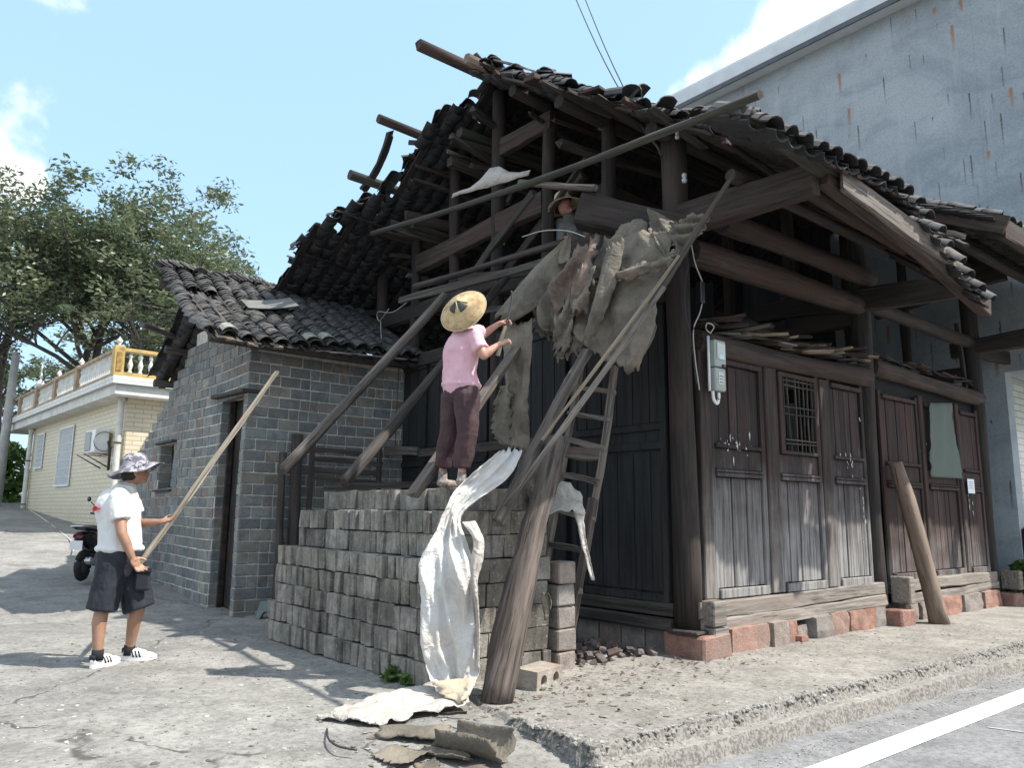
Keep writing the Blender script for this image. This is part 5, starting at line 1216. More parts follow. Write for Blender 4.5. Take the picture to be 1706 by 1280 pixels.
scrap('flat pale brown felt scrap at the left of the ground heap', (-3.622, -0.841, 0.000), .22, .24, .3, .7, .01, seed=3)
scrap('crumpled felt scrap at the very front of the ground heap', (-3.611, -1.136, 0.000), .55, .22, -.5, 1.3, -.08, mat='felt_red', seed=4)
scrap('small twisted felt scrap in the middle of the ground heap', (-3.406, -0.934, 0.000), .30, .10, -1.1, 2.2, .02, seed=5)
scrap('yellowish felt scrap lying on top of the heap front', (-3.553, -1.001, 0.000), .14, .12, 1.2, .8, .03, mat='felt', seed=6)
scrap('dark curled felt strip behind the ground heap', (-3.281, -0.731, 0.000), .28, .08, 1.5, 3.0, .01, mat='felt', seed=7)
scrap('torn felt scrap at the right front corner of the ground heap', (-3.428, -1.312, 0.000), .30, .25, .2, 1.0, .01, mat='felt_red', seed=8)

# ================================================================ SMALL THINGS ON THE GROUND
cbk = empty('hollow_block', (-2.363, -0.520, 0.100), 'hollow concrete block with two round holes lying beside the log foot', 'concrete block')
bm = bmesh.new()
Lx, Hz, Dy = .36, .15, .20
def ring(cx_, r, k=16): return [(cx_ + r * math.cos(2 * PI * i / k), r * math.sin(2 * PI * i / k)) for i in range(k)]
face_pts = []
for sgn in (-1, 1):
    y = sgn * Dy / 2
    out = [bm.verts.new((x, y, z)) for x, z in ((-Lx / 2, -Hz / 2), (Lx / 2, -Hz / 2), (Lx / 2, Hz / 2), (-Lx / 2, Hz / 2))]
    hs_ = [[bm.verts.new((x, y, z)) for x, z in ring(c_, .042)] for c_ in (-.085, .085)]
    ed = [bm.edges.new((out[i], out[(i + 1) % 4])) for i in range(4)]
    for h_ in hs_: ed += [bm.edges.new((h_[i], h_[(i + 1) % 16])) for i in range(16)]
    bmesh.ops.triangle_fill(bm, use_beauty=True, edges=ed)
    face_pts.append((out, hs_))
(o0, h0), (o1, h1) = face_pts
for i in range(4): bm.faces.new((o0[i], o0[(i + 1) % 4], o1[(i + 1) % 4], o1[i]))
for a, b_ in zip(h0, h1):
    for i in range(16): bm.faces.new((a[i], a[(i + 1) % 16], b_[(i + 1) % 16], b_[i]))
M['block_pale'] = masonry('pale_concrete_block', [(.40, .37, .32), (.40, .37, .32)], sc=10, pit=.9, dirt=((.25, .17, .13), .5))
me = bm_mesh('hollow_block', bm, M['block_pale'])
put('block_body', me, cbk, Matrix.Translation(Vector((-2.053, -0.170, 0.000)) + Vector((.08, .06, .075))) @ Matrix.Rotation(.28, 4, 'Z') @ Matrix.Rotation(.05, 4, 'X'))
# upright bricks edge behind the log
for i in range(5):
    tag(box('brick', (-1.38 + rnd(-.01, .01), .30 + rnd(0, .02), .06 + i * .185), (.20, .20, .175), M['greystone'], None, .012, jit=.008, seed=i), 'pale sunlit block stacked ' + ['lowest', 'second lowest', 'middle', 'second highest', 'highest'][i] + ' in the short pile between log and ladder', 'block', 'short pile of pale blocks')
kb = box('plank_block', (-2.35, 4.55, .12), (.34, .16, .24), plain('grey_trestle', (.24, .27, .28), .7, .2, 6), None, .01)
bpy.data.objects.remove(kb)
bm = bmesh.new(); prof = [(-.2, 0), (-.12, 0), (-.07, .10), (0, .14), (.07, .10), (.12, 0), (.2, 0), (.13, .27), (-.13, .27)]
va = [bm.verts.new((x, -.1, z)) for x, z in prof]; vb = [bm.verts.new((x, .1, z)) for x, z in prof]
bm.faces.new(va); bm.faces.new(list(reversed(vb)))
for i in range(9): bm.faces.new((va[i], vb[i], vb[(i + 1) % 9], va[(i + 1) % 9]))
me = bm_mesh('stool', bm, plain('grey_plastic', (.22, .26, .27), .6, .2, 6))
tag(put('stool', me, None, Matrix.Translation(Vector((-2.134, 4.743, 0.000))) @ Matrix.Rotation(-.6, 4, 'Z') @ Matrix.Scale(.72, 4)), 'small grey arched stool between the shed door and the block stack', 'stool')
box_o = box('crate_board', Vector((-1.682, 5.763, 0.000)) + Vector((0, 0, .26)), (.16, .08, .15), plain('grey_board2', (.27, .27, .29), .7, .2, 5), None, .01, rot=.5, ry=.3); tag(box_o, 'tilted grey slab propped behind the small arched stool', 'slab')
tag(tube('wire', catmull([(-3.776, -0.246, 0.010), (-3.879, -0.480, 0.020), (-3.896, -0.640, 0.020), (-3.831, -0.727, 0.010)]), .006, M['wire']), 'short curved black wire lying on the yard left of the felt heap', 'wire')
tag(timber('stick', (-3.022, -0.332, 0.010), (-2.903, -0.469, 0.012), .015, .012, M['dark_wood'], None, n=3), 'thin dark stick lying in front of the log foot', 'stick')
# rubble under the ladder
V_ = []
for i in range(170):
    x = rnd(-1.25, -.15); y = rnd(.2, 1.3); s = rnd(.02, .07); zc = .02 + rnd(0, .10) * max(0, 1 - abs(x + .75) / .6)
    me_ = stone_mesh(s * rnd(1, 1.8), s, s * rnd(.4, .9), None, i, .2, 1); m_ = Matrix.Translation((x, y, zc)) @ Euler((rnd(-.6, .6), rnd(-.6, .6), rnd(0, 6))).to_matrix().to_4x4()
    v, f = low(me_); A = np.array(m_.to_3x3()); V_.append((v @ A.T + np.array(m_.translation), f)); bpy.data.meshes.remove(me_)
tag(put('rubble', join_np('rubble', V_, masonry('rubble', [(.10, .085, .08), (.16, .13, .12), (.07, .065, .065), (.14, .09, .075)], island=True))), 'dark rubble and broken tiles heaped under the ladder', 'rubble', kind='stuff')
# grit, chips and dead leaves strewn over the yard and pavement
def scatter(name, n, fn, s0, s1, mat, label, cat, flat=.45, seed=0):
    R = random.Random(seed); base = [low(stone_mesh(1, 1, 1, None, i, .25, 1)) for i in range(4)]; P_ = []
    lowb = []
    for i in range(4):
        bm = bmesh.new(); bmesh.ops.create_icosphere(bm, subdivisions=1, radius=.5)
        for v in bm.verts: v.co *= 1 + R.uniform(-.25, .25)
        me_ = bm_mesh('t', bm); lowb.append(low(me_)); bpy.data.meshes.remove(me_)
    for i in range(n):
        p = fn(R)
        if p is None: continue
        s = s0 + (s1 - s0) * R.random() ** 3; m_ = Matrix.Translation(p) @ Matrix.Rotation(R.uniform(0, 6.3), 4, 'Z') @ Matrix.Diagonal((s * R.uniform(.8, 1.7), s, s * flat, 1))
        v, f = R.choice(lowb); A = np.array(m_.to_3x3()); P_.append((v @ A.T + np.array(m_.translation), f))
    return tag(put(name, join_np(name, P_, mat)), label, cat, kind='stuff')
def fy(R):
    x = R.uniform(-6.5, -1.2); y = R.uniform(-1.8, 4.5)
    if x > -2.75 and y > .2: return None
    return Vector((x, y, (slab_h(x, y) if x > -2.8 and y < .4 else gf(x, y)) + .002))
gm = masonry('grit', [(.42, .41, .38), (.22, .21, .20), (.32, .30, .27), (.12, .11, .10), (.5, .48, .44)], island=True)
scatter('gravel', 3200, fy, .008, .032, gm, 'fine grey grit and stone chips strewn over the yard', 'gravel', seed=1)
def fs(R):
    x = R.uniform(-2.7, 4.5); y = R.uniform(-1.5, -.15) if R.random() < .6 else R.gauss(-.35, .3)
    if y < -1.5: return None
    return Vector((x, y, slab_h(x, y) + .002))
scatter('gravel', 1300, fs, .006, .026, gm, 'sparse chips of stone on the pavement slab', 'gravel', seed=2)
def fk(R):
    x = R.uniform(-2.85, 6); y = -1.52 - .02 * x + R.gauss(0, .03) if x > -2.7 else 0
    if R.random() < .18: y = R.uniform(-1.6, -.7); x = -2.74 - .10 * (-y - 1.2) + R.gauss(0, .03)
    return Vector((x, y, slab_h(x, y) - .004))
scatter('kerb_pebbles', 2400, fk, .012, .045, masonry('kerb_pebble', [(.30, .285, .26), (.22, .21, .195), (.36, .34, .31), (.16, .15, .14)], island=True), 'pebbles breaking out of the crumbling kerb edge', 'pebbles', flat=.8, seed=3)
def fr(R):
    x = R.uniform(-2.4, 5); return Vector((x, -1.80 - abs(R.gauss(0, .09)), -.178))
scatter('road_grit', 900, fr, .006, .022, gm, 'grit gathered on the road along the kerb', 'gravel', seed=4)
def leafm(n, fn, mat, label, seed):
    R = random.Random(seed); P_ = []
    for i in range(n):
        p = fn(R)
        if p is None: continue
        s = R.uniform(.012, .035); v = np.array([(-s, 0, 0), (0, -s * .45, s * .25), (s, 0, .3 * s), (0, s * .45, s * .1)]); A = np.array(Euler((R.uniform(-.4, .4), R.uniform(-.4, .4), R.uniform(0, 6.3))).to_matrix())
        P_.append((v @ A.T + np.array(p) + np.array((0, 0, .008)), [(0, 1, 2, 3)]))
    return tag(put('dead_leaves', join_np('dead_leaves', P_, mat)), label, 'leaves', kind='stuff')
leafm(230, lambda R: (lambda x, y: Vector((x, y, slab_h(x, y))))(R.uniform(-2.5, .4), R.gauss(-.2, .3)) , masonry('leaf_litter', [(.10, .07, .05), (.16, .12, .09), (.07, .055, .045), (.22, .19, .155)], island=True), 'dead leaves and bark bits scattered near the ladder foot', 5)

# ================================================================ ELECTRIC METER, WIRES, NET, NOTICE
mt = empty('electric_meter', (.30, -.16, 2.75), 'grey-green electricity meter box with clear window on the corner post', 'meter box')
M['meter'] = plain('meter_case', (.36, .40, .37), .45, .12, 6, bumpv=.02)
box('meter_case', (.30, -.17, 2.88), (.18, .10, .27), M['meter'], mt, .012); box('terminal_box', (.30, -.17, 2.62), (.17, .09, .23), M['meter'], mt, .012)
box('window', (.30, -.226, 2.90), (.13, .012, .17), plain('meter_window', (.50, .56, .55), .15, .1, 5, bumpv=0), mt, .004)
box('display', (.29, -.235, 2.84), (.07, .006, .045), plain('meter_display', (.55, .72, .74), .2, .05, 5, bumpv=0), mt, 0)
box('label_plate', (.30, -.2175, 2.63), (.085, .006, .12), plain('meter_label', (.62, .64, .60), .5, .1, 5, bumpv=0), mt, 0)
for z in (2.65, 2.62, 2.59): box('print_line', (.30, -.2215, z), (.06, .003, .007), M['black'], mt, 0)
box('latch', (.34, -.225, 2.755), (.05, .02, .03), M['black'], mt, .004)
tube('conduit', catmull([(.22, -.17, 2.50), (.23, -.17, 2.42), (.27, -.18, 2.38), (.30, -.18, 2.44), (.30, -.18, 2.49)]), .016, M['white'], mt, 8)
tube('backing_pipe', [(.185, -.16, 2.5), (.185, -.16, 3.05)], .014, M['white'], mt, 8)
tag(tube('cable', catmull([(0.024, -0.160, 2.491), (-0.041, -0.170, 2.777), (-0.055, -0.170, 3.072), (0.057, -0.170, 3.271), (0.127, -0.170, 3.530), (0.004, -0.170, 3.752), (-0.061, -0.170, 3.985)], 6), .007, M['wire_pale']), 'pale cable looping down the corner post to the meter', 'cable')
tag(tube('cable', catmull([(-0.020, -0.160, 2.545), (-0.078, -0.150, 3.012), (-0.143, -0.150, 3.210), (-0.150, -0.150, 3.480), (-0.062, -0.150, 3.804)], 6), .006, M['wire']), 'thin dark cable beside the pale one on the corner post', 'cable')
tag(put('cable_coil', tube_mesh([Vector((.2 + .06 * math.cos(a) + .01 * math.sin(3 * a), -.17 - .01 * math.sin(2 * a), 3.13 + .05 * math.sin(a))) for a in [i * .5 for i in range(30)]], .006, M['wire_pale'])), 'small tangle of pale cable just above the meter box', 'cable')
tag(box('switch', (.10, -.15, 3.48), (.07, .07, .22), M['black'], None, .01), 'small black fuse holder on the corner post above the cable tangle', 'switch')
ins = lathe_mesh([(.01, 0), (.035, .01), (.04, .05), (.02, .07), (.035, .09), (.035, .13), (.01, .15)], plain('porcelain', (.40, .42, .42), .3, .2, 9), 10)
tag(put('insulator', ins, None, Matrix.Translation((-0.150, -0.185, 4.552)) @ Matrix.Scale(.7, 4)), 'white glass insulator hanging beside the corner post', 'insulator')
tag(put('insulator', ins, None, Matrix.Translation((-0.200, -0.150, 5.015)) @ Matrix.Scale(.6, 4)), 'white insulator under the long pole near the top of the corner post', 'insulator')
for i, (a, b_) in enumerate((((0.760, 2.349, 8.500), (-0.250, 0.196, 5.180)), ((0.839, 2.250, 8.500), (-0.200, 0.145, 5.077)))):
    a = Vector(a); b_ = Vector(b_); pts = [a.lerp(b_, t) - Vector((0, 0, .12 * math.sin(PI * t))) for t in np.linspace(-.6, 1, 14)]
    tag(tube('cable', pts, .008, M['wire']), ('left' if i == 0 else 'right') + ' one of the two overhead cables coming down to the corner post', 'cable')
tag(tube('cable', catmull([(-0.250, 0.196, 5.180), (-0.220, 0.089, 5.016), (-0.200, 0.054, 4.898)]), .014, M['moss_wood']), 'short stiff cable tail under the long pole', 'cable')
tag(tube('wire', catmull([(-0.900, 3.608, 4.053), (-0.600, 4.651, 4.111), (-0.500, 5.268, 4.251), (-0.500, 5.220, 4.104), (-0.550, 4.861, 4.207)], 6), .006, M['wire_pale']), 'curl of pale wire at the end of the lower crossed bar', 'wire')
tag(tube('wire', catmull([(-0.500, 5.184, 4.097), (-0.500, 5.124, 3.767), (-0.500, 5.015, 3.481)], 5), .005, M['wire_pale']), 'pale wire hanging down over the shed roof corner', 'wire')
tag(tube('wire', catmull([(-0.700, 1.665, 4.374), (-0.750, 1.250, 4.315), (-0.800, 0.818, 4.179), (-0.800, 0.555, 4.041)], 5), .006, M['wire_pale']), 'thin pale wire sagging under the worker in the straw hat', 'wire')
tag(tube('cord', [(-0.300, 4.940, 3.407), (-0.300, 4.971, 2.614), (-0.300, 4.961, 2.221)], .006, M['rust']), 'thin red-brown cord hanging on the dark gable boards', 'cord')
for i, (y0_, y1_) in enumerate(((468, 505), (500, 540))):
    a = Vector((-4.273, 32.447, 10.590)); 
for i, pts in enumerate(([(-3.878, 32.126, 10.371), (-0.660, 26.940, 9.208), (1.909, 22.281, 7.935), (4.559, 18.843, 7.311)], [(-3.815, 32.075, 9.724), (-0.620, 26.908, 8.700), (1.915, 22.276, 7.828), (4.572, 18.833, 7.006)])):
    tag(tube('cable', catmull(pts, 6), .014, M['wire_pale']), ('upper' if i == 0 else 'lower') + ' of two pale cables crossing in front of the left trees', 'cable')
# net sheet over the far window, notice paper, chalky paint splashes
m, n, b = new_mat('green_net'); b.inputs['Base Color'].default_value = (.16, .20, .17, 1); b.inputs['Alpha'].default_value = .62; rough_in(b, .8); M['net'] = m
gN = ruled([(5.299, -0.090, 2.882), (5.202, -0.100, 2.468), (5.180, -0.100, 2.135), (5.190, -0.090, 1.848)], [(6.030, -0.090, 2.954), (6.004, -0.100, 2.527), (6.144, -0.100, 2.187), (6.208, -0.090, 1.859)], 18, 12, fold=.012, k=2, amp2=.02, edge=.02, seed=30, nrm=Vector((0, -1, 0)))
tag(put('net', sheet_mesh(gN, M['net'], .003)), 'faded green net hung over the window opening in the far wall bay', 'net')
nt_ = empty('notice', (6.50, -.08, 1.76), 'small white paper notice pasted on the far wall bay', 'notice')
box('paper', (6.53, -.078, 1.76), (.24, .004, .21), plain('paper', (.80, .82, .86), .7, .03, 9, bumpv=0), nt_, 0)
for z in (1.82, 1.79, 1.76, 1.73): box('print_line', (6.53, -.0815, z), (.15, .002, .006), M['black'], nt_, 0)
M['lime'] = plain('lime_splash', (.62, .62, .63), .9, .2, 40)
R_ = random.Random(77); P_ = []
for (cx_, cz_, n_, sx_, sz_) in ((.62, 2.02, 16, .07, .07), (.85, 1.98, 9, .08, .08), (3.12, 1.95, 12, .12, .04), (3.35, 1.5, 12, .04, .35), (5.2, 2.2, 10, .12, .1), (6.6, 1.5, 10, .05, .1), (3.4, 2.5, 4, .02, .03)):
    for i in range(n_):
        x = R_.gauss(cx_, sx_); z = R_.gauss(cz_, sz_); w = R_.uniform(.002, .012); h = w * R_.uniform(1, 8)
        y = -.0665 if (1.70 < z < 1.76 or 1.97 < z < 2.01) else -.02
        P_.append((np.array([(x - w, y - .008, z), (x, y - .010, z - h), (x + w, y - .008, z), (x, y - .010, z + h * .5)]), [(0, 1, 2, 3)]))
lo = put('lime_splashes', join_np('lime_splashes', P_, M['lime']), hs); tag(lo, kind='stuff')
# black machine and bush at the right edge
random.seed(51)
def leaf_cloud(centers, n, size, seed=0, droop=.4, elong=2.2):
    R = np.random.RandomState(seed); c = np.array([q[:3] for q in centers]); r = np.array([q[3] for q in centers])
    k = R.randint(0, len(c), n); d = R.normal(size=(n, 3)); d /= np.linalg.norm(d, axis=1)[:, None]; rad = r[k] * R.random_sample(n) ** .45
    p = c[k] + d * rad[:, None] * np.array([1, 1, .62])
    a = R.normal(size=(n, 3)); a[:, 2] = a[:, 2] * .4 - droop; a /= np.linalg.norm(a, axis=1)[:, None]
    b_ = np.cross(a, R.normal(size=(n, 3))); b_ /= np.linalg.norm(b_, axis=1)[:, None]
    s = size * (.6 + .8 * R.random_sample(n))[:, None]
    A_ = a * s * elong * .5; B_ = b_ * s * .5; nn_ = np.cross(a, b_) * s * .15
    v = np.stack([p - A_, p - B_ * 1.0 + nn_, p + A_, p + B_ + nn_], 1).reshape(-1, 3); f = np.arange(n * 4).reshape(-1, 4)
    me = bpy.data.meshes.new('leaves'); me.vertices.add(n * 4); me.vertices.foreach_set('co', v.ravel()); me.loops.add(n * 4); me.loops.foreach_set('vertex_index', f.ravel())
    me.polygons.add(n); me.polygons.foreach_set('loop_start', np.arange(0, n * 4, 4)); me.polygons.foreach_set('loop_total', np.full(n, 4)); me.update(calc_edges=True); return me
def leaf_mat(name, cols):
    m, n, b = new_mat(name); r = n.nodes.new('ShaderNodeValToRGB'); e = r.color_ramp.elements; e[0].color = rgba(cols[0]); e[1].color = rgba(cols[-1])
    if len(cols) > 2: q = e.new(.5); q.color = rgba(cols[1])
    n.links.new(oid(n, True), r.inputs[0]); v = coords(n, 'World'); t = tex(n, v, .9, 3)
    c = mixc(n, 1.0, r.outputs[0], mixc(n, mapr(n, t, .3, .7), (.75, .78, .75), (1.2, 1.2, 1.1)), 'MULTIPLY'); n.links.new(c, b.inputs['Base Color']); rough_in(b, .42)
    tr = n.nodes.new('ShaderNodeBsdfTranslucent'); n.links.new(c, tr.inputs[0]); mx_ = n.nodes.new('ShaderNodeMixShader'); mx_.inputs[0].default_value = .35
    out = [q for q in n.nodes if q.type == 'OUTPUT_MATERIAL'][0]; n.links.new(b.outputs[0], mx_.inputs[1]); n.links.new(tr.outputs[0], mx_.inputs[2]); n.links.new(mx_.outputs[0], out.inputs[0]); return m
M['leaf'] = leaf_mat('tree_leaf', [(.085, .115, .065), (.125, .155, .085), (.17, .195, .115)])
M['weed'] = leaf_mat('weed_leaf', [(.07, .13, .03), (.11, .19, .045), (.16, .24, .07)])
me = leaf_cloud([(8.2, .05, .25, .3), (8.5, -.2, .2, .3), (8.35, -.1, .5, .22)], 1100, .06, 3, elong=1.8); me.materials.append(M['weed'])
tag(put('bush', me), 'bright green weedy bush at the foot of the grey building', 'bush')
me = leaf_cloud([(-2.666, 0.775, 0.050) + (.10,), (-2.764, 0.746, 0.030) + (.08,), (-2.697, 0.588, 0.030) + (.07,)], 260, .022, 4, droop=-.5, elong=4); me.materials.append(M['weed'])
tag(put('weed', me), 'small weed tuft growing at the foot of the block stack', 'weed')
me = leaf_cloud([(-2.755, -0.170, 0.050) + (.05,)], 60, .02, 6, droop=-.5, elong=3); me.materials.append(M['weed'])
tag(put('weed', me), 'little green sprig under the hem of the white sheet', 'weed')
mc = empty('machine', (8.9, -.6, 0), 'black covered machine standing at the right edge beside the pale tiled wall', 'machine')
put('cover', stone_mesh(.5, .6, .75, M['black'], 5, .12, 4), mc, Matrix.Translation((9.1, -.15, .75))); box('frame', (9.1, -.15, .25), (.45, .5, .5), M['black'], mc, .03)

# broken tile shards and splinters around the work
def fshard(R):
    x = R.gauss(-2.9, .7); y = R.gauss(-.6, .5)
    if x > -2.75 and y > .2: return None
    return Vector((x, y, (slab_h(x, y) if x > -2.8 and y < .4 else gf(x, y)) + .004))
scatter('tile_shards', 150, fshard, .03, .08, masonry('shard', [(.08, .078, .075), (.14, .12, .10), (.30, .29, .26), (.17, .11, .08)], island=True), 'broken tile shards and bits of plaster around the foot of the stack', 'shards', flat=.22, seed=9)

M['lath_wood'] = wood('lath', (.19, .16, .12), (.42, .37, .30), (.28, .235, .18), grain=30)
# ================================================================ PEOPLE
random.seed(61)
def prim_mesh(prims):
    bm = bmesh.new()
    for pr in prims:
        if pr[0] in 'ct':
            _, p0, r0, p1, r1 = pr; p0 = Vector(p0); p1 = Vector(p1); L = (p1 - p0).length
            m_ = frame(p0, p1) if L > 1e-5 else Matrix.Translation(p0)
            k = 14; rows = [(-r0 * .92, r0 * .38), (-r0 * .7, r0 * .72), (0, r0), (L * .5, (r0 + r1) / 2), (L, r1), (L + r1 * .7, r1 * .72), (L + r1 * .92, r1 * .38)]
            if pr[0] == 't': rows = [(-.01, r0 * .9), (0, r0), (L * .5, (r0 + r1) / 2), (L - .012, r1), (L, r1 * .97)]
            vs = [[bm.verts.new(m_ @ Vector((x, r * math.cos(2 * PI * j / k), r * math.sin(2 * PI * j / k)))) for j in range(k)] for x, r in rows]
            for a, b_ in zip(vs[:-1], vs[1:]):
                for j in range(k): bm.faces.new((a[j], a[(j + 1) % k], b_[(j + 1) % k], b_[j]))
            bm.faces.new(list(reversed(vs[0]))); bm.faces.new(vs[-1])
        else:
            _, c_, rr = pr[:3]; rot = pr[3] if len(pr) > 3 else Matrix.Identity(3)
            m_ = Matrix.Translation(Vector(c_)) @ rot.to_4x4() @ Matrix.Diagonal((*rr, 1))
            bmesh.ops.create_icosphere(bm, subdivisions=3, radius=1, matrix=m_)
    bmesh.ops.recalc_face_normals(bm, faces=bm.faces)
    me = bpy.data.meshes.new('prims'); bm.to_mesh(me); bm.free(); return me
def fused(name, prims, mat, parent, voxel=.008, smooth=6, wrinkle=0, wsize=.12, seed=0):
    """one continuous skin grown round the given limbs"""
    me0 = prim_mesh(prims); t = bpy.data.objects.new('tmp', me0); COL.objects.link(t)
    r = t.modifiers.new('r', 'REMESH'); r.mode = 'VOXEL'; r.voxel_size = voxel
    s = t.modifiers.new('s', 'SMOOTH'); s.factor = .5; s.iterations = smooth
    dg = bpy.context.evaluated_depsgraph_get(); me = bpy.data.meshes.new_from_object(t.evaluated_get(dg)); bpy.data.objects.remove(t); bpy.data.meshes.remove(me0)
    me.name = name; me.materials.clear(); me.materials.append(mat)
    if wrinkle:
        co = np.zeros(len(me.vertices) * 3); me.vertices.foreach_get('co', co); co = co.reshape(-1, 3); no = np.zeros_like(co).ravel(); me.vertices.foreach_get('normal', no); no = no.reshape(-1, 3)
        w = np.array([mnoise.noise(Vector((p[0] / wsize + seed, p[1] / wsize, p[2] / wsize * .6))) + .5 * abs(mnoise.noise(Vector((p[0] / wsize * 2.3, p[1] / wsize * 2.3 + seed, p[2] / wsize * 1.3)))) for p in co])
        co += no * (w * wrinkle)[:, None]; me.vertices.foreach_set('co', co.ravel())
    me.polygons.foreach_set('use_smooth', [True] * len(me.polygons)); me.update()
    return put(name, me, parent)
def skin_mat(name, c):
    m, n, b = new_mat(name); v = coords(n, 'World'); t = tex(n, v, 14, 4, .6)
    col = mixc(n, mapr(n, t, .3, .7), tuple(x * .82 for x in c), c); n.links.new(col, b.inputs['Base Color']); rough_in(b, .5)
    b.inputs['Subsurface Weight'].default_value = .12; b.inputs['Subsurface Radius'].default_value = (.02, .008, .004); b.inputs['Subsurface Scale'].default_value = .4
    return m
M['skin_m'] = skin_mat('tanned_skin', (.36, .20, .13)); M['skin_w'] = skin_mat('light_skin', (.50, .28, .20)); M['skin_r'] = skin_mat('ruddy_skin', (.34, .15, .11))
M['tee'] = plain('white_cotton', (.66, .66, .65), .9, .08, 8, bumpv=.2); M['short'] = plain('navy_cloth', (.018, .021, .032), .85, .3, 12, bumpv=.3)
M['pink'] = plain('pink_cotton', (.66, .40, .46), .9, .12, 9, bumpv=.2); M['pants'] = plain('plum_cloth', (.060, .030, .034), .85, .35, 7, bumpv=.3)
M['straw'] = plain('straw', (.50, .37, .20), .8, .35, 14, bumpv=.5, c2=(.30, .20, .10)); M['straw_pale'] = plain('pale_straw', (.55, .48, .31), .8, .25, 30, bumpv=.5)
M['shoe'] = plain('white_leather', (.76, .76, .74), .4, .05, 9, bumpv=.03); M['sock'] = plain('black_sock', (.015, .016, .02), .9, .2, 20)
M['hair'] = plain('black_hair', (.012, .010, .010), .6, .3, 60)
def hand(wrist, direction, palm_n, thumb_side, s=1.0, curl=.5, spread=.12):
    """prims for a hand: wrist point, pointing direction, palm normal, side of the thumb"""
    d = Vector(direction).normalized(); n_ = Vector(palm_n); n_ = (n_ - d * n_.dot(d)).normalized(); t = Vector(thumb_side); t = (t - d * t.dot(d) - n_ * t.dot(n_)).normalized(); w = Vector(wrist); P_ = []
    rot = Matrix((d, t, n_)).transposed()
    P_.append(('e', w + d * .048 * s, (.052 * s, .041 * s, .017 * s), rot)); P_.append(('c', w, .024 * s, w + d * .03 * s, .026 * s))
    for i, L in enumerate((.072, .080, .074, .058)):
        off = (.030 - .020 * i) * s; b0 = w + d * .085 * s + t * off; dd = (d + t * spread * (1.5 - i)).normalized(); a = b0; ang = curl * .5
        b_ = a + (dd * math.cos(ang) + n_ * math.sin(ang)) * L * .45 * s; ang += curl; c_ = b_ + (dd * math.cos(ang) + n_ * math.sin(ang)) * L * .32 * s; ang += curl * .8; e = c_ + (dd * math.cos(ang) + n_ * math.sin(ang)) * L * .25 * s
        P_ += [('c', a, .0098 * s, b_, .0092 * s), ('c', b_, .0092 * s, c_, .0084 * s), ('c', c_, .0084 * s, e, .0072 * s)]
    a = w + d * .025 * s + t * .030 * s; b_ = a + (d * .55 + t * .75 + n_ * curl * .5).normalized() * .042 * s; c_ = b_ + (d * .85 + t * .25 + n_ * curl * .9).normalized() * .032 * s
    P_ += [('c', a, .0135 * s, b_, .0115 * s), ('c', b_, .0115 * s, c_, .009 * s)]
    return P_
def shoe_at(p, heading, parent, name='shoe', pitch=0, L=.285, side=1):
    """trainer with sole, stripes and lace; origin under the heel"""
    m_ = Matrix.Translation(Vector(p)) @ Matrix.Rotation(heading, 4, 'Z') @ Matrix.Rotation(pitch, 4, 'Y')
    pr = [('e', (.05, 0, .055), (.055, .040, .055)), ('e', (.045, 0, .085), (.042, .034, .045)), ('e', (.13, 0, .05), (.09, .043, .045)), ('e', (.20, 0, .038), (.075, .046, .035)), ('e', (.245, 0, .032), (.045, .042, .028)), ('c', (.06, 0, .06), .04, (.14, 0, .06), .038)]
    pr = [(a[0], m_ @ Vector(a[1]), a[2], m_.to_3x3()) if a[0] == 'e' else ('c', m_ @ Vector(a[1]), a[2], m_ @ Vector(a[3]), a[4]) for a in pr]
    o = fused(name, pr, M['shoe'], parent, .006, 4)
    V = []; F = []; n_ = 24; out = []
    for i in range(n_):
        a = 2 * PI * i / n_; x = .142 + .148 * math.cos(a); w = .050 * (1 if x > .15 else .86 + .14 * x / .15); out.append((x, w * math.copysign(abs(math.sin(a)) ** .75, math.sin(a))))
    for z in (0, .028):
        for x, y in out: V.append(m_ @ Vector((x, y, z + (.012 * max(0, (x - .2) / .09) ** 2))))
    for i in range(n_): F.append((i, (i + 1) % n_, n_ + (i + 1) % n_, n_ + i))
    F.append(tuple(reversed(range(n_)))); F.append(tuple(range(n_, 2 * n_))); put('sole', mesh('sole', V, F, M['shoe'], False), o)
    for sd in (-1, 1):
        for i in range(3):
            x = .10 + i * .028; g = []
            for k in range(5):
                t = k / 4; z = .030 + .055 * t; y = sd * (.0455 - .012 * t * t); xx = x - .022 * t + .01
                g.append([m_ @ Vector((xx - .006, y, z)), m_ @ Vector((xx + .006, y, z))])
            put('stripe', sheet_mesh(g, M['sock'], .004 * sd), o)
    g = [[m_ @ Vector((-.002 + .004 * abs(s), s * .03, z)) for s in (-1, -.5, 0, .5, 1)] for z in (.065, .085, .105)]
    put('heel_tab', sheet_mesh(g, M['short'], .008), o)
    for i in range(4): put('lace', tube_mesh([m_ @ Vector((.12 + i * .022, -.018, .094 - i * .006)), m_ @ Vector((.128 + i * .022, 0, .102 - i * .006)), m_ @ Vector((.12 + i * .022, .018, .094 - i * .006))], .0035, M['shoe'], 5), o)
    return o
Rv = RGT; Fv = FWD; Uz = Vector((0, 0, 1))

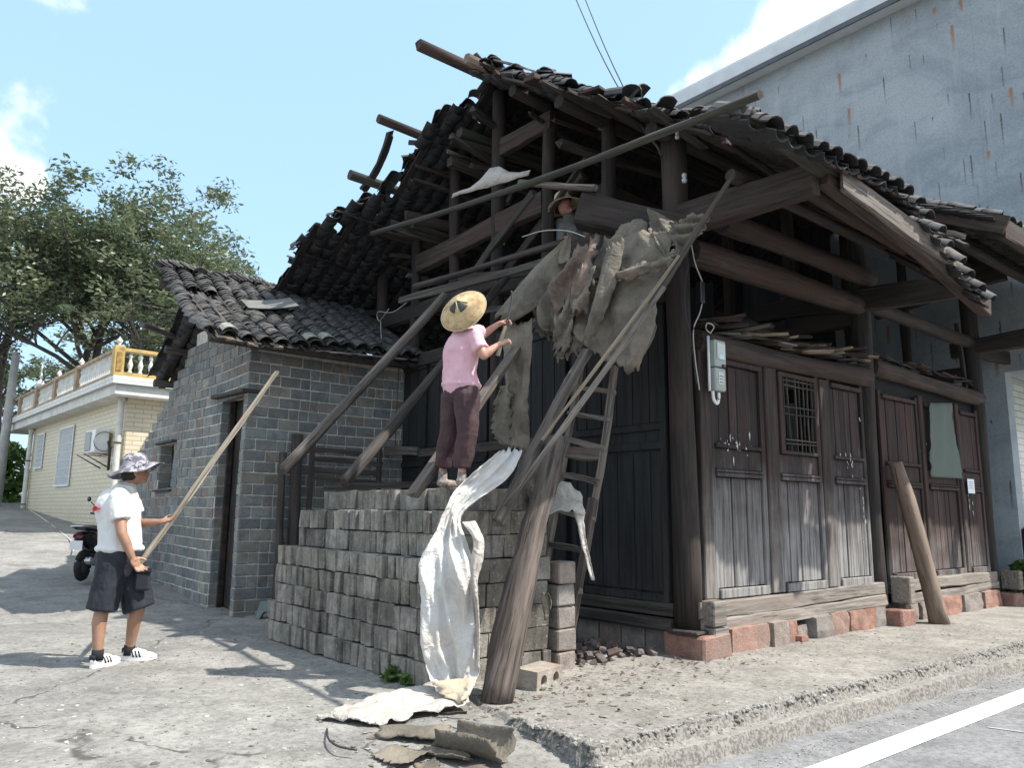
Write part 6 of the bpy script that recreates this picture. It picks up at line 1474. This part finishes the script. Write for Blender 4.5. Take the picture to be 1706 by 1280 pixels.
# ---------------- man in white T-shirt
man = empty('person', (-4.28, 2.72, 0), 'man in white T-shirt, dark cargo shorts and grey patterned sun hat holding a long pole', 'person')
def Pm(x, y, d): return Vector((x, y, d))
mR = dict(hip=(-4.383, 2.687, 0.883), knee=(-4.432, 2.702, 0.475), ank=(-4.444, 2.660, 0.102)); mL = dict(hip=(-4.249, 2.811, 0.873), knee=(-4.132, 2.742, 0.462), ank=(-4.156, 2.838, 0.088))
pel = Vector((-4.327, 2.745, 0.940)); chest = Vector((-4.348, 2.788, 1.290)); upc = Vector((-4.328, 2.797, 1.422)); neck = Vector((-4.296, 2.797, 1.513)); head = Vector((-4.247, 2.796, 1.632))
shR = Vector((-4.410, 2.633, 1.393)); elR = Vector((-4.371, 2.523, 1.090)); wrR = Vector((-4.280, 2.501, 0.894))
shL = Vector((-4.236, 2.929, 1.409)); elL = Vector((-4.153, 2.939, 1.168)); wrL = Vector((-4.013, 2.774, 1.187))
hR = Vector((-4.226, 2.483, 0.819)); hL = Vector((-3.944, 2.718, 1.220))
face = (Rv * .86 + Fv * .5).normalized()
V3 = Vector
PR = [('c', mR['hip'], .088, mR['knee'], .058), ('c', mR['knee'], .056, V3(mR['knee']).lerp(V3(mR['ank']), .35) - face * .012, .060), ('c', V3(mR['knee']).lerp(V3(mR['ank']), .3) - face * .012, .060, mR['ank'], .037), ('c', mR['ank'], .037, V3(mR['ank']) - Uz * .05, .038),
      ('c', mL['hip'], .088, mL['knee'], .058), ('c', mL['knee'], .056, V3(mL['knee']).lerp(V3(mL['ank']), .35) - face * .012, .060), ('c', V3(mL['knee']).lerp(V3(mL['ank']), .3) - face * .012, .060, mL['ank'], .037), ('c', mL['ank'], .037, V3(mL['ank']) - Uz * .05, .038),
      ('e', pel, (.15, .15, .12)), ('c', pel, .13, chest, .125), ('c', chest, .125, upc, .11), ('c', upc, .06, neck, .055), ('c', neck, .055, head - Uz * .04, .056),
      ('e', head, (.092, .092, .118)), ('e', head + face * .03 - Uz * .03, (.072, .066, .085)), ('c', head + face * .088 + Uz * .0, .010, head + face * .108 - Uz * .028, .016), ('e', head + face * .075 - Uz * .085, (.03, .03, .022)), ('e', head + face * .09 - Uz * .055, (.02, .03, .010)),
      ('e', head + face.cross(Uz) * .092 - Uz * .01, (.018, .012, .030)), ('e', head - face.cross(Uz) * .092 - Uz * .01, (.018, .012, .030)),
      ('c', upc, .09, shR, .062), ('c', upc, .09, shL, .062), ('c', shR, .056, elR, .043), ('c', elR, .042, elR.lerp(wrR, .4), .042), ('c', elR.lerp(wrR, .4), .041, wrR, .028),
      ('c', shL, .056, elL, .043), ('c', elL, .042, elL.lerp(wrL, .4), .041), ('c', elL.lerp(wrL, .4), .040, wrL, .027)]
PR += hand(wrR, (hR - wrR).normalized() - Uz * .35 + face * .15, -Fv * .2 + Rv * .5, Rv + Uz * .2, 1.05, .55)
PR += hand(wrL, (Rv * .95 + Uz * .22), Uz * .8 - Fv * .4, Uz * .9 - Fv * .3 - Rv * .1, 1.0, .28, .16)
fused('body', PR, M['skin_m'], man, .0065, 3)
# T-shirt: torso and short sleeves, a little away from the body
hem = pel + Uz * .02
slR = shR.lerp(elR, .62); slL = shL.lerp(elL, .62)
fused('t_shirt', [('c', hem + Uz * .03, .172, chest, .172), ('c', chest, .172, upc - Uz * .02, .135), ('e', chest - face * .03, (.165, .165, .2)), ('c', upc, .09, shR, .072), ('c', upc, .09, shL, .072), ('t', shR, .074, slR, .078), ('t', shL, .074, slL, .078), ('c', upc, .075, neck - Uz * .02, .066),
                  ('e', hem + Uz * .0, (.192, .192, .055))], M['tee'], man, .008, 6, wrinkle=.014, wsize=.09, seed=4)
g = []
for i in range(7):
    t = i / 6; base = chest - face * (.200) + Uz * (-.01 + .035 * t) + face.cross(Uz) * .05; lt = face.cross(Uz) * -1
    g.append([base + lt * (s * .09) + Uz * (.010 * math.sin(6 * t + s * 7)) + face * (.06 * s * s) - face * .012 for s in np.linspace(-1, 1, 9) * (.6 + .4 * math.sin(PI * t))])
put('red_print', sheet_mesh(g, plain('red_print', (.55, .03, .04), .8, .4, 40), .003), man)
def leg_tube(A, r0, r1):
    return [('t', V3(A['hip']) - Uz * .03, r0, V3(A['hip']).lerp(V3(A['knee']), 1.06), r1)]
# shorts with cargo pocket
fused('shorts', [('c', pel - Uz * .01, .182, pel - Uz * .09, .184), *leg_tube(mR, .128, .124), *leg_tube(mL, .128, .132), ('e', pel - Uz * .08, (.17, .17, .14)),
                 ], M['short'], man, .008, 5, wrinkle=.012, wsize=.08, seed=9)
pk = Matrix.Translation(V3((-4.142, 2.621, 0.686)) - Fv * .02)
pko = put('cargo_pocket', box_mesh(.13, .05, .17, M['short'], .02, .006, 3), man, pk @ Matrix.Rotation(math.atan2(Rv.y, Rv.x) + .25, 4, 'Z')); put('pocket_flap', box_mesh(.14, .02, .045, M['short'], .008), pko, Matrix.Translation(V3((-4.159, 2.583, 0.780))) @ Matrix.Rotation(math.atan2(Rv.y, Rv.x) + .2, 4, 'Z'))
put('zip_line', box_mesh(.10, .006, .006, M['white'], 0), pko, Matrix.Translation(V3((-4.184, 2.526, 0.790)) - Fv * .02) @ Matrix.Rotation(math.atan2(Rv.y, Rv.x) + .2, 4, 'Z'))
for A in (mR, mL): put('sock', tube_mesh([V3(A['ank']) + Uz * .035, V3(A['ank']) - Uz * .0, V3(A['ank']) - Uz * .05], [.046, .047, .05], M['sock'], 14), man)
aF = math.atan2(face.y, face.x)
hdR = math.atan2((Fv * .95 + Rv * .35).y, (Fv * .95 + Rv * .35).x); hdL = math.atan2((Rv * .97 + Fv * .1).y, (Rv * .97 + Fv * .1).x)
pR_ = V3(mR['ank']) - V3((math.cos(hdR), math.sin(hdR), 0)) * .055; pR_.z = gf(pR_.x, pR_.y) + .002
pL_ = V3(mL['ank']) - V3((math.cos(hdL), math.sin(hdL), 0)) * .055; pL_.z = gf(pL_.x, pL_.y) + .004
shoe_at(pR_, hdR, man); shoe_at(pL_, hdL, man, pitch=0)
# bucket hat with wide wavy brim
m, n, b = new_mat('camouflage_cloth'); v = coords(n, 'World'); t1 = tex(n, v, 13, 3, .6, .8); t2 = tex(n, v, 22, 4, .6, .6)
c = mixc(n, mapr(n, t1, .46, .52), (.33, .315, .35), (.12, .115, .14)); c = mixc(n, mapr(n, t2, .58, .62), c, (.05, .048, .06)); n.links.new(c, b.inputs['Base Color']); rough_in(b, .9); M['camo'] = m
hat = empty('sun_hat', head + Uz * .1); hat.parent = man; hat.matrix_parent_inverse = WM[man.name].inverted()
hup = (Uz * .93 - Rv * .28 - Fv * .08).normalized(); hx = hup.cross(Fv).normalized(); hy = hup.cross(hx)
hc = head + Uz * .045 - Rv * .005
g = []
for i in range(11):
    t = i / 10; row = []
    for j in range(33):
        a = 2 * PI * j / 32
        if t <= .5: q = t / .5; r = .025 + .085 * min(1, q * 1.6); h = .115 - .005 * q - .10 * max(0, (q - .35) / .65) ** 1.1; r += .012 * max(0, q - .6)
        else: q = (t - .5) / .5; r = .118 + .115 * q; h = .010 - .055 * q + .020 * q * math.sin(2 * a + .6) + .012 * q * math.sin(5 * a)
        row.append(hc + hx * (r * math.cos(a) * 1.04) + hy * (r * math.sin(a)) + hup * (h + .004 * vn((math.cos(a) * 2, math.sin(a) * 2, t * 4), 2)))
    g.append(row)
put('crown_and_brim', sheet_mesh(g, M['camo'], .004), hat)
put('crown_top', prim_mesh([('e', hc + hup * .105, (.055, .055, .018))]), hat).data.materials.append(M['camo'])
def text_on(txt, size, fn, mat, parent, name='lettering'):
    cu = bpy.data.curves.new(name, 'FONT'); cu.body = txt; cu.size = size; cu.align_x = 'CENTER'; cu.extrude = .0; cu.resolution_u = 3
    t = bpy.data.objects.new('tmp', cu); COL.objects.link(t); dg = bpy.context.evaluated_depsgraph_get(); me = bpy.data.meshes.new_from_object(t.evaluated_get(dg)); bpy.data.objects.remove(t); bpy.data.curves.remove(cu)
    for v in me.vertices: v.co = fn(v.co.x, v.co.y)
    me.materials.clear(); me.materials.append(mat); me.name = name; return put(name, me, parent)
def brim_pt(a, r):
    q = (r - .118) / .115; h = .010 - .055 * q + .020 * q * math.sin(2 * a + .6) + .012 * q * math.sin(5 * a)
    return hc + hx * (r * math.cos(a) * 1.04) + hy * (r * math.sin(a)) + hup * (h + .007)
a_t = math.atan2((Rv * .8 - Fv * .6).dot(hy), (Rv * .8 - Fv * .6).dot(hx))
sg = 1
text_on('ovino', .055, lambda x, y: brim_pt(a_t + x / .165, .205 - y * 1.2 - .02), M['sock'], hat)
# his long pole
loose('pole', 'pole', 'long straight wooden lath held up by the man in the white T-shirt', (-4.221, 2.557, 0.814), (-2.824, 3.200, 2.764), .038, .03, 'lath_wood', None, False, n=12, ragged=.01, bend=.02)

# ---------------- woman in pink on the stack
wo_ = empty('person', (-2.3, .5, 1.5), 'woman in pink shirt and dark trousers under a conical straw hat standing on the blocks', 'person')
DW = 6.25
fw = (Rv * .72 + Fv * .70).normalized()
wpel = V3((-2.408, 0.377, 2.281)); wwa = V3((-2.418, 0.386, 2.431)); wch = V3((-2.419, 0.374, 2.615)); wup = V3((-2.398, 0.356, 2.732)); wnk = V3((-2.378, 0.353, 2.821)); whd = V3((-2.347, 0.366, 2.948))
wsR = V3((-2.395, 0.225, 2.710)); weR = V3((-2.369, 0.127, 2.549)); wwR = V3((-2.259, 0.089, 2.638)); wsL = V3((-2.282, 0.416, 2.791)); weL = V3((-2.123, 0.442, 2.821)); wwL = V3((-2.052, 0.359, 2.896))
wR = dict(hip=V3((-2.410, 0.289, 2.231)), knee=V3((-2.413, 0.266, 1.927)), ank=V3((-2.431, 0.306, 1.640))); wL = dict(hip=V3((-2.409, 0.469, 2.251)), knee=V3((-2.419, 0.502, 1.944)), ank=V3((-2.426, 0.585, 1.661)))
PW = [('e', wpel, (.13, .13, .11)), ('c', wpel, .12, wwa, .10), ('c', wwa, .10, wch, .115), ('c', wch, .115, wup, .09), ('c', wup, .05, wnk, .045), ('c', wnk, .045, whd - Uz * .04, .046), ('e', whd, (.080, .080, .105)), ('e', whd + fw * .03 - Uz * .02, (.062, .058, .078)), ('c', whd + fw * .078, .009, whd + fw * .094 - Uz * .022, .013),
      ('e', whd + fw.cross(Uz) * .08, (.015, .01, .025)), ('c', wup, .08, wsR, .052), ('c', wup, .08, wsL, .052), ('c', wsR, .046, weR, .040), ('c', weR, .039, weR.lerp(wwR, .4), .037), ('c', weR.lerp(wwR, .4), .036, wwR, .024),
      ('c', wsL, .046, weL, .038), ('c', weL, .036, wwL, .024)]
for A in (wR, wL): PW += [('c', A['hip'], .085, A['knee'], .055), ('c', A['knee'], .053, A['knee'].lerp(A['ank'], .35), .052), ('c', A['knee'].lerp(A['ank'], .35), .052, A['ank'], .033), ('c', A['ank'], .033, A['ank'] - Uz * .04, .034)]
PW += hand(wwR, Rv * .75 + Uz * .45, Rv * .4 - Uz * .6 + Fv * .5, Uz + Rv * -.3, .92, 1.05); PW += hand(wwL, Rv * .9 + Uz * .4, -Uz + Rv * .2, -Fv, .92, .9)
fused('body', PW, M['skin_w'], wo_, .0065, 3)
fused('shirt', [('c', wpel + Uz * .02, .150, wwa, .142), ('c', wwa, .142, wch, .150), ('c', wch, .148, wup, .112), ('c', wup, .09, wsR, .072), ('c', wup, .09, wsL, .072), ('t', wsR, .066, wsR.lerp(weR, .72), .070), ('t', wsL, .064, wsL.lerp(weL, .7), .068), ('c', wup, .065, wnk - Uz * .015, .056), ('e', wpel + Uz * .045, (.162, .162, .05))],
      M['pink'], wo_, .008, 5, wrinkle=.014, wsize=.08, seed=14)
fused('trousers', [('e', wpel, (.145, .145, .13)), ('c', wR['hip'], .108, wR['knee'], .088), ('t', wR['knee'], .088, wR['ank'] + Uz * .01, .072), ('c', wL['hip'], .108, wL['knee'], .088), ('t', wL['knee'], .088, wL['ank'] + Uz * .01, .072)], M['pants'], wo_, .008, 5, wrinkle=.014, wsize=.09, seed=23)
M['wshoe'] = plain('floral_shoe', (.42, .36, .32), .8, .6, 40, bumpv=.2)
hw = math.atan2(fw.y, fw.x)
for A in (wR, wL):
    dv = V3((math.cos(hw), math.sin(hw), 0)); c0 = V3((A['ank'].x, A['ank'].y, 1.505)) if A is wR else V3((A['ank'].x, A['ank'].y, 1.505))
    fused('shoe', [('e', c0 + Uz * .035, (.05, .05, .04)), ('c', c0 + Uz * .03, .036, c0 + dv * .12 + Uz * .024, .034), ('c', c0 + Uz * .05, .04, A['ank'] - Uz * .03, .036)], M['wshoe'], wo_, .007, 3)
# conical hat
A_ = (-Fv * .80 + Uz * .40 - Rv * .40).normalized(); hx2 = A_.cross(Uz).normalized(); hy2 = A_.cross(hx2); hc2 = V3((-2.460, 0.303, 2.941))
h2 = empty('conical_hat', hc2); h2.parent = wo_; h2.matrix_parent_inverse = WM[wo_.name].inverted()
def cone_pt(a, r, lift=0): q = r / .205; return hc2 + hx2 * (r * math.cos(a)) + hy2 * (r * math.sin(a)) + A_ * (.125 * (1 - q ** .85) - .012 * (q > .97) + lift)
g = [[cone_pt(2 * PI * j / 40, .205 * max(.004, i / 12)) for j in range(41)] for i in range(13)]
put('straw_cone', sheet_mesh(g, M['straw'], .004), h2)
put('rim', tube_mesh([cone_pt(2 * PI * j / 40, .205) for j in range(41)], .005, M['straw_pale'], 6), h2)
for k in range(2):
    a0 = .35 + k * 1.62
    gp = [[cone_pt(a0 + s * 1.0 * 1, .075 * t + .012, .004) for s in np.linspace(0, 1, 7)] for t in np.linspace(0, 1, 5)]
    put('dark_patch', sheet_mesh(gp, plain('dark_patch', (.05, .055, .05), .8), .003), h2)
for k in range(4):
    a0 = .18 + k * PI / 2
    put('strap', tube_mesh([cone_pt(a0, r, .006) for r in (.008, .04, .085)], .005, M['straw_pale'], 5), h2)
hk = empty('hooked_tool', (-2.219, 0.069, 2.670), 'hooked knife with a pale wooden handle gripped by the woman in pink', 'tool')
timber('handle', (-2.278, 0.079, 2.554), (-2.195, 0.063, 2.798), .026, .022, M['pale_wood'], hk, n=4)
put('blade', tube_mesh(catmull([(-2.195, 0.063, 2.793), (-2.164, 0.064, 2.904), (-2.133, 0.065, 3.038), (-2.138, 0.068, 3.115)]), [.011] * 4 + [.010] * 5 + [.009] * 5 + [.007] * 5, M['wire'], 6), hk)

# ---------------- worker inside the gable
wk = empty('person', (.35, 2.0, 3.4), 'worker in a pale straw hat leaning out between the gable posts', 'person')
kh = V3((0.087, 1.804, 4.986)); kn = kh + Rv * .05 + Fv * .05 - Uz * .11; kc = kh + Rv * .13 + Fv * .16 - Uz * .25; kp = kh + Rv * .28 + Fv * .34 - Uz * .72
fk_ = (-Fv * .55 + Rv * .75 - Uz * .35).normalized()
ksR = kc + (-Rv * .17) + Uz * .1; ksL = kc + Rv * .17 + Uz * .1; keR = ksR - Uz * .26 - Fv * .08; kwR = keR - Uz * .05 - Fv * .22 + Rv * .05; keL = ksL - Uz * .22 - Fv * .1; kwL = keL - Fv * .25
PK = [('e', kh, (.085, .085, .112)), ('e', kh + fk_ * .03 - Uz * .02, (.064, .060, .080)), ('c', kh + fk_ * .08, .010, kh + fk_ * .100 - Uz * .024, .015), ('e', kh + fk_ * .075 - Uz * .06, (.03, .025, .010)), ('c', kh, .05, kn, .05), ('c', kn, .06, kc, .09), ('c', kc, .12, kp, .12), ('c', kc, .09, ksR, .055), ('c', kc, .09, ksL, .055), ('c', ksR, .048, keR, .042), ('c', keR, .04, kwR, .028), ('c', ksL, .048, keL, .042), ('c', keL, .04, kwL, .028),
      ('c', kp, .12, kp - Uz * .4 + Rv * .1, .07), ('c', kp, .12, kp - Uz * .4 - Rv * .1, .07)]
PK += hand(kwR, -Fv, -Uz, Rv, .95, .7) + hand(kwL, -Fv, -Uz, -Rv, .95, .7)
fused('body', PK, M['skin_r'], wk, .009, 3)
fused('shirt', [('c', kp + Uz * .05, .145, kc, .14), ('c', kc, .11, kn, .075), ('c', kc, .12, ksR, .075), ('c', kc, .12, ksL, .075), ('c', ksR, .068, keR, .058), ('c', ksL, .068, keL, .058)], plain('faded_grey_shirt', (.16, .16, .15), .9, .4, 8), wk, .011, 4, wrinkle=.012)
fused('trousers', [('c', kp, .14, kp - Uz * .42 + Rv * .1, .085), ('c', kp, .14, kp - Uz * .42 - Rv * .1, .085)], M['short'], wk, .012, 4)
for hd_, f_, p_, k_ in ((kh, fk_, wk, 1), (head, face, man, 1.05)):
    sd_ = f_.cross(Uz).normalized(); up_ = sd_.cross(f_).normalized()
    for s_ in (-1, 1):
        for nm_, du, r3, mt_ in (('eye', .012, (.011, .006, .005), 'sock'), ('eyebrow', .030, (.019, .006, .004), 'hair')):
            ee = prim_mesh([('e', hd_ + (f_ * (.088 if k_ == 1 else .090) + sd_ * s_ * .030 + up_ * du) * k_, r3, Matrix((sd_, f_, up_)).transposed())]); ee.materials.append(M[mt_]); put(nm_, ee, p_)
    ee = prim_mesh([('e', hd_ + (f_ * .086 - up_ * .062) * k_, (.022, .008, .005), Matrix((sd_, f_, up_)).transposed())]); ee.materials.append(plain('lips', (.22, .08, .06), .6)); put('mouth', ee, p_)
hr_ = prim_mesh([('e', head - face * .018 - Uz * .012, (.094, .094, .095)), ('e', head - face * .05 - Uz * .055, (.06, .06, .05))]); hr_.materials.append(M['hair']); put('hair', hr_, man)
uph = (Uz * .86 - Rv * .25 + Fv * .1).normalized(); kx = uph.cross(Fv).normalized(); ky = uph.cross(kx); kt = kh + Uz * .035
g = []
for i in range(11):
    t = i / 10; row = []
    for j in range(29):
        a = 2 * PI * j / 28
        if t <= .6: q = t / .6; r = .02 + .078 * min(1, q * 1.7); h = .14 - .115 * max(0, (q - .4) / .6)
        else: q = (t - .6) / .4; r = .098 + .10 * q; h = .025 - .05 * q + .02 * math.sin(2 * a) * q
        row.append(kt + (kx * r * math.cos(a) + ky * r * math.sin(a) + uph * h) * 1.12)
    g.append(row)
put('straw_hat', sheet_mesh(g, M['straw_pale'], .004), wk)

# ================================================================ SCOOTER
sc_ = empty('scooter', (-3.05, 9.6, .2), 'dark motor scooter parked behind the man by the brick shed, mirror sticking out', 'scooter')
SM = Matrix.Translation((-3.12, 9.35, gz(-3.1, 9.5) + .0)) @ Matrix.Rotation(math.radians(58), 4, 'Z')      # local x = forward
def sp(x, y, z): return SM @ Vector((x, y, z))
M['scoot'] = plain('scooter_paint', (.016, .016, .022), .22, .1, 3, bumpv=0); M['scoot_red'] = plain('scooter_decal', (.16, .03, .035), .4, .6, 9); M['tyre'] = plain('tyre', (.02, .02, .02), .85, .2, 20); M['chrome'] = plain('chrome', (.5, .5, .52), .25, .05, 5, metal=.9, bumpv=0)
def wheel(x):
    tor = []; 
    w_ = put('wheel', tube_mesh([sp(x + .185 * math.cos(a), 0, .235 + .185 * math.sin(a)) for a in [2 * PI * i / 24 for i in range(25)]], .055, M['tyre'], 8), sc_)
    put('rim', tube_mesh([sp(x, -.03, .235), sp(x, .03, .235)], .13, plain('rim', (.10, .10, .11), .4), 16), w_)
wheel(-.62); wheel(.62)
def sloft(name, secs, mat, parent=None, k=12):
    V = []; F = []
    for (x, z, w, h) in secs:
        for j in range(k):
            a = 2 * PI * j / k; V.append(sp(x + 0, w * math.copysign(abs(math.cos(a)) ** .7, math.cos(a)), z + h * math.copysign(abs(math.sin(a)) ** .7, math.sin(a))))
    for i in range(len(secs) - 1):
        for j in range(k): a = i * k + j; b_ = i * k + (j + 1) % k; F.append((a, b_, b_ + k, a + k))
    F.append(tuple(range(k))); F.append(tuple(range((len(secs) - 1) * k, len(secs) * k))); bmm = bmesh.new()
    return put(name, mesh(name, V, F, mat, True), parent or sc_)
sloft('rear_body', [(-.88, .68, .05, .03), (-.75, .66, .12, .09), (-.5, .60, .15, .14), (-.25, .52, .14, .14), (-.12, .45, .12, .12)], M['scoot'])
sloft('seat', [(-.85, .80, .08, .03), (-.6, .80, .14, .05), (-.3, .77, .14, .05), (-.05, .74, .09, .04)], M['black'])
sloft('footboard', [(-.2, .30, .15, .07), (.1, .27, .16, .04), (.32, .32, .15, .05)], M['scoot'])
sloft('front_shield', [(.28, .32, .14, .04), (.34, .5, .20, .06), (.42, .75, .21, .07), (.44, .92, .17, .06)], M['scoot'])
sloft('side_decal', [(-.7, .66, .135, .05), (-.5, .60, .162, .06), (-.3, .54, .153, .05)], M['scoot_red'])
sloft('front_fender', [(.42, .42, .04, .02), (.52, .49, .075, .03), (.68, .47, .075, .03), (.82, .34, .05, .02)], M['scoot'])
sloft('headset', [(.28, 1.0, .06, .04), (.36, 1.0, .15, .08), (.48, .97, .12, .07), (.54, .95, .05, .04)], M['scoot'])
sloft('headlight', [(.50, .97, .08, .05), (.56, .955, .05, .035)], M['chrome'])
tube('fork', [sp(.40, 0, .9), sp(.62, 0, .235)], .035, M['chrome'], sc_)
tube('handlebar', [sp(.30, -.32, 1.02), sp(.36, -.12, 1.0), sp(.36, .12, 1.0), sp(.30, .32, 1.02)], .018, M['black'], sc_)
for s_ in (-1, 1):
    st = tube('mirror_stem', [sp(.34, s_ * .2, 1.02), sp(.36, s_ * .28, 1.14), sp(.34, s_ * .34, 1.2)], .009, M['black'], sc_)
    put('mirror', prim_mesh([('e', sp(.33, s_ * .37, 1.25), (.03, .07, .045))]), st).data.materials.append(M['black'])
tube('grab_rail', catmull([sp(-.5, -.14, .78), sp(-.85, -.13, .82), sp(-.95, 0, .83), sp(-.85, .13, .82), sp(-.5, .14, .78)]), .014, M['chrome'], sc_)
sloft('tail_light', [(-.90, .68, .07, .03), (-.86, .68, .09, .04)], M['scoot_red']); tube('exhaust', [sp(-.2, -.12, .22), sp(-.5, -.15, .26), sp(-.85, -.16, .32)], [.03, .055, .06], M['chrome'], sc_)
tube('guard_bar', catmull([sp(-.30, .18, .20), sp(-.1, .22, .42), sp(.15, .20, .5), sp(.3, .18, .3)]), .013, M['chrome'], sc_); box('number_plate', sp(-.93, 0, .55), (.02, .18, .13), M['white'], sc_, .003, rot=math.radians(58))
me = prim_mesh([('e', sp(-.62, .0, .98), (.16, .13, .12))]); me.materials.append(plain('helmet_white', (.5, .5, .52), .3))
hm_ = box('storage_box', sp(-.15, 0, .50), (.26, .2, .3), M['black'], sc_, .03, rot=math.radians(58))

# ================================================================ TREES
def tree(label, base, height, spread, n_leaf, seed, crown_lo=.35, lean_=0, group='trees behind the cream house'):
    R = random.Random(seed); root = empty('leafy_tree', base, label, 'tree', group); base = Vector(base); tips = []
    def limb(p, d, L, r, lvl, parent, nm):
        pts = [p]; q = p.copy(); dd = d.normalized(); n_ = 6
        for i in range(n_):
            dd = (dd + Vector((R.gauss(0, .12), R.gauss(0, .12), R.gauss(.03, .08)))).normalized(); q = q + dd * L / n_; pts.append(q.copy())
        rr = [r * (1 - .65 * i / n_) for i in range(n_ + 1)]; me = tube_mesh(pts, rr, M['bark'], 7 if lvl < 2 else 4, nm); segs.append((me, lvl))
        if lvl == 3: tips.append((pts[-1], L * .55)); tips.append((pts[-3], L * .5)); return
        k = [7, 5, 4][lvl]
        for i in range(k):
            t = R.uniform(.45 if lvl == 0 else .3, 1.0); j = min(n_, int(t * n_)); ang = R.uniform(0, 2 * PI); out = Vector((math.cos(ang), math.sin(ang), R.uniform(.1, .8) if lvl < 2 else R.uniform(-.3, .6)))
            limb(pts[j], (dd * .35 + out).normalized(), L * R.uniform(.48, .68) * (spread if lvl == 0 else 1), rr[j] * .62, lvl + 1, None, 'limb')
        tips.append((pts[-1], L * .2))
    segs = []; limb(base, Vector((lean_, 0, 1)), height * .62, .24, 0, root, 'trunk')
    tr_ = [s for s in segs if s[1] == 0]; rest = [s for s in segs if s[1] > 0]
    put('trunk', tr_[0][0], root); put('limbs', join_np('limbs', [low(s[0]) for s in rest], M['bark'], True), root)
    for s in segs[1:]: bpy.data.meshes.remove(s[0])
    me = leaf_cloud([(t[0].x, t[0].y, t[0].z, min(.66, t[1] * .5 + .14)) for t in tips], int(n_leaf * .95), .085, seed, droop=.25, elong=2.6); me.materials.append(M['leaf']); put('crown', me, root)
M['bark'] = plain('bark', (.10, .088, .078), .95, .45, 5, bumpv=.6, world=True)
def tb(p): p = Vector(p); p.z = gz(p.x, min(p.y, 38)); return p
tree('leftmost tall tree cut by the left edge of the photo', tb((-2.394, 32.210, 4.781)), 14.2, 1.0, 14000, 101)
tree('tall tree with pale forked trunk over the middle of the cream house', tb((-1.227, 28.688, 4.575)), 14.8, 1.0, 16000, 102)
tree('tallest tree, its crown top in the middle of the group', tb((0.118, 28.885, 4.704)), 15.6, .95, 18000, 103)
tree('leaning tree right of the tallest, dark trunk above the ochre balustrade corner', tb((0.789, 27.052, 4.602)), 14.2, .9, 13000, 104, lean_=.10)
tree('lower tree at the right end of the group behind the shed roof', tb((1.603, 25.104, 4.503)), 11.2, .95, 10000, 105)
tree('small bushy tree low at the left edge behind the cream house', tb((-2.568, 38.789, 5.332)), 8.5, 1.0, 9000, 106)
tree('dark low tree filling the gap under the crowns behind the house', tb((1.685, 40.490, 5.832)), 9.5, 1.2, 12000, 107)
me = leaf_cloud([(-2.473, 30.986, 3.269) + (1.0,), (-2.280, 30.830, 2.350) + (1.0,), (-2.392, 30.921, 1.436) + (.9,)], 2600, .14, 8); me.materials.append(M['weed'])
tag(put('shrub', me), 'yellow-green shrub at the left edge beyond the utility pole', 'shrub')
